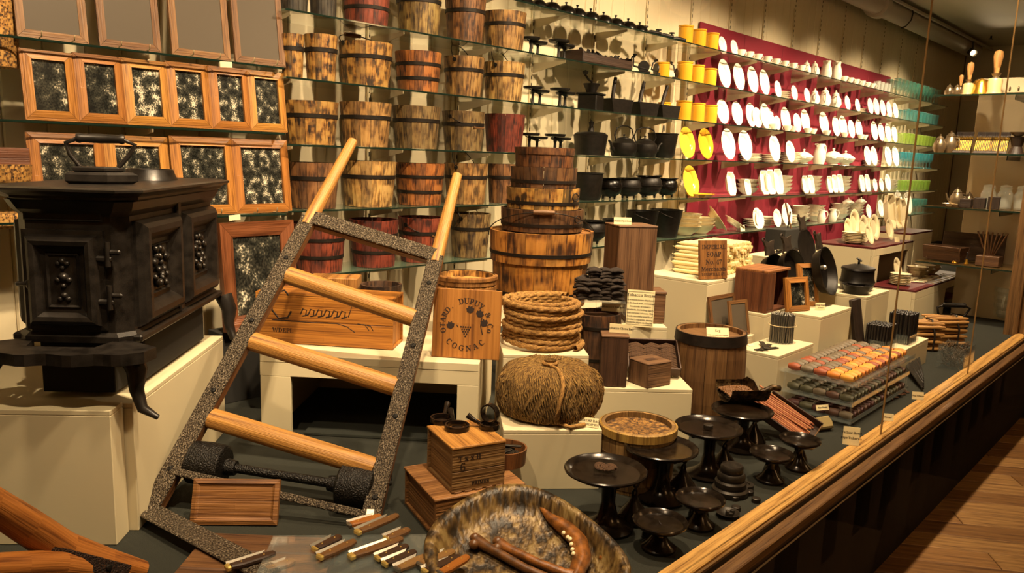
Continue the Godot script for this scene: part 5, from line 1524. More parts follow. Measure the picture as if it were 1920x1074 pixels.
func centre() -> void:
	var pm := mat("plinth_paint", Color("#d2c39f"), 0.6)
	# open-fronted plinth
	var t := thing("open_plinth", "cream painted open-fronted plinth below the lettered crate", "plinth", Vector3(1.37, FLOOR + 0.0005, -2.49), -50.0)
	var w := 0.79
	var d := 0.66
	var h := 0.3185
	part(t, "top", boxm(w, 0.03, d, 0.002), pm, Vector3(w / 2, h - 0.015, -d / 2))
	part(t, "apron", boxm(w, 0.05, 0.018, 0.001), pm, Vector3(w / 2, h - 0.056, -0.01))
	part(t, "stile", boxm(0.11, h - 0.082, 0.018, 0.001), pm, Vector3(0.056, (h - 0.082) / 2, -0.01))
	part(t, "stile", boxm(0.075, h - 0.082, 0.018, 0.001), pm, Vector3(w - 0.038, (h - 0.082) / 2, -0.01))
	part(t, "side", boxm(0.018, h - 0.031, d - 0.04, 0.001), pm, Vector3(0.01, (h - 0.031) / 2, -d / 2 - 0.01))
	part(t, "side", boxm(0.018, h - 0.031, d - 0.04, 0.001), pm, Vector3(w - 0.01, (h - 0.031) / 2, -d / 2 - 0.01))
	part(t, "back", boxm(w - 0.04, h - 0.031, 0.018, 0.001), pm, Vector3(w / 2, (h - 0.031) / 2, -d + 0.012))
	var gr := tmat("carpet_panel", Color("#3a3d33"), "carpet", Vector3(9, 9, 9), 0.95, 0.0, true, 0.8)
	solo("carpet_offcut", "dark green carpeted board lying inside the open plinth", "board", boxm(0.56, 0.012, 0.5, 0.002), gr, Vector3(1.37, FLOOR + 0.007, -2.49) + Vector3(0.643, 0, 0.766) * 0.42 + Vector3(0.766, 0, -0.643) * 0.3, Vector3(0, -50, 0))
	# lettered crate
	var cw := tmat("crate_pine", Color("#b5772f"), "wood", Vector3(2.4, 0.9, 1), 0.5, 0.0, false, 0.5)
	var cc := (Vector3(1.453, 0, -2.625) + Vector3(1.737, 0, -2.238)) / 2 + Vector3(0.81, 0, -0.587) * 0.085
	var cr := crate("lettered_crate", "long pine crate with faded black script lettering", "crate", Vector3(cc.x, 0.9205, cc.z), -53.5, Vector3(0.53, 0.185, 0.15), cw)
	var ink := mat("faded_ink", Color("#241208"), 0.7)
	var zf := 0.0755
	script_mark(cr, "script_capital", [[[0.055, 0.05], [0.04, 0.068], [0.01, 0.06], [-0.012, 0.03], [-0.01, -0.01], [0.015, -0.04], [0.05, -0.035], [0.065, -0.01]]], 0.0035, ink, Vector3(-0.19, 0.135, zf))
	var scr := []
	for k in 6:
		var x := k * 0.03
		scr.append([[x, 0.0], [x + 0.01, 0.022], [x + 0.024, 0.018], [x + 0.02, -0.004], [x + 0.008, -0.006], [x + 0.03, 0.0]])
	scr.append([[0.185, 0.0], [0.2, 0.045], [0.205, 0.0], [0.2, -0.03]])
	script_mark(cr, "script_word", scr, 0.0024, ink, Vector3(-0.09, 0.115, zf))
	script_mark(cr, "script_flourish", [[[-0.2, 0.0], [-0.05, -0.002], [0.05, 0.0], [0.09, -0.01], [0.12, -0.03]], [[0.13, 0.004], [0.16, 0.0], [0.175, -0.02]], [[0.15, 0.003], [0.18, -0.002], [0.19, -0.02]]], 0.0016, ink, Vector3(0.0, 0.088, zf))
	part(cr, "stamped_word", text_mesh("WDEPL", 0.022), ink, Vector3(-0.16, 0.05, zf))
	part(cr, "lid", boxm(0.53, 0.009, 0.15, 0.001), cw, Vector3(0, 0.1895, 0))
	# cognac board
	var bm := tmat("cognac_wood", Color("#a9702f"), "wood", Vector3(1.0, 0.5, 1), 0.55, 0.0, false, 0.3)
	var cg := thing("stencilled_board", "square wooden board stencilled with a ring of letters and a grape cluster", "board", Vector3(1.885, 0.921, -1.965), -53.0)
	cg.rotation_order = EULER_ORDER_YXZ
	cg.rotation_degrees.x = -7.0
	part(cg, "board", boxm(0.247, 0.25, 0.014, 0.002), bm, Vector3(0, 0.125, -0.007))
	part(cg, "ring_lettering", ring_text("OTARD. DUPUY & Co", 0.026, 0.086, 92.0, 13.0), ink, Vector3(0.0, 0.122, 0.0006))
	part(cg, "lower_lettering", ring_text("COGNAC", 0.027, 0.088, -90.0, 17.0, true), ink, Vector3(-0.002, 0.124, 0.0006))
	var gp := []
	for r in 5:
		for k in 5 - r:
			gp.append([lathe([Vector2(0, 0), Vector2(0.0034, 0), Vector2(0.003, 0.0008), Vector2(0, 0.0008)], 8), xf(Vector3((k - (4 - r) * 0.5) * 0.0085, -r * 0.0085, 0), Vector3(90, 0, 0))])
	part(cg, "stencilled_grapes", join(gp), ink, Vector3(-0.002, 0.114, 0.0004))
	var lf := [Vector2(0, -0.014), Vector2(0.012, -0.008), Vector2(0.015, 0.004), Vector2(0.008, 0.006), Vector2(0.007, 0.014), Vector2(0, 0.01), Vector2(-0.007, 0.014), Vector2(-0.008, 0.006), Vector2(-0.015, 0.004), Vector2(-0.012, -0.008)]
	var lm := ext(lf, 0.0008)
	for q in [[-0.058, 0.118, 10.0], [0.012, 0.178, 0.0], [0.048, 0.165, -30.0], [0.064, 0.132, 40.0]]:
		part(cg, "stencilled_leaf", lm, ink, Vector3(q[0], q[1], 0.0006), Vector3(0, 0, q[2]))
	script_mark(cg, "stencilled_stem", [[[0.055, 0.15], [0.052, 0.12], [0.06, 0.09]], [[-0.035, 0.12], [-0.03, 0.112]]], 0.0018, ink, Vector3(0, 0, 0.0005))
	# things behind the crate: keg with corded rim, pale box, dark tub
	var kg := thing("corded_keg", "small pale keg bound with withy hoops behind the stencilled board", "keg", Vector3(2.205, 0.921, -2.30))
	var kc := paint("kegpale", "#b08648")
	staved(kg, 0.115, 0.122, 0.235, 14, kc, wood("withy", "#8a5f30"), [[0.9, 0.02], [0.78, 0.018]], 0.012, 0.21, 0.004)
	part(kg, "rim_withy", lathe([Vector2(0.118, 0.214), Vector2(0.13, 0.222), Vector2(0.13, 0.234), Vector2(0.118, 0.238)], 30), wood("withy", "#8a5f30"))
	solo("pale_box", "plain pale wooden box behind the lettered crate", "box", boxm(0.2, 0.215, 0.12, 0.003), wood("palebox", "#a8763a"), Vector3(1.813, 0.921 + 0.108, -2.672), Vector3(0, -45, 0))
	var tb := thing("dark_tub", "small dark wooden tub between the pale box and the keg", "tub", Vector3(1.939, 0.921, -2.527))
	staved(tb, 0.07, 0.085, 0.19, 12, paint("darktub", "#4a3322"), black(), [[0.5, 0.014]])
	# stacked measures and tubs
	var tc := Vector3(2.624, 0, -2.262)
	solo("tub_stand", "plain cream block under the stacked tubs", "block", boxm(0.29, 0.399, 0.3, 0.002), pm, tc + Vector3(0, FLOOR + 0.2, 0), Vector3(0, -50, 0))
	var hoopd := tmat("hoop_dark", Color("#241a12"), "iron", Vector3(4, 4, 4), 0.6, 0.4, true)
	var col := [paint("tubgold", "#a8732f", "worn", 2.2), paint("tubtan", "#b07c3a", "worn", 2.0), paint("tubbrown", "#8a5a2c", "worn", 2.4), paint("tubworn", "#b08a4a", "mottle", 2.6), paint("tubdark", "#5e4024", "worn", 2.4), paint("tubdeep", "#6e4626", "worn", 2.8)]
	var spec := [[0.215, 0.19, 0, "broad lowest tub of the stack behind the rope coil", 0.06], [0.232, 0.135, 1, "widest tub of the stack with one dark hoop near its foot", 0.04], [0.185, 0.095, 4, "dark stained tub with iron ring, third of the stack", 0.0], [0.163, 0.09, 3, "flaking cream tub with iron ring, fourth of the stack", 0.0], [0.148, 0.088, 4, "plain brown tub, fifth of the stack", 0.0], [0.13, 0.08, 5, "small lidded measure crowning the stack of tubs", 0.0]]
	var y := 1.001
	var k2 := 0
	for s in spec:
		var tt := thing("stacked_tub", s[3], "tub", Vector3(tc.x, y, tc.z), 13.0 * k2, "stacked wooden tubs")
		staved(tt, s[0] * 0.97, s[0], s[1], 16, col[s[2]], hoopd, [[0.3, 0.014]] if k2 != 5 else [[0.85, 0.03, col[5][0]]], 0.012, s[1] - 0.006)
		if k2 == 2 or k2 == 3:
			part(tt, "ring_pull", tube(arc(0, 0, 0.016, 0, 350, 14), 0.0025, 6), hoopd, Vector3(0.045, s[1] * 0.62, s[0] + 0.004).rotated(Vector3.UP, deg_to_rad(-10 - 13.0 * k2)), Vector3(0, -10 - 13.0 * k2, 0))
		if k2 == 1:
			bail(tt, s[0], s[1] * 0.85, 60.0, true, -60.0)
		y += s[1] + 0.001
		k2 += 1
	# rope on its plinth
	pedestal("cream plinth under the coil of rope", Vector3(1.955, 0, -1.842), -42.0, 0.31, 0.34, 0.95)
	var rc := Vector3(2.185, 0.951, -1.862)
	var path := []
	var turns := 9
	for i in turns * 120 + 1:
		var a := TAU * i / 120.0
		var lvl := float(i) / 120.0
		var rr := 0.138 + 0.006 * sin(lvl * 2.3) + 0.004 * sin(a * 3.0 + lvl)
		path.append(Vector3(cos(a) * rr, 0.012 + lvl * 0.0176 + 0.002 * sin(a * 2.0), sin(a) * rr))
	var rp := thing("rope_coil", "thick coil of laid hemp rope standing on a plinth", "rope", rc)
	var rmat := tmat("hemp_rope", Color("#cfa462"), "fibre", Vector3(20, 6, 1), 0.85, 0.0, false, 0.6)
	part(rp, "outer_coil", rope_mesh(path, 0.0108, 0.042), rmat)
	var path2 := []
	for i in 361:
		var a := TAU * i / 120.0
		path2.append(Vector3(cos(a) * 0.116, 0.135 + 0.012 * i / 120.0 + 0.006 * sin(a), sin(a) * 0.116))
	part(rp, "inner_coil", rope_mesh(path2, 0.0108, 0.042), rmat)
	part(rp, "rope_end", rope_mesh([Vector3(0.1, 0.012, 0.115), Vector3(0.07, 0.012, 0.142), Vector3(0.03, 0.012, 0.158), Vector3(0.0, 0.012, 0.163)], 0.011, 0.03), rmat)
	# burlap bundle
	pedestal("cream plinth under the hemp bundle", Vector3(1.70, 0, -1.59), -42.0, 0.315, 0.34, 0.80)
	var hb := thing("hemp_bundle", "round woven hemp bundle drawn together and tied with rope", "bundle", Vector3(1.942, 0.801, -1.612))
	var bmat := tmat("burlap", Color("#b8965a"), "fibre", Vector3(9, 5, 1), 0.95, 0.0, false, 1.4)
	var nz := FastNoiseLite.new()
	nz.seed = 5
	nz.frequency = 6.0
	var prof := [[0.12, 0.0], [0.155, 0.01], [0.168, 0.04], [0.17, 0.08], [0.162, 0.12], [0.138, 0.15], [0.1, 0.168], [0.06, 0.166], [0.03, 0.158], [0.016, 0.166], [0.02, 0.18]]
	var P := func(u: float, v: float) -> Vector3:
		var f := v * (prof.size() - 1)
		var i0 := mini(int(f), prof.size() - 2)
		var q0: Array = prof[i0]
		var q1: Array = prof[i0 + 1]
		var r := lerpf(q0[0], q1[0], f - i0)
		var yy := lerpf(q0[1], q1[1], f - i0)
		var a := TAU * u
		var m := 1.0 + 0.05 * sin(a * 9.0) * minf(1.0, yy * 14.0) + 0.05 * nz.get_noise_3d(cos(a) * 0.6, yy * 2.0, sin(a) * 0.6)
		return Vector3(cos(a) * r * m, yy, sin(a) * r * m)
	var sb := SurfaceTool.new()
	sb.begin(Mesh.PRIMITIVE_TRIANGLES)
	var NU := 84
	var NV := 40
	for iu in NU:
		for iv in NV:
			var c4 := [[iu, iv], [iu, iv + 1], [iu + 1, iv + 1], [iu + 1, iv]]
			for j in [0, 2, 1, 0, 3, 2]:
				var uu := float(c4[j][0]) / NU
				var vv := float(c4[j][1]) / NV
				sb.set_uv(Vector2(uu * 1.06, vv * 0.36))
				sb.add_vertex(P.call(fposmod(uu, 1.0), vv))
	sb.index()
	sb.generate_normals()
	part(hb, "sack", finish(sb), bmat)
	# coarse twine strands that cover the sack, too many to count
	var ss := SurfaceTool.new()
	ss.begin(Mesh.PRIMITIVE_TRIANGLES)
	for k in 190:
		var u0 := k / 190.0
		var pts := []
		var v0 := rf(0.0, 0.1)
		var v1 := rf(0.55, 0.78)
		for j in 15:
			var v := lerpf(v0, v1, j / 14.0)
			var q: Vector3 = P.call(fposmod(u0 + 0.004 * sin(v * 40.0 + k), 1.0), v)
			var o := Vector3(q.x, 0.0, q.z).normalized() * rf(0.001, 0.0065)
			pts.append(q + o)
		add_tube(ss, pts, rf(0.0024, 0.0042), 5, false, false)
	var sp := part(hb, "twine_strands", finish(ss), bmat)
	sp.set_meta("kind", "stuff")
	var tie := []
	for j in 15:
		var v := lerpf(0.03, 0.86, j / 14.0)
		var q: Vector3 = P.call(fposmod(0.355 + 0.01 * sin(v * 9.0), 1.0), v)
		tie.append(q * Vector3(1.07, 1.0, 1.07) + Vector3(0, 0.006, 0))
	tie.reverse()
	tie.append(Vector3(-0.085, 0.008, 0.165))
	tie.append(Vector3(-0.03, 0.008, 0.18))
	part(hb, "tie_rope", rope_mesh(tie, 0.007, 0.022), rmat)
	part(hb, "neck_binding", tube(arc(0, 0, 0.022, 0, 350, 16), 0.006, 7), rmat, Vector3(0, 0.168, 0), Vector3(90, 0, 0))
	sign_card("name_card", "cream card on the plinth edge naming the woven hemp bag", Vector3(1.914, 0.800, -1.435) + Vector3(0, 0.001, 0), -62.0, 25.0, 0.088, 0.03, [["WOVEN HEMP BAG", 0.0095, 0.0, 0.005, true], ["CONTAINING HEMP ROPE", 0.008, 0.0, -0.007, true]])

func tobacco() -> void:
	var dkw := tmat("tob_dark", Color("#4d3220"), "wood", Vector3(3, 1.5, 1), 0.6)
	var brw := tmat("tob_brown", Color("#735236"), "wood", Vector3(2.6, 1.3, 1), 0.65)
	pedestal("cream plinth under the tobacco boxes and keg", Vector3(2.265, 0, -1.692), -44.0, 0.40, 0.30, 0.80)
	pedestal("small cream plinth behind the printed tobacco sign", Vector3(2.69, 0, -1.84), -44.0, 0.19, 0.2, 0.95)
	# keg holding the dark tobacco cloves
	var kp := Vector3(2.553, 0.800, -1.801)
	var kg := thing("clove_keg", "dark slender keg carrying a clear stand of tobacco cloves", "keg", Vector3(2.44, 0.801, -1.79))
	staved(kg, 0.088, 0.09, 0.25, 12, paint("darkkeg", "#5a3c24"), black(), [[0.8, 0.012], [0.3, 0.012]], 0.01, 0.235, 0.006)
	var acr := mat("acrylic", Color(0.75, 0.8, 0.78, 0.06), 0.03)
	acr.transparency = BaseMaterial3D.TRANSPARENCY_ALPHA
	var sd := thing("acrylic_stand", "clear acrylic riser on the dark keg under the tobacco cloves", "stand", Vector3(2.44, 1.052, -1.79), -44.0)
	part(sd, "shelf", boxm(0.19, 0.005, 0.13, 0.0), acr, Vector3(0, 0.05, 0))
	for s: float in [-1.0, 1.0]:
		part(sd, "leg", boxm(0.005, 0.047, 0.13, 0.0), acr, Vector3(s * 0.092, 0.0238, 0))
	var leafd := tmat("tob_leaf", Color("#3a2b20"), "fibre", Vector3(20, 20, 1), 0.8, 0.0, false, 1.0)
	var twm := join([[tube([Vector3(-0.034, 0, 0), Vector3(-0.022, 0.003, 0.003), Vector3(0, 0.005, -0.003), Vector3(0.022, 0.003, 0.002), Vector3(0.034, 0, 0)], [0.004, 0.0085, 0.0105, 0.0085, 0.003], 7), xf(Vector3.ZERO)], [tube([Vector3(-0.03, 0.002, 0.006), Vector3(0, 0.006, 0.009), Vector3(0.03, 0.001, 0.004)], [0.003, 0.006, 0.003], 6), xf(Vector3.ZERO)]])
	var ax := Vector3(0.719, 0, 0.695)
	var az := Vector3(0.695, 0, -0.719)
	for r in 10:
		for c in 4:
			for z in 3:
				if r > 6 and (c == 0 or z == 0):
					continue
				solo("tobacco_clove", "dark twisted tobacco clove in the heap on the clear riser", "tobacco", twm, leafd, Vector3(2.44, 1.110 + r * 0.0115, -1.79) + ax * ((c - 1.5) * 0.045 + rf(-0.008, 0.008)) + az * ((z - 1) * 0.034 + rf(-0.01, 0.01)), Vector3(rf(-8, 8), -44 + rf(-25, 25), rf(-8, 8)), "heaped tobacco cloves", Vector3(0.8, 0.9, 0.9))
	# tall brown box on a lower box
	var lb := thing("low_brown_box", "low reddish brown box behind the printed sign", "box", Vector3(2.86, 0.951, -1.86), -44.0)
	part(lb, "body", boxm(0.17, 0.128, 0.13, 0.003), brw, Vector3(0, 0.064, 0))
	part(lb, "lid", boxm(0.176, 0.012, 0.136, 0.002), brw, Vector3(0, 0.134, 0))
	var tb := thing("tall_brown_box", "tall plain brown wooden box standing on a lower box, card on top", "box", Vector3(2.80, 1.0915, -1.905), -44.0 + 12.0)
	part(tb, "body", boxm(0.175, 0.275, 0.16, 0.003), brw, Vector3(0, 0.1375, 0))
	part(tb, "lid", boxm(0.178, 0.008, 0.163, 0.002), brw, Vector3(0, 0.279, 0))
	sign_card("shelf_card", "small cream card propped on top of the tall brown box", Vector3(2.735, 1.3755, -1.905), -44.0, 10.0, 0.075, 0.03, [["Natural Pipe Stems", 0.009, 0.0, 0.0, true]])
	# dark upright box, cigar box, tray of twists
	var ub := thing("dark_upright_box", "dark upright wooden box in front of the slender keg", "box", Vector3(2.375, 0.801, -1.66), -50.0)
	part(ub, "body", boxm(0.10, 0.19, 0.085, 0.003), dkw, Vector3(0, 0.095, 0))
	part(ub, "lid_edge", boxm(0.104, 0.008, 0.089, 0.002), brw, Vector3(0, 0.194, 0))
	var cb := thing("cigar_box", "small square reddish box with a pressed lid mark", "box", Vector3(2.495, 0.801, -1.572), -14.0)
	part(cb, "body", boxm(0.12, 0.088, 0.11, 0.002), brw, Vector3(0, 0.044, 0))
	part(cb, "lid", boxm(0.122, 0.006, 0.112, 0.002), brw, Vector3(0, 0.0915, 0))
	part(cb, "stamp", boxes([[Vector3(0.05, 0.001, 0.03), Vector3(0, 0.095, 0)]], 0.0), dkw)
	var tc := Vector3(2.645, 0.815, -1.665)
	var ty := thing("twist_tray", "tilted black tray holding rows of brown tobacco twists", "tray", tc, -48.0)
	ty.rotation_order = EULER_ORDER_YXZ
	ty.rotation_degrees.x = 34.0
	part(ty, "base", boxm(0.2, 0.008, 0.15, 0.001), dkw, Vector3(0, 0.05, 0))
	for s: float in [-1.0, 1.0]:
		part(ty, "side", boxm(0.006, 0.04, 0.15, 0.001), dkw, Vector3(s * 0.102, 0.068, 0))
		part(ty, "end", boxm(0.2, 0.04, 0.006, 0.001), dkw, Vector3(0, 0.068, s * 0.077))
	var twist := tmat("tob_twist", Color("#6b4c30"), "fibre", Vector3(20, 12, 1), 0.8, 0.0, false, 1.0)
	var tr3 := ty.transform
	for r in 11:
		for c in 3:
			var q := tr3 * Vector3((c - 1) * 0.062, 0.063 + 0.002 * (r % 2), -0.062 + r * 0.0125)
			var o := solo("tobacco_twist", "brown tobacco twist lying in rows in the tilted black tray", "tobacco", twm, twist, q, Vector3.ZERO, "tobacco twists in the tray")
			o.basis = tr3.basis * Basis(Vector3.UP, rf(-0.12, 0.12))
	for k in 2:
		solo("wire_easel", "little bent wire easel on the plinth before the twist tray", "easel", tube([Vector3(-0.012, 0.03, 0), Vector3(-0.014, 0.002, 0.004), Vector3(0.014, 0.002, 0.004), Vector3(0.012, 0.03, 0)], 0.0016, 6), mat("clear_clip", Color("#c9b48a"), 0.2), Vector3(2.614, 0.800, -1.577) + ax * (0.045 * k) + Vector3(0, 0.0005, 0), Vector3(0, -40, 0), "bent wire easels")
	sign_card("tobacco_sign", "tall cream printed sign headed Tobacco Boxes", Vector3(2.735, 0.951, -1.79), -60.0, 8.0, 0.115, 0.155, [["Tobacco Boxes", 0.016, 0.0, 0.056, true], ["A wooden boxes displayed", 0.0085, 0.0, 0.036, true], ["to the back wall, contained", 0.0085, 0.0, 0.022, true], ["hundreds of tobacco", 0.0085, 0.0, 0.008, true], ["products, including cigars", 0.0085, 0.0, -0.006, true], ["and chewing tobacco. The", 0.0085, 0.0, -0.02, true], ["boats carried a wealth of", 0.0085, 0.0, -0.034, true], ["smoker's supplies, among", 0.0085, 0.0, -0.048, true], ["them the pipes on display", 0.0085, 0.0, -0.06, true]], true)
	sign_card("clove_card", "cream card reading Tobacco Cloves below the dark heap", Vector3(2.49, 1.052, -1.765), -58.0, 4.0, 0.075, 0.036, [["Tobacco Cloves", 0.0115, 0.0, 0.0, true]])
	sign_card("clove_card", "cream card reading Tobacco Clove Bag above the upright box", Vector3(2.39, 1.0005, -1.645), -58.0, 4.0, 0.085, 0.034, [["Tobacco Clove Bag", 0.0105, 0.0, 0.0, true]])
	# big upright barrel
	var bb := thing("nail_barrel", "tall brown staved barrel with broad dark rim hoop and card", "barrel", Vector3(2.838, 0.601, -1.508))
	var bc := [tmat("barrel_a", Color("#7d5a34"), "wood", Vector3(3, 1.2, 1), 0.6), tmat("barrel_b", Color("#6d4c2a"), "wood", Vector3(3.4, 1.1, 1), 0.6), tmat("barrel_c", Color("#86633a"), "wood", Vector3(2.8, 1.3, 1), 0.6)]
	staved(bb, 0.134, 0.14, 0.372, 11, bc, tmat("barrel_hoop", Color("#2a2019"), "iron", Vector3(4, 4, 4), 0.55, 0.4, true), [[0.945, 0.042], [0.1, 0.03]], 0.014, 0.352, 0.012, 15.0)
	sign_card("barrel_card", "cream card leaning on the barrel head", Vector3(2.77, 0.954, -1.44), -50.0, 30.0, 0.088, 0.052, [["Keg", 0.012, 0.0, 0.012, false], ["held cut nails and spikes", 0.007, 0.0, -0.006, false], ["sold by the pound", 0.006, 0.0, -0.016, false]])

func open_plinth(label: String, at: Vector3, w: float, d: float, top: float, x0: float, x1: float) -> void:
	# red-topped plinth along the wall, with a dark opening in its front between x0 and x1
	var pm := mat("plinth_paint", Color("#d2c39f"), 0.6)
	var rd := mat("plinth_red", Color("#4f0d12"), 0.5)
	var t := thing("display_plinth", label, "plinth", Vector3(at.x, FLOOR + 0.0005, at.z))
	var h := top - FLOOR - 0.001
	part(t, "top", boxm(w, 0.014, d, 0.0015), rd, Vector3(w / 2, h - 0.007, -d / 2))
	part(t, "apron", boxm(w, 0.05, 0.02, 0.001), pm, Vector3(w / 2, h - 0.039, -0.01))
	part(t, "front_panel", boxm(x0, h - 0.065, 0.02, 0.001), pm, Vector3(x0 / 2, (h - 0.065) / 2, -0.01))
	part(t, "front_panel", boxm(w - x1, h - 0.065, 0.02, 0.001), pm, Vector3((w + x1) / 2, (h - 0.065) / 2, -0.01))
	part(t, "side", boxm(0.02, h - 0.015, d - 0.021, 0.001), pm, Vector3(0.01, (h - 0.015) / 2, -d / 2 - 0.0105))
	part(t, "side", boxm(0.02, h - 0.015, d - 0.021, 0.001), pm, Vector3(w - 0.01, (h - 0.015) / 2, -d / 2 - 0.0105))
	part(t, "back", boxm(w - 0.042, h - 0.015, 0.012, 0.001), pm, Vector3(w / 2, (h - 0.015) / 2, -d + 0.007))
	part(t, "inner_shelf", boxm(w - 0.042, 0.012, d - 0.04, 0.001), rd, Vector3(w / 2, h * 0.3, -d / 2 - 0.008))

func spool_parts(cw: Material, ct: Material) -> ArrayMesh:
	return lathe([Vector2(0.005, -0.026), Vector2(0.0115, -0.026), Vector2(0.0125, -0.023), Vector2(0.0135, -0.018), Vector2(0.0172, -0.009), Vector2(0.0172, 0.009), Vector2(0.0135, 0.018), Vector2(0.0125, 0.023), Vector2(0.0115, 0.026), Vector2(0.005, 0.026), Vector2(0.005, -0.026)], 14)

func right_side() -> void:
	var bk := black()
	var acr := mat("acrylic", Color(0.75, 0.8, 0.78, 0.06), 0.03)
	# ---- candles ----
	pedestal("tall cream plinth under the stacked tallow candles", Vector3(3.23, 0, -1.753), 0.0, 0.60, 0.36, 1.10)
	var wax := mat("tallow", Color("#e2cf98"), 0.5)
	wax.subsurf_scatter_enabled = true
	wax.subsurf_scatter_strength = 0.15
	var cm := join([[tube([Vector3(0, 0, 0.11), Vector3(0, 0, 0.0), Vector3(0, 0, -0.1), Vector3(0, 0, -0.112)], [0.0105, 0.0102, 0.0098, 0.005], 9), xf(Vector3.ZERO)], [tube([Vector3(0, 0, -0.11), Vector3(0, 0.002, -0.125)], 0.0015, 5), xf(Vector3.ZERO)]])
	for r in 8:
		var n := 20 - (r / 2) * 1
		for c in n:
			solo("tallow_candle", "ivory tallow candle in the big stack on the tall plinth", "candle", cm, wax, Vector3(3.385 + c * 0.0214 + (0.0107 if r % 2 == 1 else 0.0) + (r / 2) * 0.009, 1.112 + r * 0.0188, -1.925 + rf(-0.012, 0.012)), Vector3(0, rf(-1.5, 1.5), rf(0, 90)), "stacked tallow candles")
	solo("tallow_candle", "single ivory candle lying in front of the candle stack", "candle", cm, wax, Vector3(3.74, 1.112, -1.775), Vector3(0, 82, 0))
	var em := thing("advertising_board", "small brown board printed with faded advertising, propped before the candles", "board", Vector3(3.335, 1.101, -1.785), -26.0)
	em.rotation_order = EULER_ORDER_YXZ
	em.rotation_degrees.x = -8.0
	part(em, "board", boxm(0.155, 0.185, 0.016, 0.002), wood("lidwood", "#8a5c2c"), Vector3(0, 0.0925, 0))
	part(em, "printing", lines_mesh([["IMPERIAL", 0.026, 0.0, 0.06, true], ["SOAP", 0.03, 0.0, 0.025, true], ["No. 47", 0.03, 0.0, -0.012, true], ["Merchants", 0.026, 0.0, -0.045, true], ["LOUISVILLE, KY.", 0.016, 0.0, -0.07, true]]), mat("faded_ink", Color.WHITE), Vector3(0, 0.0925, 0.0085))
	# ---- slates, box, mirrors ----
	pedestal("low cream plinth under the two leaning slates", Vector3(3.02, 0, -1.60), 0.0, 0.42, 0.145, 0.85)
	pedestal("cream plinth under the open wooden box", Vector3(3.45, 0, -1.562), 0.0, 0.36, 0.185, 0.95)
	pedestal("low cream plinth under the bundled slate pencils", Vector3(3.117, 0, -1.336), 0.0, 0.37, 0.19, 0.85)
	pedestal("cream plinth under the two small framed mirrors", Vector3(3.62, 0, -1.365), 0.0, 0.39, 0.19, 0.95)
	var slate := mat("slate", Color("#4f4436"), 0.7)
	framed("leaning_slate", "larger wood-framed slate leaning behind the barrel", "slate", Vector3(3.325, 0.851, -1.70), -4.0, 12.0, 0.22, 0.185, 0.018, wood("slate_frame2", "#7a5430"), slate, "slate", "leaning slates", 0.01, 0.01)
	framed("leaning_slate", "smaller wood-framed slate leaning before the larger one", "slate", Vector3(3.36, 0.851, -1.64), -14.0, 12.0, 0.13, 0.165, 0.016, wood("slate_frame", "#8a6238"), slate, "slate", "leaning slates", 0.01, 0.01)
	var wb := thing("open_wooden_box", "reddish wooden box open at one side behind the little mirrors", "box", Vector3(3.59, 0.951, -1.655), 0.0)
	var bx := wood("redbox", "#6e3f22")
	part(wb, "side", boxm(0.012, 0.19, 0.17, 0.002), bx, Vector3(-0.115, 0.095, 0))
	part(wb, "top", boxm(0.242, 0.012, 0.17, 0.002), wood("redbox_top", "#a0683a"), Vector3(0, 0.196, 0))
	part(wb, "bottom", boxm(0.218, 0.012, 0.17, 0.002), bx, Vector3(0.0, 0.006, 0))
	part(wb, "back", boxm(0.218, 0.178, 0.01, 0.002), bx, Vector3(0.0, 0.101, -0.08))
	part(wb, "front", boxm(0.07, 0.178, 0.01, 0.002), bx, Vector3(-0.074, 0.101, 0.08))
	part(wb, "side", boxm(0.012, 0.178, 0.155, 0.002), bx, Vector3(0.109, 0.101, 0.0))
	var hm := tmat("frame_a", Color("#c07a30"), "wood", Vector3(3, 1.5, 1), 0.4)
	framed("small_mirror", "small square oak-framed mirror with greenish foxed glass", "mirror", Vector3(3.663, 0.951, -1.501), -22.0, 12.0, 0.15, 0.165, 0.027, hm, mirror_mat(0, 1.2), "glass")
	framed("small_mirror", "small tall oak-framed mirror with bright glass", "mirror", Vector3(3.829, 0.951, -1.492) + Vector3(0.02, 0, -0.03), -30.0, 14.0, 0.115, 0.215, 0.022, hm, mirror_mat(3, 0.8), "glass")
	sign_card("mirror_card", "tiny cream card standing before the two small mirrors", Vector3(3.791, 0.951, -1.437), -40.0, 10.0, 0.05, 0.036, [["Folding Frames", 0.008, 0.0, 0.006, true], ["& Glass", 0.008, 0.0, -0.007, true]])
	# ---- slate pencils in a ring, files beside ----
	var pc := Vector3(3.395, 0.850, -1.451)
	var gst := mat("steel_grey", Color("#6d675c"), 0.4, 0.6)
	var pm2 := lathe([Vector2(0, 0), Vector2(0.0032, 0.0), Vector2(0.0032, 0.128), Vector2(0.0, 0.131)], 6)
	for k in 90:
		var a := k * 2.39996
		var r := 0.0055 * sqrt(k)
		solo("slate_pencil", "grey slate pencil in the upright ringed bundle", "pencil", pm2, gst, pc + Vector3(cos(a) * r * 1.0, 0.002, sin(a) * r), Vector3(rf(-3, 3), 0, rf(-3, 3)), "bundled slate pencils")
	var rg := thing("bundle_ring", "clear ring and tray holding the slate pencils upright", "ring", pc)
	part(rg, "ring", tube(arc(0, 0, 0.062, 0, 345, 24), 0.0018, 6), mat("clear_clip", Color("#c9b48a"), 0.2), Vector3(0, 0.08, 0), Vector3(90, 0, 0))
	part(rg, "tray", lathe([Vector2(0, 0), Vector2(0.066, 0), Vector2(0.066, 0.001), Vector2(0, 0.001)], 24), acr)
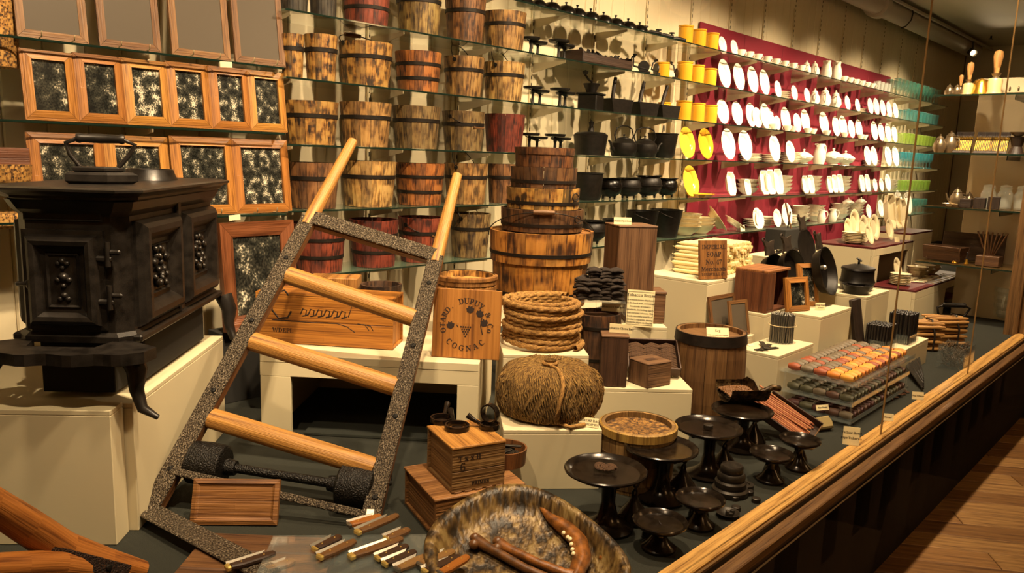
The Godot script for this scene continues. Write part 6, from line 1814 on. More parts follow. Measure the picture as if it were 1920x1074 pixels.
	for k in 3:
		solo("flat_file", "thin dark steel file lying before the slate pencils", "file", boxm(0.13, 0.004, 0.022, 0.001), mat("file_steel", Color("#3f3a33"), 0.4, 0.6), Vector3(3.193, 0.850, -1.426) + Vector3(0.012 * k, 0.003 + 0.0045 * k, -0.012 * k), Vector3(0, -20 + k * 28, 0), "steel files")
	solo("price_tag", "tiny cream tag lying by the steel files", "tag", boxm(0.03, 0.002, 0.02, 0.0), mat("card_cream", Color("#e6d5a6"), 0.6), Vector3(3.203, 0.850, -1.503) + Vector3(0.0, 0.003, 0), Vector3(20, -30, 0))
	# ---- skillets and pots ----
	pedestal("cream plinth under the lidded iron pot", Vector3(4.085, 0, -1.322), 0.0, 0.35, 0.55, 1.00)
	pedestal("cream plinth behind the little mirrors under the leaning skillets", Vector3(3.87, 0, -1.57), 0.0, 0.21, 0.3, 1.00)
	var i := 0
	for e in [[Vector3(4.015, 1.138, -1.800), 0.085, 0.0], [Vector3(4.065, 1.132, -1.720), 0.10, 0.0], [Vector3(4.539, 1.209, -1.840), 0.105, 0.0], [Vector3(3.956, 1.167, -1.500), 0.122, 0.0]]:
		var r: float = e[1]
		var p: Vector3 = e[0]
		p.y = 1.001 + r * 0.97
		if i == 2:
			solo("skillet_riser", "plain cream riser behind the skillets under the griddle", "riser", boxm(0.18, 0.07, 0.06, 0.002), mat("plinth_paint", Color.WHITE), Vector3(p.x, 1.0365, p.z))
			p.y += 0.071
		var t := thing("skillet", ["small black skillet leaning beside the candles", "black skillet leaning behind the open box", "flat black griddle leaning behind the skillets", "large black skillet leaning before the others with inner spout knob"][i], "skillet", p, -14.0 + i * 6)
		t.rotation_order = EULER_ORDER_YXZ
		t.rotation_degrees.x = -16.0
		var dp := 0.05 if i != 2 else 0.012
		part(t, "pan", lathe([Vector2(0, 0), Vector2(r * 0.86, 0), Vector2(r, dp), Vector2(r * 1.03, dp), Vector2(r * 1.03, dp - 0.004), Vector2(r * 0.97, dp * 0.9), Vector2(r * 0.83, 0.006), Vector2(0, 0.006)], 32), bk, Vector3(0, 0, -dp / 2), Vector3(90, 0, 0))
		var hp := [Vector2(-0.04, 0), Vector2(0.04, 0), Vector2(0.03, 0.045), Vector2(0.045, 0.085), Vector2(0.02, 0.08), Vector2(0.0, 0.07), Vector2(-0.02, 0.08), Vector2(-0.045, 0.085), Vector2(-0.03, 0.045)]
		part(t, "handle", ext(hp, 0.012, 0.003), black("iron_handle", "#4a4038", 0.5), Vector3(0, r * 0.95, 0.0))
		part(t, "hanging_ring", tube(arc(0, 0, 0.012, 0, 350, 12), 0.004, 6), black("iron_handle", "#4a4038", 0.5), Vector3(-0.035, r * 0.95 + 0.085, 0))
		if i == 3:
			part(t, "spout_knob", lathe([Vector2(0, 0), Vector2(0.012, 0), Vector2(0.015, 0.02), Vector2(0.008, 0.03), Vector2(0, 0.03)], 12), mat("nut_bright", Color.WHITE), Vector3(0.02, 0.02, -0.02), Vector3(90, 0, 0))
		i += 1
	var sp := thing("lidded_iron_pot", "squat oval black iron pot with branched lid knob", "pot", Vector3(4.30, 0.001 + 1.0, -1.45), 10.0)
	part(sp, "body", lathe([Vector2(0, 0), Vector2(0.07, 0), Vector2(0.09, 0.012), Vector2(0.1, 0.045), Vector2(0.092, 0.06), Vector2(0.09, 0.11), Vector2(0, 0.11)], 28), bk, Vector3.ZERO, Vector3.ZERO, Vector3(1.15, 1, 0.9))
	var ld := part(sp, "lid", lathe([Vector2(0, 0), Vector2(0.096, 0), Vector2(0.092, 0.01), Vector2(0.03, 0.026), Vector2(0, 0.028)], 28), bk, Vector3(0, 0.11, 0), Vector3.ZERO, Vector3(1.12, 1, 0.9))
	part(ld, "knob", boxes([[Vector3(0.012, 0.03, 0.012), Vector3(0, 0.035, 0)], [Vector3(0.035, 0.01, 0.01), Vector3(0, 0.045, 0), Vector3(0, 0, 25)], [Vector3(0.01, 0.01, 0.035), Vector3(0, 0.05, 0), Vector3(25, 0, 0)]], 0.003), bk)
	part(sp, "side_handle", tube([Vector3(0.1, 0.09, -0.03), Vector3(0.135, 0.08, -0.02), Vector3(0.135, 0.05, 0.02), Vector3(0.1, 0.05, 0.03)], 0.008, 7), bk)
	var lp := thing("low_pan", "low black baking pan beside the lidded iron pot", "pan", Vector3(4.16, 1.001, -1.40), 0.0)
	part(lp, "pan", lathe([Vector2(0, 0), Vector2(0.055, 0), Vector2(0.07, 0.045), Vector2(0.073, 0.047), Vector2(0.067, 0.045), Vector2(0.052, 0.006), Vector2(0, 0.006)], 24), bk)
	part(lp, "rim_bead", tube(arc(0, 0, 0.072, 0, 350, 24), 0.003, 6), bk, Vector3(0, 0.046, 0), Vector3(90, 0, 0))
	var db := thing("dark_tool_box", "black box with two rods standing behind the skillets", "box", Vector3(5.053, 1.187, -2.200))
	db.position.y = 0.601
	part(db, "box", boxm(0.3, 0.63, 0.14, 0.004), mat("block_black", Color("#1d1a16"), 0.8), Vector3(0, 0.315, 0))
	part(db, "rod", tube([Vector3(0.02, 0.62, 0.03), Vector3(-0.04, 0.80, 0.0)], 0.006, 7), wood("grip", "#7a5632"))
	part(db, "rod", tube([Vector3(0.03, 0.62, 0.0), Vector3(0.05, 0.74, 0.0)], 0.005, 7), bk)
	for k in 5:
		solo("iron_scrap", "small twisted iron fitting laid on the stand behind the skillets", "fitting", tube([Vector3(-0.05, 0.0, 0.0), Vector3(-0.01, 0.012, 0.01), Vector3(0.03, 0.004, -0.012), Vector3(0.055, 0.012, 0.004)], [0.006, 0.009, 0.007, 0.004], 7), bk, Vector3(4.55 + k * 0.11, 1.108, -2.02 - 0.03 * (k % 2)), Vector3(0, k * 50, 0), "iron fittings behind the skillets")
	pedestal("cream plinth under the iron fittings behind the skillets", Vector3(4.46, 0, -1.93), 0.0, 0.62, 0.25, 1.10)
	# ---- china on red-topped plinths ----
	open_plinth("cream plinth with dark red top carrying upright plates", Vector3(5.69, 0, -1.825), 0.88, 0.42, 1.10, 0.12, 0.78)
	open_plinth("long low cream plinth with dark red top carrying spoons and bowls", Vector3(5.60, 0, -1.505), 1.34, 0.30, 0.85, 0.75, 1.25)
	open_plinth("cream plinth with dark red top carrying tall platters", Vector3(6.75, 0, -1.9), 0.6, 0.4, 1.14, 0.1, 0.12)
	var wh := mat("ironstone", Color("#efe6d2"), 0.18)
	var cr := mat("creamware", Color("#e3d3ab"), 0.2)
	stack("small_plate", "cream plate in the flat stack on the upper red-topped plinth", "plate", plate_m(0.085, 0.1), cr, Vector3(5.83, 1.101, -2.02), 7, 0.011, "stacked cream plates")
	for e in [[5.82, -1.9, 0.15, 20.0], [5.97, -2.0, 0.2, 12.0], [6.1, -2.12, 0.23, 10.0], [6.2, -2.0, 0.2, 12.0], [6.33, -1.93, 0.17, 14.0], [5.93, -2.1, 0.17, 12.0]]:
		stand_plate("upright_plate", "cream plate standing on edge on the upper red-topped plinth", "plate", e[0], 1.101, e[1], e[2], 0.95, cr, "upright plates on the plinth", e[3])
	pitcher(Vector3(6.36, 1.101, -2.1), 0.16, cr, "cream jug behind the upright plates on the plinth", 160.0)
	solo("price_card", "cream card among the upright plates on the plinth", "card", boxm(0.06, 0.04, 0.003, 0.0), mat("card_cream", Color("#e6d5a6"), 0.6), Vector3(6.28, 1.122, -1.86), Vector3(-10, -15, 0))
	stack("saucer_stack_piece", "small cream saucer in the stack on the long low plinth", "saucer", plate_m(0.07, 0.1), cr, Vector3(5.78, 0.851, -1.66), 7, 0.011, "stacked cream saucers")
	stand_plate("upright_saucer", "cream plate leaning behind the saucer stack", "plate", 5.93, 0.851, -1.72, 0.17, 0.95, cr, "", 16.0)
	i = 0
	for x: float in [6.3, 6.48, 6.66]:
		stack("tea_bowl", "banded cream tea bowl nested on the long low plinth", "bowl", bowl_m(0.075, 0.055), cr, Vector3(x, 0.851, -1.70), 2, 0.028, "nested tea bowls")
		i += 1
	var sv := mat("silver", Color("#cfc3a6"), 0.25, 0.8)
	var spn := join([[tube([Vector3(0, 0.004, 0.07), Vector3(0, 0.008, 0.03), Vector3(0, 0.003, -0.02)], [0.004, 0.003, 0.0022], 6), xf(Vector3.ZERO)], [blob(Vector3(0.013, 0.004, 0.02), 8), xf(Vector3(0, 0.005, -0.036))]])
	for k in 8:
		solo("spoon", "silver spoon in the front row on the long low plinth", "spoon", spn, sv, Vector3(6.05 + k * 0.085, 0.852, -1.565), Vector3(0, -20, 0), "laid out spoons, front row")
		solo("bone_knife", "bone-handled table knife in the back row on the long low plinth", "knife", boxes([[Vector3(0.016, 0.01, 0.075), Vector3(0, 0.005, 0.03)], [Vector3(0.018, 0.003, 0.1), Vector3(0, 0.004, -0.055)]], 0.003), cr, Vector3(6.0 + k * 0.062, 0.852, -1.63), Vector3(0, 24, 0), "laid out knives, back row")
	for e in [[6.82, 0.30], [7.0, 0.27], [7.14, 0.25]]:
		stand_plate("tall_platter", "tall cream platter standing on the far red-topped plinth", "platter", e[0], 1.141, -2.1, e[1], 0.7, cr, "tall platters on the far plinth", 10.0, 2)
	# ---- front corner goods on the case floor ----
	solo("dark_plank", "dark narrow plank leaning on a plinth beside the liquorice sticks", "plank", boxm(0.065, 0.25, 0.024, 0.003), wood("dplank", "#2e2017"), Vector3(4.054, 0.741, -1.315) + Vector3(0, 0.125, -0.03), Vector3(-7, -20, 8))
	pedestal("low cream block under the liquorice sticks", Vector3(3.93, 0, -1.145), 0.0, 0.68, 0.165, 0.74)
	var lic := mat("liquorice", Color("#1d1714"), 0.4)
	var lm := lathe([Vector2(0, 0), Vector2(0.0065, 0.0), Vector2(0.0065, 0.125), Vector2(0.0025, 0.128), Vector2(0, 0.122)], 7)
	for b in 2:
		var bc := [Vector3(4.134, 0.741, -1.250), Vector3(4.392, 0.741, -1.220)][b] as Vector3
		for k in 80:
			var gx := (k % 10) * 0.0138 - 0.062
			var gz := (k / 10) * 0.0138 - 0.048
			solo("liquorice_stick", ["black liquorice stick in the lower upright block beside the dark plank", "black liquorice stick in the taller upright block beside the brush handles"][b], "stick", lm, lic, bc + Vector3(gx, 0.001, gz), Vector3(rf(-2, 2), rf(0, 360), rf(-2, 2)), ["lower block of liquorice sticks", "taller block of liquorice sticks"][b], Vector3(1, 1.0 + 0.25 * b, 1))
	for k in 2:
		var bt := thing("acrylic_bin", ["clear acrylic bin before the liquorice sticks", "clear acrylic bin beside the brush handles"][k], "bin", [Vector3(4.134, 0.741, -1.250), Vector3(4.392, 0.741, -1.220)][k] + Vector3(0, 0.0005, 0.012), 0.0)
		part(bt, "front", boxm(0.156, 0.05, 0.004, 0.0), acr, Vector3(0, 0.025, 0.048))
		part(bt, "side", boxm(0.004, 0.05, 0.075, 0.0), acr, Vector3(0.076, 0.025, 0.0))
		part(bt, "side", boxm(0.004, 0.05, 0.075, 0.0), acr, Vector3(-0.076, 0.025, 0.0))
	# tied pile of brush handles
	var hw := [wood("brush_a", "#b88a4c"), wood("brush_b", "#9a6e38"), wood("brush_c", "#c79a5c")]
	var bh := lathe([Vector2(0, -0.115), Vector2(0.007, -0.115), Vector2(0.0115, -0.08), Vector2(0.009, -0.02), Vector2(0.0125, 0.05), Vector2(0.009, 0.1), Vector2(0.005, 0.118), Vector2(0, 0.118)], 9)
	for p in 2:
		var pc2 := [Vector3(4.929, 0.600, -1.271), Vector3(5.210, 0.600, -1.211)][p] as Vector3
		for r in 8:
			for c in 4:
				solo("brush_handle", ["tan turned brush handle in the tied pile next to the liquorice", "tan turned brush handle in the tied pile next to the flatiron"][p], "handle", bh, hw[(r * 3 + c) % 3], pc2 + Vector3(0.0, 0.013 + r * 0.0215, 0) + Vector3(0.65, 0, -0.76) * ((c - 1.5) * 0.025 + (0.012 if r % 2 == 1 else 0.0)), Vector3(0, -46 + rf(-4, 4), 90 + rf(-3, 3)), ["first pile of brush handles", "second pile of brush handles"][p])
		solo("wire_tie", ["black wire wound round the pile next to the liquorice", "black wire wound round the pile next to the flatiron"][p], "wire", tube([Vector3(0, 0.0, 0.06), Vector3(0, 0.1, 0.065), Vector3(0, 0.178, 0.02), Vector3(0, 0.178, -0.04), Vector3(0, 0.08, -0.062), Vector3(0, 0.01, -0.06)], 0.005, 6), lic, pc2 + Vector3(0.04, 0.004, 0.035), Vector3(0, -46, 0))
	# black rods leaning down to the rail
	for k in 15:
		var a: Vector3 = Vector3(4.585, 0.653, -1.330) + Vector3(0.012 * k, -0.006 * k, 0.006 * k)
		var b2: Vector3 = Vector3(4.091, 0.612, -0.988) + Vector3(0.014 * k - 0.1, 0.004 * (k % 4), -0.004 * k)
		a.y = maxf(a.y, 0.68)
		var o := thing("black_rod", "long thin black rod in the sheaf lying toward the window rail", "rod", b2, 0.0, "sheaf of black rods")
		rod(o, "shaft", a, b2 + Vector3(0, 0.004, 0), 0.0055, 0.0055, mat("rod_black", Color("#2a2622"), 0.45, 0.4), 7)
	# curled shavings in a clear box, iron, glass
	var cj := thing("clear_jar", "clear box of dark curled shavings by the window rail", "jar", Vector3(4.656, 0.600, -0.998) + Vector3(0.0, 0.001, 0), 0.0)
	part(cj, "front", boxm(0.2, 0.12, 0.004, 0.0), acr, Vector3(0, 0.06, 0.05))
	part(cj, "back", boxm(0.2, 0.12, 0.004, 0.0), acr, Vector3(0, 0.06, -0.08))
	part(cj, "side", boxm(0.004, 0.12, 0.126, 0.0), acr, Vector3(0.1, 0.06, -0.015))
	part(cj, "side", boxm(0.004, 0.12, 0.126, 0.0), acr, Vector3(-0.1, 0.06, -0.015))
	var cs := SurfaceTool.new()
	cs.begin(Mesh.PRIMITIVE_TRIANGLES)
	for k in 110:
		var c0 := Vector3(rf(-0.085, 0.085), rf(0.012, 0.125), rf(-0.065, 0.035))
		var pts := []
		var rr := rf(0.008, 0.02)
		var ph := rf(0, TAU)
		var tl := Vector3(rf(-1, 1), rf(-1, 1), rf(-1, 1)).normalized()
		for j in 9:
			var aa := ph + j * 0.75
			pts.append((c0 + (Vector3(cos(aa), sin(aa), 0) * rr).rotated(tl, 1.2) + tl * 0.002 * j).clamp(Vector3(-0.095, 0.003, -0.074), Vector3(0.095, 0.15, 0.044)))
		add_tube(cs, pts, 0.0022, 4, false, false)
	var sh := part(cj, "curled_shavings", finish(cs), wood("shaving", "#5a4424"))
	sh.set_meta("kind", "stuff")
	var fi := thing("flat_iron", "dark flatiron with raised grip standing behind the brush handles", "flatiron", Vector3(5.796, 0.600, -1.311) + Vector3(0, 0.001, 0), -48.0)
	flat_iron(fi, bk, 1.15)
	var gv := mat("cut_glass", Color(0.93, 0.95, 0.9, 0.3), 0.05)
	gv.transparency = BaseMaterial3D.TRANSPARENCY_ALPHA
	var rv := []
	for k in 9:
		rv.append(Vector2(0.05 + 0.004 * (k % 2) + 0.012 * k / 8.0, 0.02 + k * 0.022))
	rv.push_front(Vector2(0, 0))
	rv.append_array([Vector2(0.07, 0.2), Vector2(0.062, 0.2), Vector2(0.045, 0.03), Vector2(0, 0.02)])
	var gp := thing("glass_pitcher", "ribbed clear glass pitcher at the end of the case", "pitcher", Vector3(6.45, 0.602, -1.12))
	part(gp, "body", lathe(rv, 20, 0.0, TAU, 5.0), gv, Vector3(0, 0.0, 0), Vector3.ZERO, Vector3(1.5, 1.2, 1.5))
	part(gp, "handle", tube(arc(-0.1, 0.13, 0.06, 90, 270, 10), 0.008, 8), gv)
	# ---- spools in three clear tiers ----
	var sx0 := 3.17
	var tiers := [[0.628, -1.045, -1.31], [0.70, -1.045, -1.315], [0.785, -1.03, -1.32]]
	var st := thing("acrylic_tiers", "clear acrylic three-tier rack of thread spools", "rack", Vector3(sx0 + 0.35, 0.601, -1.18))
	for e in tiers:
		var y: float = e[0]
		part(st, "tray", boxm(0.74, 0.004, e[1] - e[2] + 0.03, 0.0), acr, Vector3(0, y - 0.003 - 0.601, (e[1] + e[2]) / 2 + 1.18))
		part(st, "lip", boxm(0.74, 0.018, 0.003, 0.0), acr, Vector3(0, y + 0.004 - 0.601, e[1] + 1.18 + 0.017))
		part(st, "lip", boxm(0.003, 0.018, e[1] - e[2] + 0.03, 0.0), acr, Vector3(-0.37, y + 0.004 - 0.601, (e[1] + e[2]) / 2 + 1.18))
	for sx: float in [-1.0, 1.0]:
		for sz: float in [-1.0, 1.0]:
			part(st, "post", lathe([Vector2(0, 0), Vector2(0.005, 0), Vector2(0.005, 0.18), Vector2(0, 0.18)], 8), acr, Vector3(sx * 0.355, 0, sz * 0.142 + 0.002))
	var spm := spool_parts(null, null)
	var cl := [mat("th_orange", Color("#c9782a"), 0.6), mat("th_amber", Color("#d6963a"), 0.6), mat("th_rust", Color("#8e4524"), 0.6), mat("th_grey", Color("#6a5c48"), 0.6), mat("th_olive", Color("#4d4a34"), 0.6), mat("th_brown", Color("#56392a"), 0.6), mat("th_wine", Color("#4a2420"), 0.6)]
	var tn := ["top", "middle", "bottom"]
	for lv in 3:
		var e = tiers[2 - lv]
		for c in 17:
			for r in 5:
				var fr := float(c) / 16.0
				var pick: int
				if lv == 0:
					var q := rng.randf() + (4 - r) * 0.22 + fr * 0.18
					pick = 1 if q < 0.5 else (0 if q < 0.9 else (2 if q < 1.15 else 3))
				elif lv == 1:
					pick = [4, 4, 3, 5][rng.randi() % 4]
				else:
					pick = [4, 5, 6, 3, 6][rng.randi() % 5]
				solo("thread_spool", "%s thread spool on the %s clear tier" % [["orange", "amber", "rust", "grey", "olive", "brown", "wine red"][pick], tn[lv]], "spool", spm, cl[pick], Vector3(sx0 + 0.02 + c * 0.0415, e[0] + 0.017, e[2] + 0.028 + r * 0.0555), Vector3(90, 0, rf(-4, 4)), "thread spools, %s tier" % tn[lv])
	# brown leaf cakes by the rail
	var cake := tmat("leaf_cake", Color("#6a4426"), "fibre", Vector3(12, 12, 1), 0.8, 0.0, false, 0.8)
	for k in 30:
		solo("tobacco_plug", "flat brown tobacco plug in the pile beside the spool rack", "tobacco", boxm(0.06, 0.008, 0.022, 0.003), cake, Vector3(3.832, 0.600, -1.036) + Vector3(-0.1 + (k % 5) * 0.045, 0.006 + (k / 10) * 0.0095, -0.08 + ((k / 5) % 2) * 0.06 + rf(-0.012, 0.012)), Vector3(0, 30 + rf(-25, 25), rf(-4, 4)), "tobacco plugs")
	# cinnamon sticks in a tilted wooden tray
	var ct := thing("stem_tray", "tilted open wooden tray of long reddish pipe stems", "tray", Vector3(2.87, 0.665, -1.17), 12.0)
	ct.rotation_order = EULER_ORDER_YXZ
	ct.rotation_degrees.x = 26.0
	ct.rotation_degrees.z = 26.0
	var tw := wood("traydark", "#3a2619")
	part(ct, "base", boxm(0.13, 0.006, 0.22, 0.001), tw, Vector3(0, 0, 0))
	part(ct, "side", boxm(0.006, 0.035, 0.22, 0.001), tw, Vector3(-0.066, 0.015, 0))
	part(ct, "side", boxm(0.006, 0.035, 0.22, 0.001), tw, Vector3(0.066, 0.015, 0))
	part(ct, "end", boxm(0.13, 0.03, 0.005, 0.001), wood("sill", "#6d4d2a"), Vector3(0, 0.012, 0.11))
	var cin := [mat("stem_red", Color("#8a4a2a"), 0.55), mat("stem_brown", Color("#a0643a"), 0.55)]
	var stm := lathe([Vector2(0, -0.115), Vector2(0.0042, -0.115), Vector2(0.0042, 0.115), Vector2(0, 0.115)], 7)
	for k in 30:
		var o := solo("pipe_stem", "long reddish pipe stem lying in the tilted wooden tray", "stem", stm, cin[k % 2], Vector3.ZERO, Vector3.ZERO, "pipe stems in the tray")
		o.transform = ct.transform * Transform3D(Basis.from_euler(Vector3(PI / 2 + rf(-0.03, 0.03), rf(-0.05, 0.05), 0)), Vector3(-0.056 + (k % 13) * 0.0092, 0.008 + (k / 13) * 0.0088, -0.02 + rf(-0.03, 0.0)))
	var bg := thing("paper_packet", "crumpled clear packet with a printed card below the pipe stems", "packet", Vector3(3.058, 0.600, -1.095) + Vector3(0, 0.002, 0), -30.0)
	part(bg, "packet", ext([Vector2(-0.035, 0), Vector2(0.035, 0.004), Vector2(0.04, 0.03), Vector2(0.03, 0.055), Vector2(-0.03, 0.05), Vector2(-0.04, 0.02)], 0.05, 0.006), mat("packet", Color("#8c7a52"), 0.25), Vector3(0, 0, 0), Vector3(-40, 0, 0))
	sign_card("stem_card", "small cream card reading Pipe Stems on the packet", Vector3(3.133, 0.630, -1.136) + Vector3(0, 0.03, 0), -30.0, 20.0, 0.06, 0.022, [["Pipe Stems", 0.0085, 0.0, 0.0, true]])
	sign_card("rail_sign", "cream sign reading Yellow Bowl Pipe Tobacco on the window rail", Vector3(2.920, 0.621, -0.931) + Vector3(0, 0, -0.012), -62.0, 8.0, 0.058, 0.068, [["Yellow Bowl", 0.0115, 0.0, 0.012, true], ["Pipe Tobacco", 0.011, 0.0, -0.008, true]])
	sign_card("rail_sign", "tiny cream sign on the window rail by the tobacco plugs", Vector3(3.753, 0.621, -0.937) + Vector3(0, 0, -0.008), -55.0, 10.0, 0.05, 0.035, [["Plug Tobacco", 0.008, 0.0, 0.0, true]])
	sign_card("rail_sign", "tiny cream sign on the window rail by the bottom spools", Vector3(3.328, 0.621, -0.932) + Vector3(0, 0, -0.008), -55.0, 10.0, 0.045, 0.03, [["Thread", 0.008, 0.0, 0.0, true]])

func big_scale(label: String, pan: Vector3, r: float, yaw: float, small := false) -> Node3D:
	# trade scale: bell foot, column, dished plate, bent side arm with twisted stay and second foot
	var gk := black("scale_black", "#302822", 0.2)
	var h := pan.y - FLOOR
	var t := thing("trade_scale" if not small else "letter_scale", label, "scale", Vector3(pan.x, FLOOR + 0.001, pan.z), yaw, "black trade scales" if not small else "small black scales")
	var k := r / 0.12
	part(t, "foot", lathe([Vector2(0, 0), Vector2(0.075 * k, 0), Vector2(0.078 * k, 0.008), Vector2(0.05 * k, 0.022), Vector2(0.03 * k, 0.04), Vector2(0.02 * k, h * 0.45), Vector2(0.022 * k, h * 0.7), Vector2(0.04 * k, h - 0.02), Vector2(0, h - 0.018)], 26), gk, Vector3(0.015 * k, 0, 0))
	part(t, "plate", lathe([Vector2(0, 0), Vector2(r * 0.84, 0.0), Vector2(r * 0.9, 0.006), Vector2(r * 0.99, 0.01), Vector2(r, 0.015), Vector2(r * 0.97, 0.018), Vector2(r * 0.9, 0.014), Vector2(r * 0.82, 0.006), Vector2(0, 0.003)], 44), gk, Vector3(0, h - 0.014, 0))
	part(t, "spider", boxes([[Vector3(r * 1.3, 0.01, 0.014), Vector3(0, h - 0.0235, 0)], [Vector3(0.014, 0.01, r * 1.3), Vector3(0, h - 0.0235, 0)]], 0.003), gk)
	# beam to the weight side with its own pillar and twisted stay
	part(t, "beam", tube([Vector3(0, h * 0.82, 0), Vector3(r * 0.7, h * 0.78, -r * 0.1), Vector3(r * 1.15, h * 0.86, -r * 0.2)], [0.01 * k, 0.013 * k, 0.009 * k], 9), gk)
	part(t, "pillar_foot", lathe([Vector2(0, 0), Vector2(0.05 * k, 0), Vector2(0.052 * k, 0.008), Vector2(0.04 * k, 0.03), Vector2(0.016 * k, 0.06), Vector2(0.01 * k, 0.075), Vector2(0, 0.075)], 20), gk, Vector3(r * 0.95, 0, -r * 0.15))
	var tw := []
	var tw2 := []
	for i in 13:
		var v := i / 12.0
		var o := Vector3(sin(v * TAU), 0, cos(v * TAU)) * 0.012 * k * (0.3 + v)
		tw.append(Vector3(r * 0.95, 0.07 + v * (h * 0.8 - 0.07), -r * 0.15) + o)
		tw2.append(Vector3(r * 0.95, 0.07 + v * (h * 0.8 - 0.07), -r * 0.15) - o)
	part(t, "twisted_stay", tube(tw, 0.004 * k, 6), gk)
	part(t, "twisted_stay", tube(tw2, 0.004 * k, 6), gk)
	part(t, "base_bridge", tube([Vector3(0.02, 0.012, 0), Vector3(r * 0.5, 0.02, -r * 0.08), Vector3(r * 0.95, 0.012, -r * 0.15)], 0.012 * k, 8), gk)
	return t

func scales_front() -> void:
	var gk := black("scale_black", "#302822", 0.2)
	var wt := black("weight_iron", "#3a332b", 0.45)
	big_scale("large black trade scale with two rolled tobacco pieces on its plate", Vector3(1.724, 0.780, -1.210), 0.118, -25.0)
	big_scale("large black trade scale with an empty plate beside the flat keg", Vector3(2.006, 0.775, -1.204), 0.115, -20.0)
	big_scale("large black trade scale with one round plug on its plate", Vector3(2.286, 0.775, -1.198), 0.113, -15.0)
	big_scale("large black trade scale carrying the tin scoop", Vector3(2.604, 0.755, -1.233), 0.112, -10.0)
	big_scale("small black scale next to the round weights, plate tilted up", Vector3(1.937, 0.690, -1.022), 0.072, 20.0, true)
	big_scale("small black scale closest to the big tray", Vector3(1.736, 0.685, -1.029), 0.075, 35.0, true)
	big_scale("small black scale with scattered crumbs on its plate", Vector3(2.408, 0.700, -1.024), 0.072, 10.0, true)
	big_scale("small black scale below the pipe stems", Vector3(2.584, 0.710, -1.003), 0.070, 10.0, true)
	var brown := tmat("tob_twist", Color("#6b4c30"), "fibre", Vector3(20, 12, 1), 0.8, 0.0, false, 1.0)
	# rolled pieces on the first plate
	for k in 2:
		var pth := []
		for i in 30:
			var a := i * 0.5
			pth.append(Vector3(cos(a), 0, sin(a)) * (0.003 + i * 0.00055))
		solo("rolled_tobacco", "flat spiral of rolled tobacco on the first scale plate", "tobacco", tube(pth, 0.0042, 6), brown, Vector3(1.723, 0.774, -1.228) + Vector3(0.014 * k, 0.009, 0.022 * k), Vector3(14 - 20 * k, 30 * k, 8), "rolled tobacco pieces")
	solo("round_plug", "small round dark plug on the third scale plate", "weight", lathe([Vector2(0, 0), Vector2(0.016, 0), Vector2(0.016, 0.012), Vector2(0.012, 0.014), Vector2(0, 0.014)], 18), wt, Vector3(2.286, 0.770, -1.198) + Vector3(0, 0.0005, 0))
	# scoop with coffee beans
	var sc := thing("tin_scoop", "dark tin scoop heaped with brown beans on a scale plate", "scoop", Vector3(2.652, 0.770, -1.263) + Vector3(0.0, 0.002, 0), -38.0)
	var hl := []
	for i in 13:
		var a := PI + PI * i / 12.0
		hl.append(Vector2(cos(a) * 0.075, sin(a) * 0.062 + 0.062))
	for i in 13:
		var a := TAU - PI * i / 12.0
		hl.append(Vector2(cos(a) * 0.0735, sin(a) * 0.0605 + 0.062))
	var tin := tmat("scoop_tin", Color("#5a4a36"), "tin", Vector3(3, 3, 1), 0.35, 0.7)
	part(sc, "shell", ext(hl, 0.15), tin, Vector3(0, 0, 0), Vector3(0, 90, 0))
	part(sc, "end_plate", ext([Vector2(-0.07, 0.062), Vector2(-0.05, 0.016), Vector2(0, 0.002), Vector2(0.05, 0.016), Vector2(0.07, 0.062), Vector2(0.03, 0.085), Vector2(-0.03, 0.085)], 0.002), tin, Vector3(0.03, 0, 0), Vector3(0, 90, 0))
	part(sc, "handle", tube([Vector3(0.075, 0.03, 0), Vector3(0.12, 0.05, 0), Vector3(0.15, 0.045, 0)], 0.012, 8), tin)
	var bs := SurfaceTool.new()
	bs.begin(Mesh.PRIMITIVE_TRIANGLES)
	var bn := blob(Vector3(0.0055, 0.0038, 0.004), 6)
	for k in 620:
		var bx2 := rf(-0.07, 0.07)
		var bz := rf(-0.062, 0.062)
		var flr := 0.062 - sqrt(maxf(0.0, 1.0 - pow(bz / 0.0735, 2.0))) * 0.0605
		bs.append_from(bn, 0, xf(Vector3(bx2, maxf(flr + 0.004, 0.032 + 0.018 * cos(bx2 * 20.0) * cos(bz * 20.0)), bz), Vector3(rf(0, 180), rf(0, 180), rf(0, 180))))
	var beans := part(sc, "beans", finish(bs), mat("bean_brown", Color("#6b4522"), 0.5))
	beans.set_meta("kind", "stuff")
	# stacked weights and loose weights
	var wp := Vector3(2.223, 0.600, -1.071)
	var y := 0.601
	var k2 := 0
	for r: float in [0.058, 0.05, 0.044, 0.036]:
		solo("disc_weight", "round black disc weight stacked largest to smallest beside the scales", "weight", lathe([Vector2(0, 0), Vector2(r * 0.95, 0), Vector2(r, 0.006), Vector2(r, 0.018), Vector2(r * 0.9, 0.024), Vector2(0, 0.024)], 30), wt, Vector3(wp.x, y, wp.z), Vector3.ZERO, "stacked disc weights")
		y += 0.0245
		k2 += 1
	for e in [[Vector3(2.171, 0.600, -1.229), 0.042, 0.02], [Vector3(2.151, 0.600, -1.191), 0.036, 0.014], [Vector3(2.285, 0.600, -1.053), 0.03, 0.02]]:
		solo("disc_weight", "loose flat disc weight on the carpet near the stacked weights", "weight", lathe([Vector2(0, 0), Vector2(e[1], 0), Vector2(e[1], e[2]), Vector2(e[1] * 0.6, e[2]), Vector2(e[1] * 0.55, e[2] * 0.8), Vector2(0, e[2] * 0.8)], 26), wt, e[0] + Vector3(0, 0.001, 0), Vector3.ZERO, "loose disc weights")
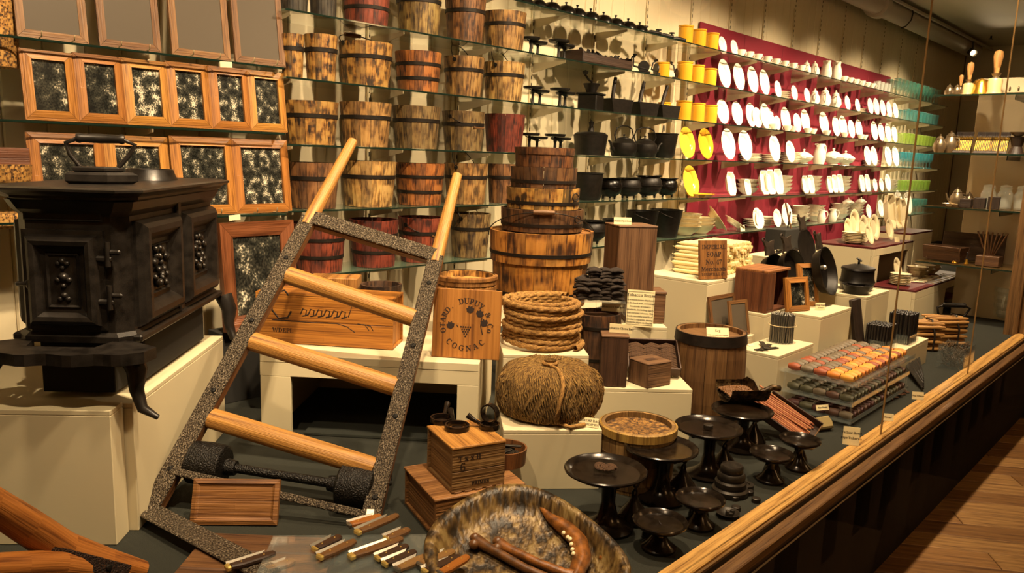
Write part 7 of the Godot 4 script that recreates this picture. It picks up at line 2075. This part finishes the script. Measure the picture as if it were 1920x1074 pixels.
	for e in [Vector3(2.190, 0.600, -1.038), Vector3(2.262, 0.600, -1.024), Vector3(2.226, 0.600, -0.983), Vector3(2.123, 0.600, -0.998)]:
		solo("small_weight", "tiny cylindrical black weight scattered on the carpet by the rail", "weight", lathe([Vector2(0, 0), Vector2(0.014, 0), Vector2(0.0145, 0.012), Vector2(0.012, 0.014), Vector2(0, 0.014)], 14), wt, e + Vector3(0, 0.001, 0), Vector3.ZERO, "tiny weights")
	var dc := thing("weight_dish", "shallow black dish of tiny weights by the window rail", "dish", Vector3(2.067, 0.600, -0.997) + Vector3(0, 0.001, 0))
	part(dc, "dish", bowl_m(0.036, 0.014), wt)
	for e in [[0.0, 0.0], [0.014, 0.008], [-0.01, 0.014]]:
		solo("dish_weight", "tiny peg weight standing in the shallow black dish", "weight", lathe([Vector2(0, 0), Vector2(0.007, 0), Vector2(0.007, 0.014), Vector2(0, 0.016)], 10), wt, dc.position + Vector3(e[0], 0.004, e[1]), Vector3.ZERO, "peg weights in the dish")
	# flat keg behind the scales
	var kg := thing("flat_keg", "low pale keg with recessed dusty head behind the scales", "keg", Vector3(2.034, 0.601, -1.30) + Vector3(0.03, 0, -0.03))
	var kc := [tmat("keg_a", Color("#8a6a3c"), "wood", Vector3(3, 1.2, 1), 0.65), tmat("keg_b", Color("#7a5c34"), "wood", Vector3(3.3, 1.1, 1), 0.65), tmat("keg_c", Color("#967444"), "wood", Vector3(2.8, 1.3, 1), 0.65)]
	staved(kg, 0.114, 0.12, 0.205, 14, kc, wood("keghoop", "#5e4526"), [[0.55, 0.03], [0.12, 0.02]], 0.012, 0.185, 0.006)
	part(kg, "rim_hoop", lathe([Vector2(0.119, 0.175), Vector2(0.127, 0.178), Vector2(0.127, 0.203), Vector2(0.12, 0.206)], 32), wood("keghoop2", "#a8843e"))
	part(kg, "dusty_head", lathe([Vector2(0, 0), Vector2(0.106, 0), Vector2(0.106, 0.002), Vector2(0, 0.002)], 32), tmat("keg_dust", Color("#a07c48"), "tin", Vector3(3, 3, 1), 0.8), Vector3(0, 0.186, 0))

func knife(a: Vector3, b: Vector3, kind: int, label: String) -> void:
	var d := (b - a)
	var l := d.length()
	var t := thing("pocket_knife", label, "knife", (a + b) / 2, rad_to_deg(atan2(-d.z, d.x)), "pocket knives fanned on the clear stand")
	var hm := [mat("knife_horn", Color("#5e4024"), 0.32), mat("knife_amber", Color("#8a5220"), 0.28), mat("knife_dark", Color("#35241a"), 0.3), mat("knife_bone", Color("#74542f"), 0.36)][kind] as Material
	var st := mat("knife_steel", Color("#8a8276"), 0.25, 0.85)
	var br := mat("knife_brass", Color("#d8b868"), 0.3, 0.7)
	var thin := l < 0.075
	var w := 0.0085 if thin else 0.0135
	part(t, "handle", ext([Vector2(-l * 0.42, -w * 0.7), Vector2(-l * 0.2, -w), Vector2(l * 0.3, -w), Vector2(l * 0.46, -w * 0.6), Vector2(l * 0.49, 0), Vector2(l * 0.46, w * 0.7), Vector2(l * 0.2, w * 0.9), Vector2(-l * 0.42, w * 0.7)], 0.012, 0.003), hm, Vector3(0, 0.007, 0), Vector3(-90, 0, 0))
	part(t, "bolster", boxm(l * 0.1, 0.013, w * 1.7, 0.003), br if kind % 2 == 0 else st, Vector3(-l * 0.46, 0.007, 0))
	part(t, "blade", ext([Vector2(-l * 0.45, -w * 0.3), Vector2(l * 0.2, -w * 0.3), Vector2(l * 0.34, w * 0.5), Vector2(-l * 0.45, w * 0.5)], 0.002, 0.0), st, Vector3(0, 0.008, -w * 1.15), Vector3(-60, 0, 0))
	for s: float in [-0.2, 0.25]:
		part(t, "rivet", lathe([Vector2(0, 0), Vector2(0.0022, 0), Vector2(0.0018, 0.001), Vector2(0, 0.0012)], 8), br, Vector3(l * s, 0.013, 0))

func ring_sweep(poly: Array, prof: Array) -> ArrayMesh:
	# dish over a rounded outline: prof lists [share of outline, height]
	var st := SurfaceTool.new()
	st.begin(Mesh.PRIMITIVE_TRIANGLES)
	var n := poly.size()
	for i in prof.size() - 1:
		for k in n:
			var m := (k + 1) % n
			var c := [[k, i], [k, i + 1], [m, i + 1], [m, i]]
			for j in [0, 1, 2, 0, 2, 3]:
				var p: Vector2 = poly[c[j][0]] * prof[c[j][1]][0]
				st.set_uv(p * 1.0)
				st.add_vertex(Vector3(p.x, prof[c[j][1]][1], p.y))
	st.index()
	st.generate_normals()
	return finish(st)

func foreground() -> void:
	# crates with three leg irons on top
	var cw := tmat("crate_old", Color("#8c6a40"), "wood", Vector3(2.2, 1.1, 1), 0.6)
	var cw2 := tmat("crate_red", Color("#96683a"), "wood", Vector3(2.0, 1.0, 1), 0.6)
	var c0 := Vector3(1.380, 0.720, -1.475)
	var ux := Vector3(0.80, 0, 0.6)
	var dirx := (Vector3(1.550, 0.720, -1.415) - c0).normalized()
	var yaw := rad_to_deg(atan2(-dirx.z, dirx.x))
	var bk := Vector3(dirx.z, 0, -dirx.x)
	var lo := crate("low_crate", "low reddish crate under the small crate of leg irons", "crate", c0 + dirx * 0.085 + bk * 0.115 + Vector3(0, 0.601 - 0.72, 0), yaw, Vector3(0.275, 0.11, 0.245), cw2)
	part(lo, "lid_board", boxm(0.281, 0.009, 0.124, 0.002), cw2, Vector3(0, 0.1145, 0.0625))
	part(lo, "lid_board", boxm(0.281, 0.009, 0.124, 0.002), cw2, Vector3(0, 0.1145, -0.0625))
	var up := crate("small_crate", "small wooden crate with stencilled mark carrying leg irons", "crate", c0 + dirx * 0.082 + bk * 0.1 + Vector3(0, 0.001, 0), yaw, Vector3(0.163, 0.126, 0.19), cw)
	part(up, "lid", boxm(0.166, 0.008, 0.193, 0.0015), wood("crate_top", "#b5803c"), Vector3(0, 0.13, 0))
	var ink := mat("faded_ink", Color.WHITE)
	part(up, "stencil", lines_mesh([["T x x ll", 0.02, -0.03, 0.035, true], ["6", 0.034, -0.05, 0.01, false], ["PRIMES", 0.014, 0.005, -0.042, true]]), ink, Vector3(0, 0.063, 0.0956))
	for k in 5:
		part(up, "nail_cleat", boxm(0.022, 0.004, 0.004, 0.001), wood("slate_frame2", "#7a5430"), Vector3(-0.064 + k * 0.032, 0.002, 0.097))
	var gk := black("scale_black", "#302822", 0.2)
	var topy := 0.721 + 0.1345
	var kk := 0
	for e in [[Vector3(1.498, 0.860, -1.655), 0.034, 35.0], [Vector3(1.489, 0.860, -1.578), 0.036, 62.0], [Vector3(1.567, 0.860, -1.521), 0.03, 120.0]]:
		var p: Vector3 = e[0]
		var t := thing("leg_iron", ["dark iron cuff with long shank at the back of the small crate", "dark iron cuff with shank at the front of the small crate", "pair of linked dark iron cuffs standing on the small crate"][kk], "shackle", Vector3(p.x, topy + 0.001, p.z), e[2])
		var r: float = e[1]
		part(t, "cuff", lathe([Vector2(r * 0.86, 0), Vector2(r, 0), Vector2(r * 1.03, 0.007), Vector2(r, 0.015), Vector2(r * 0.86, 0.015), Vector2(r * 0.84, 0.007), Vector2(r * 0.86, 0)], 28), gk)
		part(t, "lock_plate", lathe([Vector2(0, 0), Vector2(r * 0.5, 0), Vector2(r * 0.5, 0.004), Vector2(0, 0.006)], 18), gk, Vector3(0, 0.001, 0))
		part(t, "shank", tube([Vector3(r * 0.95, 0.01, 0), Vector3(r * 1.7, 0.02, 0), Vector3(r * 2.3, 0.032, 0)], [0.006, 0.007, 0.01], 8), gk)
		if kk == 2:
			part(t, "second_cuff", lathe([Vector2(r * 0.8, -0.009), Vector2(r * 0.95, -0.009), Vector2(r * 0.98, 0), Vector2(r * 0.95, 0.009), Vector2(r * 0.8, 0.009), Vector2(r * 0.8, -0.009)], 28), gk, Vector3(0, 0.045, 0), Vector3(90, 0, 20))
		kk += 1
	# strap basket behind the crates
	var sb := thing("strap_tray", "round wooden tray of dark leather straps behind the small crate", "tray", c0 + dirx * 0.155 + bk * 0.15 + dirx * 0.085 + Vector3(0, 0.001, 0), yaw)
	part(sb, "rim", lathe([Vector2(0.0, 0), Vector2(0.062, 0), Vector2(0.066, 0.05), Vector2(0.061, 0.05), Vector2(0.057, 0.008), Vector2(0, 0.008)], 26), wood("straprim", "#7a4f2a"))
	for k in 7:
		part(sb, "strap", boxm(0.07, 0.006, 0.02, 0.002), black("weight_iron", "#3a332b", 0.45), Vector3(rf(-0.02, 0.02), 0.014 + k * 0.006, rf(-0.022, 0.022)), Vector3(rf(-12, 12), rf(0, 180), rf(-12, 12)))
	# large dished tray with bones
	# local frame of the tray: it leans back on the low crate, its front edge on the carpet
	var ty := thing("dished_tray", "large shallow egg-shaped mottled tray holding old bones", "tray", Vector3(1.356, 0.680, -1.153))
	ty.basis = Basis(Vector3(0.648, -0.000, 0.762), Vector3(-0.171, 0.974, 0.146), Vector3(-0.742, -0.225, 0.631))
	var oc := []
	for q in [[-0.2738, 0.0032], [-0.2647, -0.0868], [-0.2191, -0.1656], [-0.1471, -0.2402], [-0.0679, -0.2755], [0.0146, -0.2586], [0.102, -0.1924], [0.1825, -0.0969], [0.2317, -0.013], [0.2367, 0.0502], [0.1898, 0.1053], [0.1077, 0.1638], [0.0062, 0.2103], [-0.1131, 0.2042], [-0.2266, 0.1246]]:
		oc.append(Vector2(q[0], q[1]))
	for it in 2:
		var o2 := []
		for k in oc.size():
			var a: Vector2 = oc[k]
			var b: Vector2 = oc[(k + 1) % oc.size()]
			o2.append(a.lerp(b, 0.25))
			o2.append(a.lerp(b, 0.75))
		oc = o2
	oc.reverse()
	var tm := tmat("tray_tin", Color("#7d6a48"), "tin", Vector3(1.3, 1.3, 1), 0.45, 0.2, false, 0.5)
	part(ty, "dish", ring_sweep(oc, [[0.0, -0.066], [0.6, -0.066], [0.86, -0.05], [0.985, -0.012], [1.015, 0.0], [1.0, 0.007], [0.95, 0.006], [0.9, 0.0], [0.86, -0.022], [0.78, -0.042], [0.6, -0.05], [0.0, -0.05]]), tm)
	var bone := tmat("bone_brown", Color("#a0662e"), "iron", Vector3(4, 4, 1), 0.36, 0.0, false, 0.2)
	var boned := tmat("bone_dark", Color("#7a5028"), "iron", Vector3(4, 4, 1), 0.4, 0.0, false, 0.2)
	var jw := thing("jawbone", "curved brown jawbone with a row of pale teeth in the tray", "bone", ty.position)
	jw.basis = ty.basis
	var jp := []
	for q in [[0.0122, -0.2246], [0.0419, -0.1781], [0.0846, -0.1388], [0.1159, -0.0921], [0.1237, -0.0303], [0.1065, 0.0265], [0.0825, 0.0775]]:
		jp.append(Vector3(q[0], -0.028, q[1]))
	var js := SurfaceTool.new()
	js.begin(Mesh.PRIMITIVE_TRIANGLES)
	var jc := Curve3D.new()
	for k in jp.size():
		var tg: Vector3 = (jp[mini(k + 1, jp.size() - 1)] - jp[maxi(k - 1, 0)]) * 0.18
		jc.add_point(jp[k], -tg, tg)
	var jl := []
	var jr := []
	for k in 29:
		jl.append(jc.sample_baked(jc.get_baked_length() * k / 28.0))
		var v := k / 28.0
		jr.append(lerpf(0.007, 0.025, smoothstep(0.0, 0.35, v)) * (1.0 - 0.35 * smoothstep(0.6, 1.0, v)))
	add_tube(js, jl, jr, 12, false, true, 0.6)
	part(jw, "jaw", finish(js), bone)
	for k in 6:
		var q := jc.sample_baked(jc.get_baked_length() * (0.38 + k * 0.055))
		var q2 := jc.sample_baked(jc.get_baked_length() * (0.40 + k * 0.055))
		var sd := (q2 - q).normalized().cross(Vector3.UP)
		if sd.x > 0.0:
			sd = -sd
		part(jw, "tooth", blob(Vector3(0.006, 0.008, 0.005), 8), mat("tooth", Color("#d8c8a0"), 0.3), q + sd * 0.022 + Vector3(0, 0.006, 0))
	kk = 0
	for e in [[[-0.1459, -0.0768], [-0.0183, 0.0109], [0.0801, 0.0639]], [[-0.0859, -0.0677], [0.0142, -0.0102], [0.0999, 0.0306]]]:
		var bt := thing("long_bone", ["long brown bone with a forked knuckle in the tray", "long brown bone with a rounded knuckle in the tray"][kk], "bone", ty.position, 0.0, "long bones in the tray")
		bt.basis = ty.basis
		var pts := []
		for q in e:
			pts.append(Vector3(q[0], -0.033, q[1]))
		part(bt, "shaft", tube([pts[0], pts[0].lerp(pts[1], 0.25), pts[1], pts[1].lerp(pts[2], 0.75), pts[2]], [0.017, 0.012, 0.0105, 0.012, 0.018], 12), [boned, bone][kk])
		for s: float in [-1.0, 1.0]:
			part(bt, "knuckle", blob(Vector3(0.015, 0.014, 0.012), 10), boned, pts[0] + Vector3(-0.006, 0.002, 0.012 * s + 0.004))
		kk += 1
	var tq = [[0.1774, -0.0457]][0]
	var th := thing("small_tooth", "small brown knobbly bone fragment in the tray", "bone", ty.transform * Vector3(tq[0], -0.048, tq[1]))
	th.basis = ty.basis
	part(th, "lump", join([[blob(Vector3(0.013, 0.009, 0.011), 9), xf(Vector3(0, 0.01, 0))], [blob(Vector3(0.008, 0.011, 0.008), 9), xf(Vector3(0.011, 0.012, 0.006))], [blob(Vector3(0.008, 0.007, 0.013), 9), xf(Vector3(-0.008, 0.008, -0.012))]]), bone)
	# clear stand with pocket knives
	var acr := mat("acrylic", Color(0.75, 0.8, 0.78, 0.06), 0.03)
	var kp := Vector3(1.082, 0.655, -1.456)
	var ks := thing("knife_stand", "clear acrylic stand under the fanned pocket knives", "stand", Vector3(kp.x, 0.601, kp.z), -42.0)
	part(ks, "plate", boxm(0.47, 0.005, 0.24, 0.0), acr, Vector3(-0.02, 0.05, 0.0))
	for s: float in [-1.0, 1.0]:
		part(ks, "leg", boxm(0.005, 0.047, 0.24, 0.0), acr, Vector3(s * 0.225 - 0.02, 0.0235, 0.0))
	var kn := [
		[Vector3(1.134, 0.655, -1.616), Vector3(1.234, 0.655, -1.599), 1, "amber-handled pocket knife at the top of the fan"],
		[Vector3(1.126, 0.655, -1.567), Vector3(1.272, 0.655, -1.572), 0, "long brown pocket knife below the amber one"],
		[Vector3(0.998, 0.655, -1.567), Vector3(1.088, 0.655, -1.579), 2, "dark closed pocket knife at the fan's outer edge"],
		[Vector3(0.985, 0.655, -1.526), Vector3(1.102, 0.655, -1.533), 0, "stout brown pocket knife beside the dark closed one"],
		[Vector3(1.041, 0.655, -1.477), Vector3(1.199, 0.655, -1.461), 0, "long two-rivet pocket knife in the middle of the fan"],
		[Vector3(1.084, 0.655, -1.426), Vector3(1.183, 0.655, -1.422), 2, "slim pen knife with pale end caps, upper of two"],
		[Vector3(1.080, 0.655, -1.392), Vector3(1.179, 0.655, -1.386), 2, "slim pen knife with pale end caps, lower of two"],
		[Vector3(1.086, 0.655, -1.352), Vector3(1.182, 0.655, -1.351), 3, "slender brass-lined pen knife beside the slim pair"],
		[Vector3(1.137, 0.655, -1.331), Vector3(1.251, 0.655, -1.322), 3, "bone-brown pocket knife near the big tray"],
		[Vector3(1.127, 0.655, -1.300), Vector3(1.243, 0.655, -1.293), 2, "dark pocket knife with bright liner near the big tray"],
		[Vector3(1.147, 0.655, -1.268), Vector3(1.258, 0.655, -1.279), 1, "reddish pocket knife touching the big tray"],
		[Vector3(1.160, 0.655, -1.489), Vector3(1.241, 0.655, -1.488), 0, "thin pen knife above the two-rivet knife"]]
	for e in kn:
		knife(e[0] + Vector3(0, 0.001, 0), e[1] + Vector3(0, 0.001, 0), e[2], e[3])
	knife(Vector3(0.810, 0.645, -1.651), Vector3(0.934, 0.645, -1.635), 2, "dark pocket knife with brass tip on the brown boards")
	knife(Vector3(0.879, 0.632, -1.600), Vector3(0.960, 0.632, -1.592), 3, "small brass-tipped pocket knife on the brown boards")
	# brown boards and panelled lid under the truck
	var pc := Vector3(0.892, 0.660, -1.658)
	var bd := thing("board_platform", "low platform of brown boards on the carpet beneath the hand truck", "platform", Vector3(pc.x, 0.601, pc.z), -48.0)
	for k in 4:
		part(bd, "board", boxm(0.36, 0.03, 0.088, 0.003), [wood("plat_a", "#5e3d20"), wood("plat_b", "#6d4826")][k % 2], Vector3(0.0, 0.015, -0.10 + k * 0.09))
	var pl := thing("panelled_lid", "small panelled wooden lid standing on the brown boards", "lid", Vector3(0.974, 0.602, -1.933) + Vector3(0.0, 0.0, 0.0), -44.0)
	pl.rotation_order = EULER_ORDER_YXZ
	pl.rotation_degrees.x = -22.0
	part(pl, "panel", moulded(0.24, 0.125, [[0, -0.012], [0, 0.004], [0.012, 0.008], [0.016, 0.004], [0.02, 0.002]]), wood("lidpanel", "#8a5c2e"), Vector3(0, 0.063, 0.0))
	# plough handles lying in the front corner
	var P := func(x: float, y: float, z: float) -> Vector3:
		return Vector3(x, y, z)
	var ow := tmat("plough_wood", Color("#a3652b"), "wood", Vector3(4, 1.4, 1), 0.45)
	var ph := thing("plough_handles", "two joined bent wooden plough handles with an iron plate", "plough handle", Vector3(0.75, 0.601, -1.75))
	var l1 := [Vector3(0.700, 0.602, -1.865), Vector3(0.617, 0.658, -1.863), Vector3(0.526, 0.723, -1.858), Vector3(0.452, 0.814, -1.842), Vector3(0.382, 0.900, -1.819), Vector3(0.269, 1.022, -1.792)]
	var l2 := [Vector3(0.693, 0.589, -1.869), Vector3(0.600, 0.648, -1.850), Vector3(0.503, 0.709, -1.820), Vector3(0.425, 0.747, -1.794), Vector3(0.344, 0.783, -1.771), Vector3(0.238, 0.845, -1.737)]
	var q1 := []
	var q2 := []
	for v: Vector3 in l1:
		q1.append(v - ph.position)
	for v: Vector3 in l2:
		q2.append(v - ph.position)
	part(ph, "handle", tube(q1, [0.022, 0.03, 0.04, 0.038, 0.034, 0.03], 14), ow)
	part(ph, "handle", tube(q2, [0.02, 0.028, 0.034, 0.032, 0.03, 0.028], 14), ow)
	var pt := part(ph, "iron_plate", boxm(0.20, 0.006, 0.035, 0.002), tmat("plate_rust", Color("#4a3020"), "pit", Vector3(6, 6, 1), 0.6, 0.4))
	var mid: Vector3 = (q1[1] + q1[2] + q2[1] + q2[2]) / 4.0
	var dx: Vector3 = (q1[0] - q1[2]).normalized()
	var nn := (Vector3(0, 1.65, 0) - (mid + ph.position)).normalized()
	nn = (nn - dx * nn.dot(dx)).normalized()
	pt.transform = Transform3D(Basis(dx, nn, dx.cross(nn)), mid + nn * 0.034)
	for s: float in [-0.6, 0.5]:
		part(pt, "bolt", lathe([Vector2(0, 0), Vector2(0.008, 0), Vector2(0.006, 0.004), Vector2(0, 0.005)], 10), black(), Vector3(0.09 * s, 0.003, 0))

func end_unit() -> void:
	# shelves on a short partition near the end of the case
	var pt := struct("wall_partition", boxm(0.06, 1.7, 0.5, 0.002), mat("wall_cream", Color.WHITE), Vector3(6.45, 1.45, -1.22))
	var lv := [2.16, 1.77, 1.40, 1.01]
	var nm := ["bells", "gilt spoon racks", "butter dish and jars", "dough trough"]
	var ed := mat("shelf_edge", Color("#16241c"), 0.08)
	for i in 4:
		var t := thing("end_shelf", "brown tinted glass shelf at the case end carrying %s" % nm[i], "shelf", Vector3(6.2, lv[i], -1.315))
		var g := mat("end_glass", Color(0.42, 0.32, 0.18, 0.55), 0.05)
		g.transparency = BaseMaterial3D.TRANSPARENCY_ALPHA
		part(t, "pane", boxm(0.42, 0.01, 0.64, 0.0), g, Vector3(0, -0.006, 0))
		part(t, "edge", boxm(0.004, 0.01, 0.64, 0.0), ed, Vector3(-0.212, -0.006, 0))
		part(t, "bracket", boxm(0.4, 0.03, 0.006, 0.001), ed, Vector3(0.02, -0.027, 0.15))
	var wd := wood("bell_handle", "#b98a50")
	var brass := mat("brass", Color("#c9983a"), 0.22, 0.9)
	var gilt := mat("gilt", Color("#b08a2a"), 0.3, 0.85)
	var pew := mat("pewter", Color("#8a7a62"), 0.3, 0.8)
	var pale := mat("pale_stone", Color("#c9a878"), 0.4)
	# hand bells
	var i := 0
	for e in [[-1.521, 0.6, "small hand bell with turned wooden handle at the shelf end"], [-1.473, 0.95, "hand bell with tall turned wooden handle beside the brass bell"], [-1.314, 1.25, "largest hand bell with tall turned wooden handle"]]:
		var t := thing("hand_bell", e[2], "bell", Vector3(6.12, 2.161, e[0]), 0.0, "hand bells")
		var s: float = e[1]
		part(t, "bell", lathe([Vector2(0.036, 0), Vector2(0.038, 0.006), Vector2(0.033, 0.02), Vector2(0.036, 0.07), Vector2(0.03, 0.085), Vector2(0, 0.085)], 22), pale if i > 0 else pew, Vector3.ZERO, Vector3.ZERO, Vector3.ONE * s)
		part(t, "collar", lathe([Vector2(0, 0), Vector2(0.022, 0), Vector2(0.014, 0.01), Vector2(0.024, 0.026), Vector2(0, 0.026)], 16), pew, Vector3(0, 0.085 * s, 0), Vector3.ZERO, Vector3.ONE * s)
		part(t, "handle", lathe([Vector2(0, 0), Vector2(0.012, 0), Vector2(0.015, 0.03), Vector2(0.024, 0.09), Vector2(0.02, 0.115), Vector2(0, 0.125)], 16), wd, Vector3(0, 0.11 * s, 0), Vector3.ZERO, Vector3.ONE * s)
		i += 1
	solo("brass_bell", "broad polished brass bell standing between the hand bells", "bell", lathe([Vector2(0.072, 0), Vector2(0.076, 0.006), Vector2(0.062, 0.03), Vector2(0.05, 0.085), Vector2(0.036, 0.105), Vector2(0.012, 0.11), Vector2(0, 0.118)], 28), brass, Vector3(6.16, 2.161, -1.405))
	for k in 3:
		var t2 := thing("small_sconce", "small dark metal candle holder on the bell shelf", "candle holder", Vector3(6.1, 2.161, -1.22 + k * 0.05), 0.0, "small candle holders")
		part(t2, "dish", lathe([Vector2(0, 0), Vector2(0.022, 0), Vector2(0.026, 0.01), Vector2(0, 0.008)], 16), pew)
		part(t2, "loop", tube(arc(0, 0.034, 0.014, -70, 250, 12), 0.004, 6), pew)
	# gilt spoons standing in sloped racks
	for r in 3:
		var rz := [-1.47, -1.34, -1.25][r] as float
		var t3 := thing("spoon_rack", ["sloped rack of gilt spoons beside the pewter", "sloped rack of gilt spoons in the middle", "sloped rack of gilt spoons beside the pedestal stand"][r], "rack", Vector3(6.15, 1.771, rz), -90.0)
		part(t3, "rack_back", boxm(0.11, 0.16, 0.006, 0.001), wood("traydark", "#3a2619"), Vector3(0, 0.075, -0.02), Vector3(-25, 0, 0))
		for k in 11:
			part(t3, "spoon", join([[tube([Vector3(0, 0, 0), Vector3(0, 0.075, 0)], 0.0028, 5), xf(Vector3.ZERO)], [blob(Vector3(0.0048, 0.02, 0.003), 7), xf(Vector3(0, 0.09, 0))]]), gilt, Vector3(-0.05 + k * 0.01, 0.02, 0.012), Vector3(-25, 0, 0))
	# pewter pots crowded on the near ends of the shelves
	var jj := 0
	for e in [[1.771, -1.60, 0.13], [1.771, -1.55, 0.16], [1.401, -1.45, 0.14], [2.161, -1.60, 0.09], [2.161, -1.535, 0.08], [1.401, -1.39, 0.11]]:
		teapot(Vector3(6.1 + 0.07 * (jj % 2), e[0], e[1]), e[2], pew, ["tarnished pewter pot at the end of the spoon shelf", "tall tarnished pewter pot before the spoon racks", "tarnished pewter pot beside the butter dish", "small tarnished pot at the end of the bell shelf", "low tarnished pot beside the smallest bell", "small pewter pot next to the glass jars"][jj], 60.0 * jj, "")
		jj += 1
	var pd := thing("pedestal_stand", "dark footed stand with a branched top beside the spoon racks", "stand", Vector3(6.15, 1.771, -1.144))
	part(pd, "foot", lathe([Vector2(0, 0), Vector2(0.05, 0), Vector2(0.045, 0.012), Vector2(0.03, 0.05), Vector2(0.045, 0.1), Vector2(0.055, 0.115), Vector2(0, 0.115)], 20), wood("hdark", "#2a1b12"))
	part(pd, "dish", bowl_m(0.05, 0.03), pew, Vector3(0, 0.116, 0))
	# butter dish, jars, little glasses
	var cr := mat("creamware", Color("#e3d3ab"), 0.2)
	var bd := thing("butter_dish", "pale covered butter dish on a flat tray", "dish", Vector3(6.12, 1.401, -1.472))
	part(bd, "tray", plate_m(0.07, 0.2), cr)
	part(bd, "cover", boxm(0.06, 0.05, 0.045, 0.008), cr, Vector3(0, 0.034, 0))
	var gv := mat("clear_glass", Color(0.9, 0.92, 0.88, 0.25), 0.03)
	for k in 3:
		var t4 := thing("glass_jar", ["wide clear glass jar next to the dark box", "wide clear glass jar in the middle of three", "wide clear glass jar by the end post"][k], "jar", Vector3(6.2, 1.401, [-1.28, -1.18, -1.08][k]), 0.0, "clear glass jars")
		part(t4, "body", lathe([Vector2(0, 0), Vector2(0.042, 0), Vector2(0.046, 0.01), Vector2(0.05, 0.1), Vector2(0.036, 0.125), Vector2(0.04, 0.145), Vector2(0.034, 0.145), Vector2(0.03, 0.122), Vector2(0.044, 0.1), Vector2(0.04, 0.012), Vector2(0, 0.012)], 22), gv)
		part(t4, "stopper", lathe([Vector2(0, 0), Vector2(0.034, 0), Vector2(0.036, 0.012), Vector2(0, 0.02)], 16), gv, Vector3(0, 0.146, 0))
	for k in 3:
		solo("dark_box", "small dark brown box standing before the glass jars", "box", boxm(0.06, 0.06 + 0.012 * k, 0.07, 0.003), wood("dplank", "#2e2017"), Vector3(6.07, 1.4315 + 0.006 * k, -1.38 + k * 0.082), Vector3(0, 4.0 * k, 0), "dark boxes before the jars")
	# dough trough and board
	var dt := thing("dough_trough", "old brown wooden dough trough tilted on the lowest end shelf", "trough", Vector3(6.12, 1.02, -1.48), 78.0)
	var dw := wood("trough", "#5a3c22")
	part(dt, "base", boxm(0.2, 0.012, 0.1, 0.002), dw, Vector3(0, 0.006, 0))
	for s: float in [-1.0, 1.0]:
		part(dt, "side", boxm(0.25, 0.1, 0.01, 0.002), dw, Vector3(0, 0.055, s * 0.066), Vector3(s * 18, 0, 0))
		part(dt, "end", boxm(0.01, 0.1, 0.12, 0.002), dw, Vector3(s * 0.112, 0.055, 0), Vector3(0, 0, -s * 14))
	solo("broad_board", "broad dark wooden board standing behind the dough trough", "board", boxm(0.014, 0.2, 0.40, 0.003), wood("bboard", "#4a331e"), Vector3(6.33, 1.112, -1.36), Vector3(0, 0, -6))
	for k in 2:
		var t5 := thing("table_bell", ["little brass table bell with black handle beside the trough", "slim brass table bell with black handle beside the dark crate"][k], "bell", Vector3(6.06, 1.012, [-1.40, -1.33][k]), 0.0, "table bells")
		part(t5, "bell", lathe([Vector2(0.022, 0), Vector2(0.023, 0.004), Vector2(0.015, 0.02), Vector2(0.011, 0.035), Vector2(0, 0.04)], 18), brass, Vector3.ZERO, Vector3.ZERO, Vector3(1.0 - 0.3 * k, 1, 1.0 - 0.3 * k))
		part(t5, "handle", lathe([Vector2(0, 0), Vector2(0.005, 0), Vector2(0.004, 0.03), Vector2(0.006, 0.045), Vector2(0, 0.05)], 10), mat("liquorice", Color("#1d1714"), 0.4), Vector3(0, 0.038, 0))
	solo("dark_crate", "dark low wooden crate on the lowest end shelf", "crate", boxm(0.12, 0.07, 0.14, 0.003), wood("trough", "#5a3c22"), Vector3(6.13, 1.047, -1.21))
	for k in 7:
		solo("wooden_spoon", "brown wooden stick in the fan standing in the dark crate", "stick", tube([Vector3(0, 0, 0), Vector3(0, 0.16, (k - 3) * 0.022)], [0.004, 0.006], 6), wood("spoonwood", "#6d4a2a"), Vector3(6.13, 1.083, -1.21 + (k - 3) * 0.008), Vector3(0, 0, 0), "fanned wooden sticks")
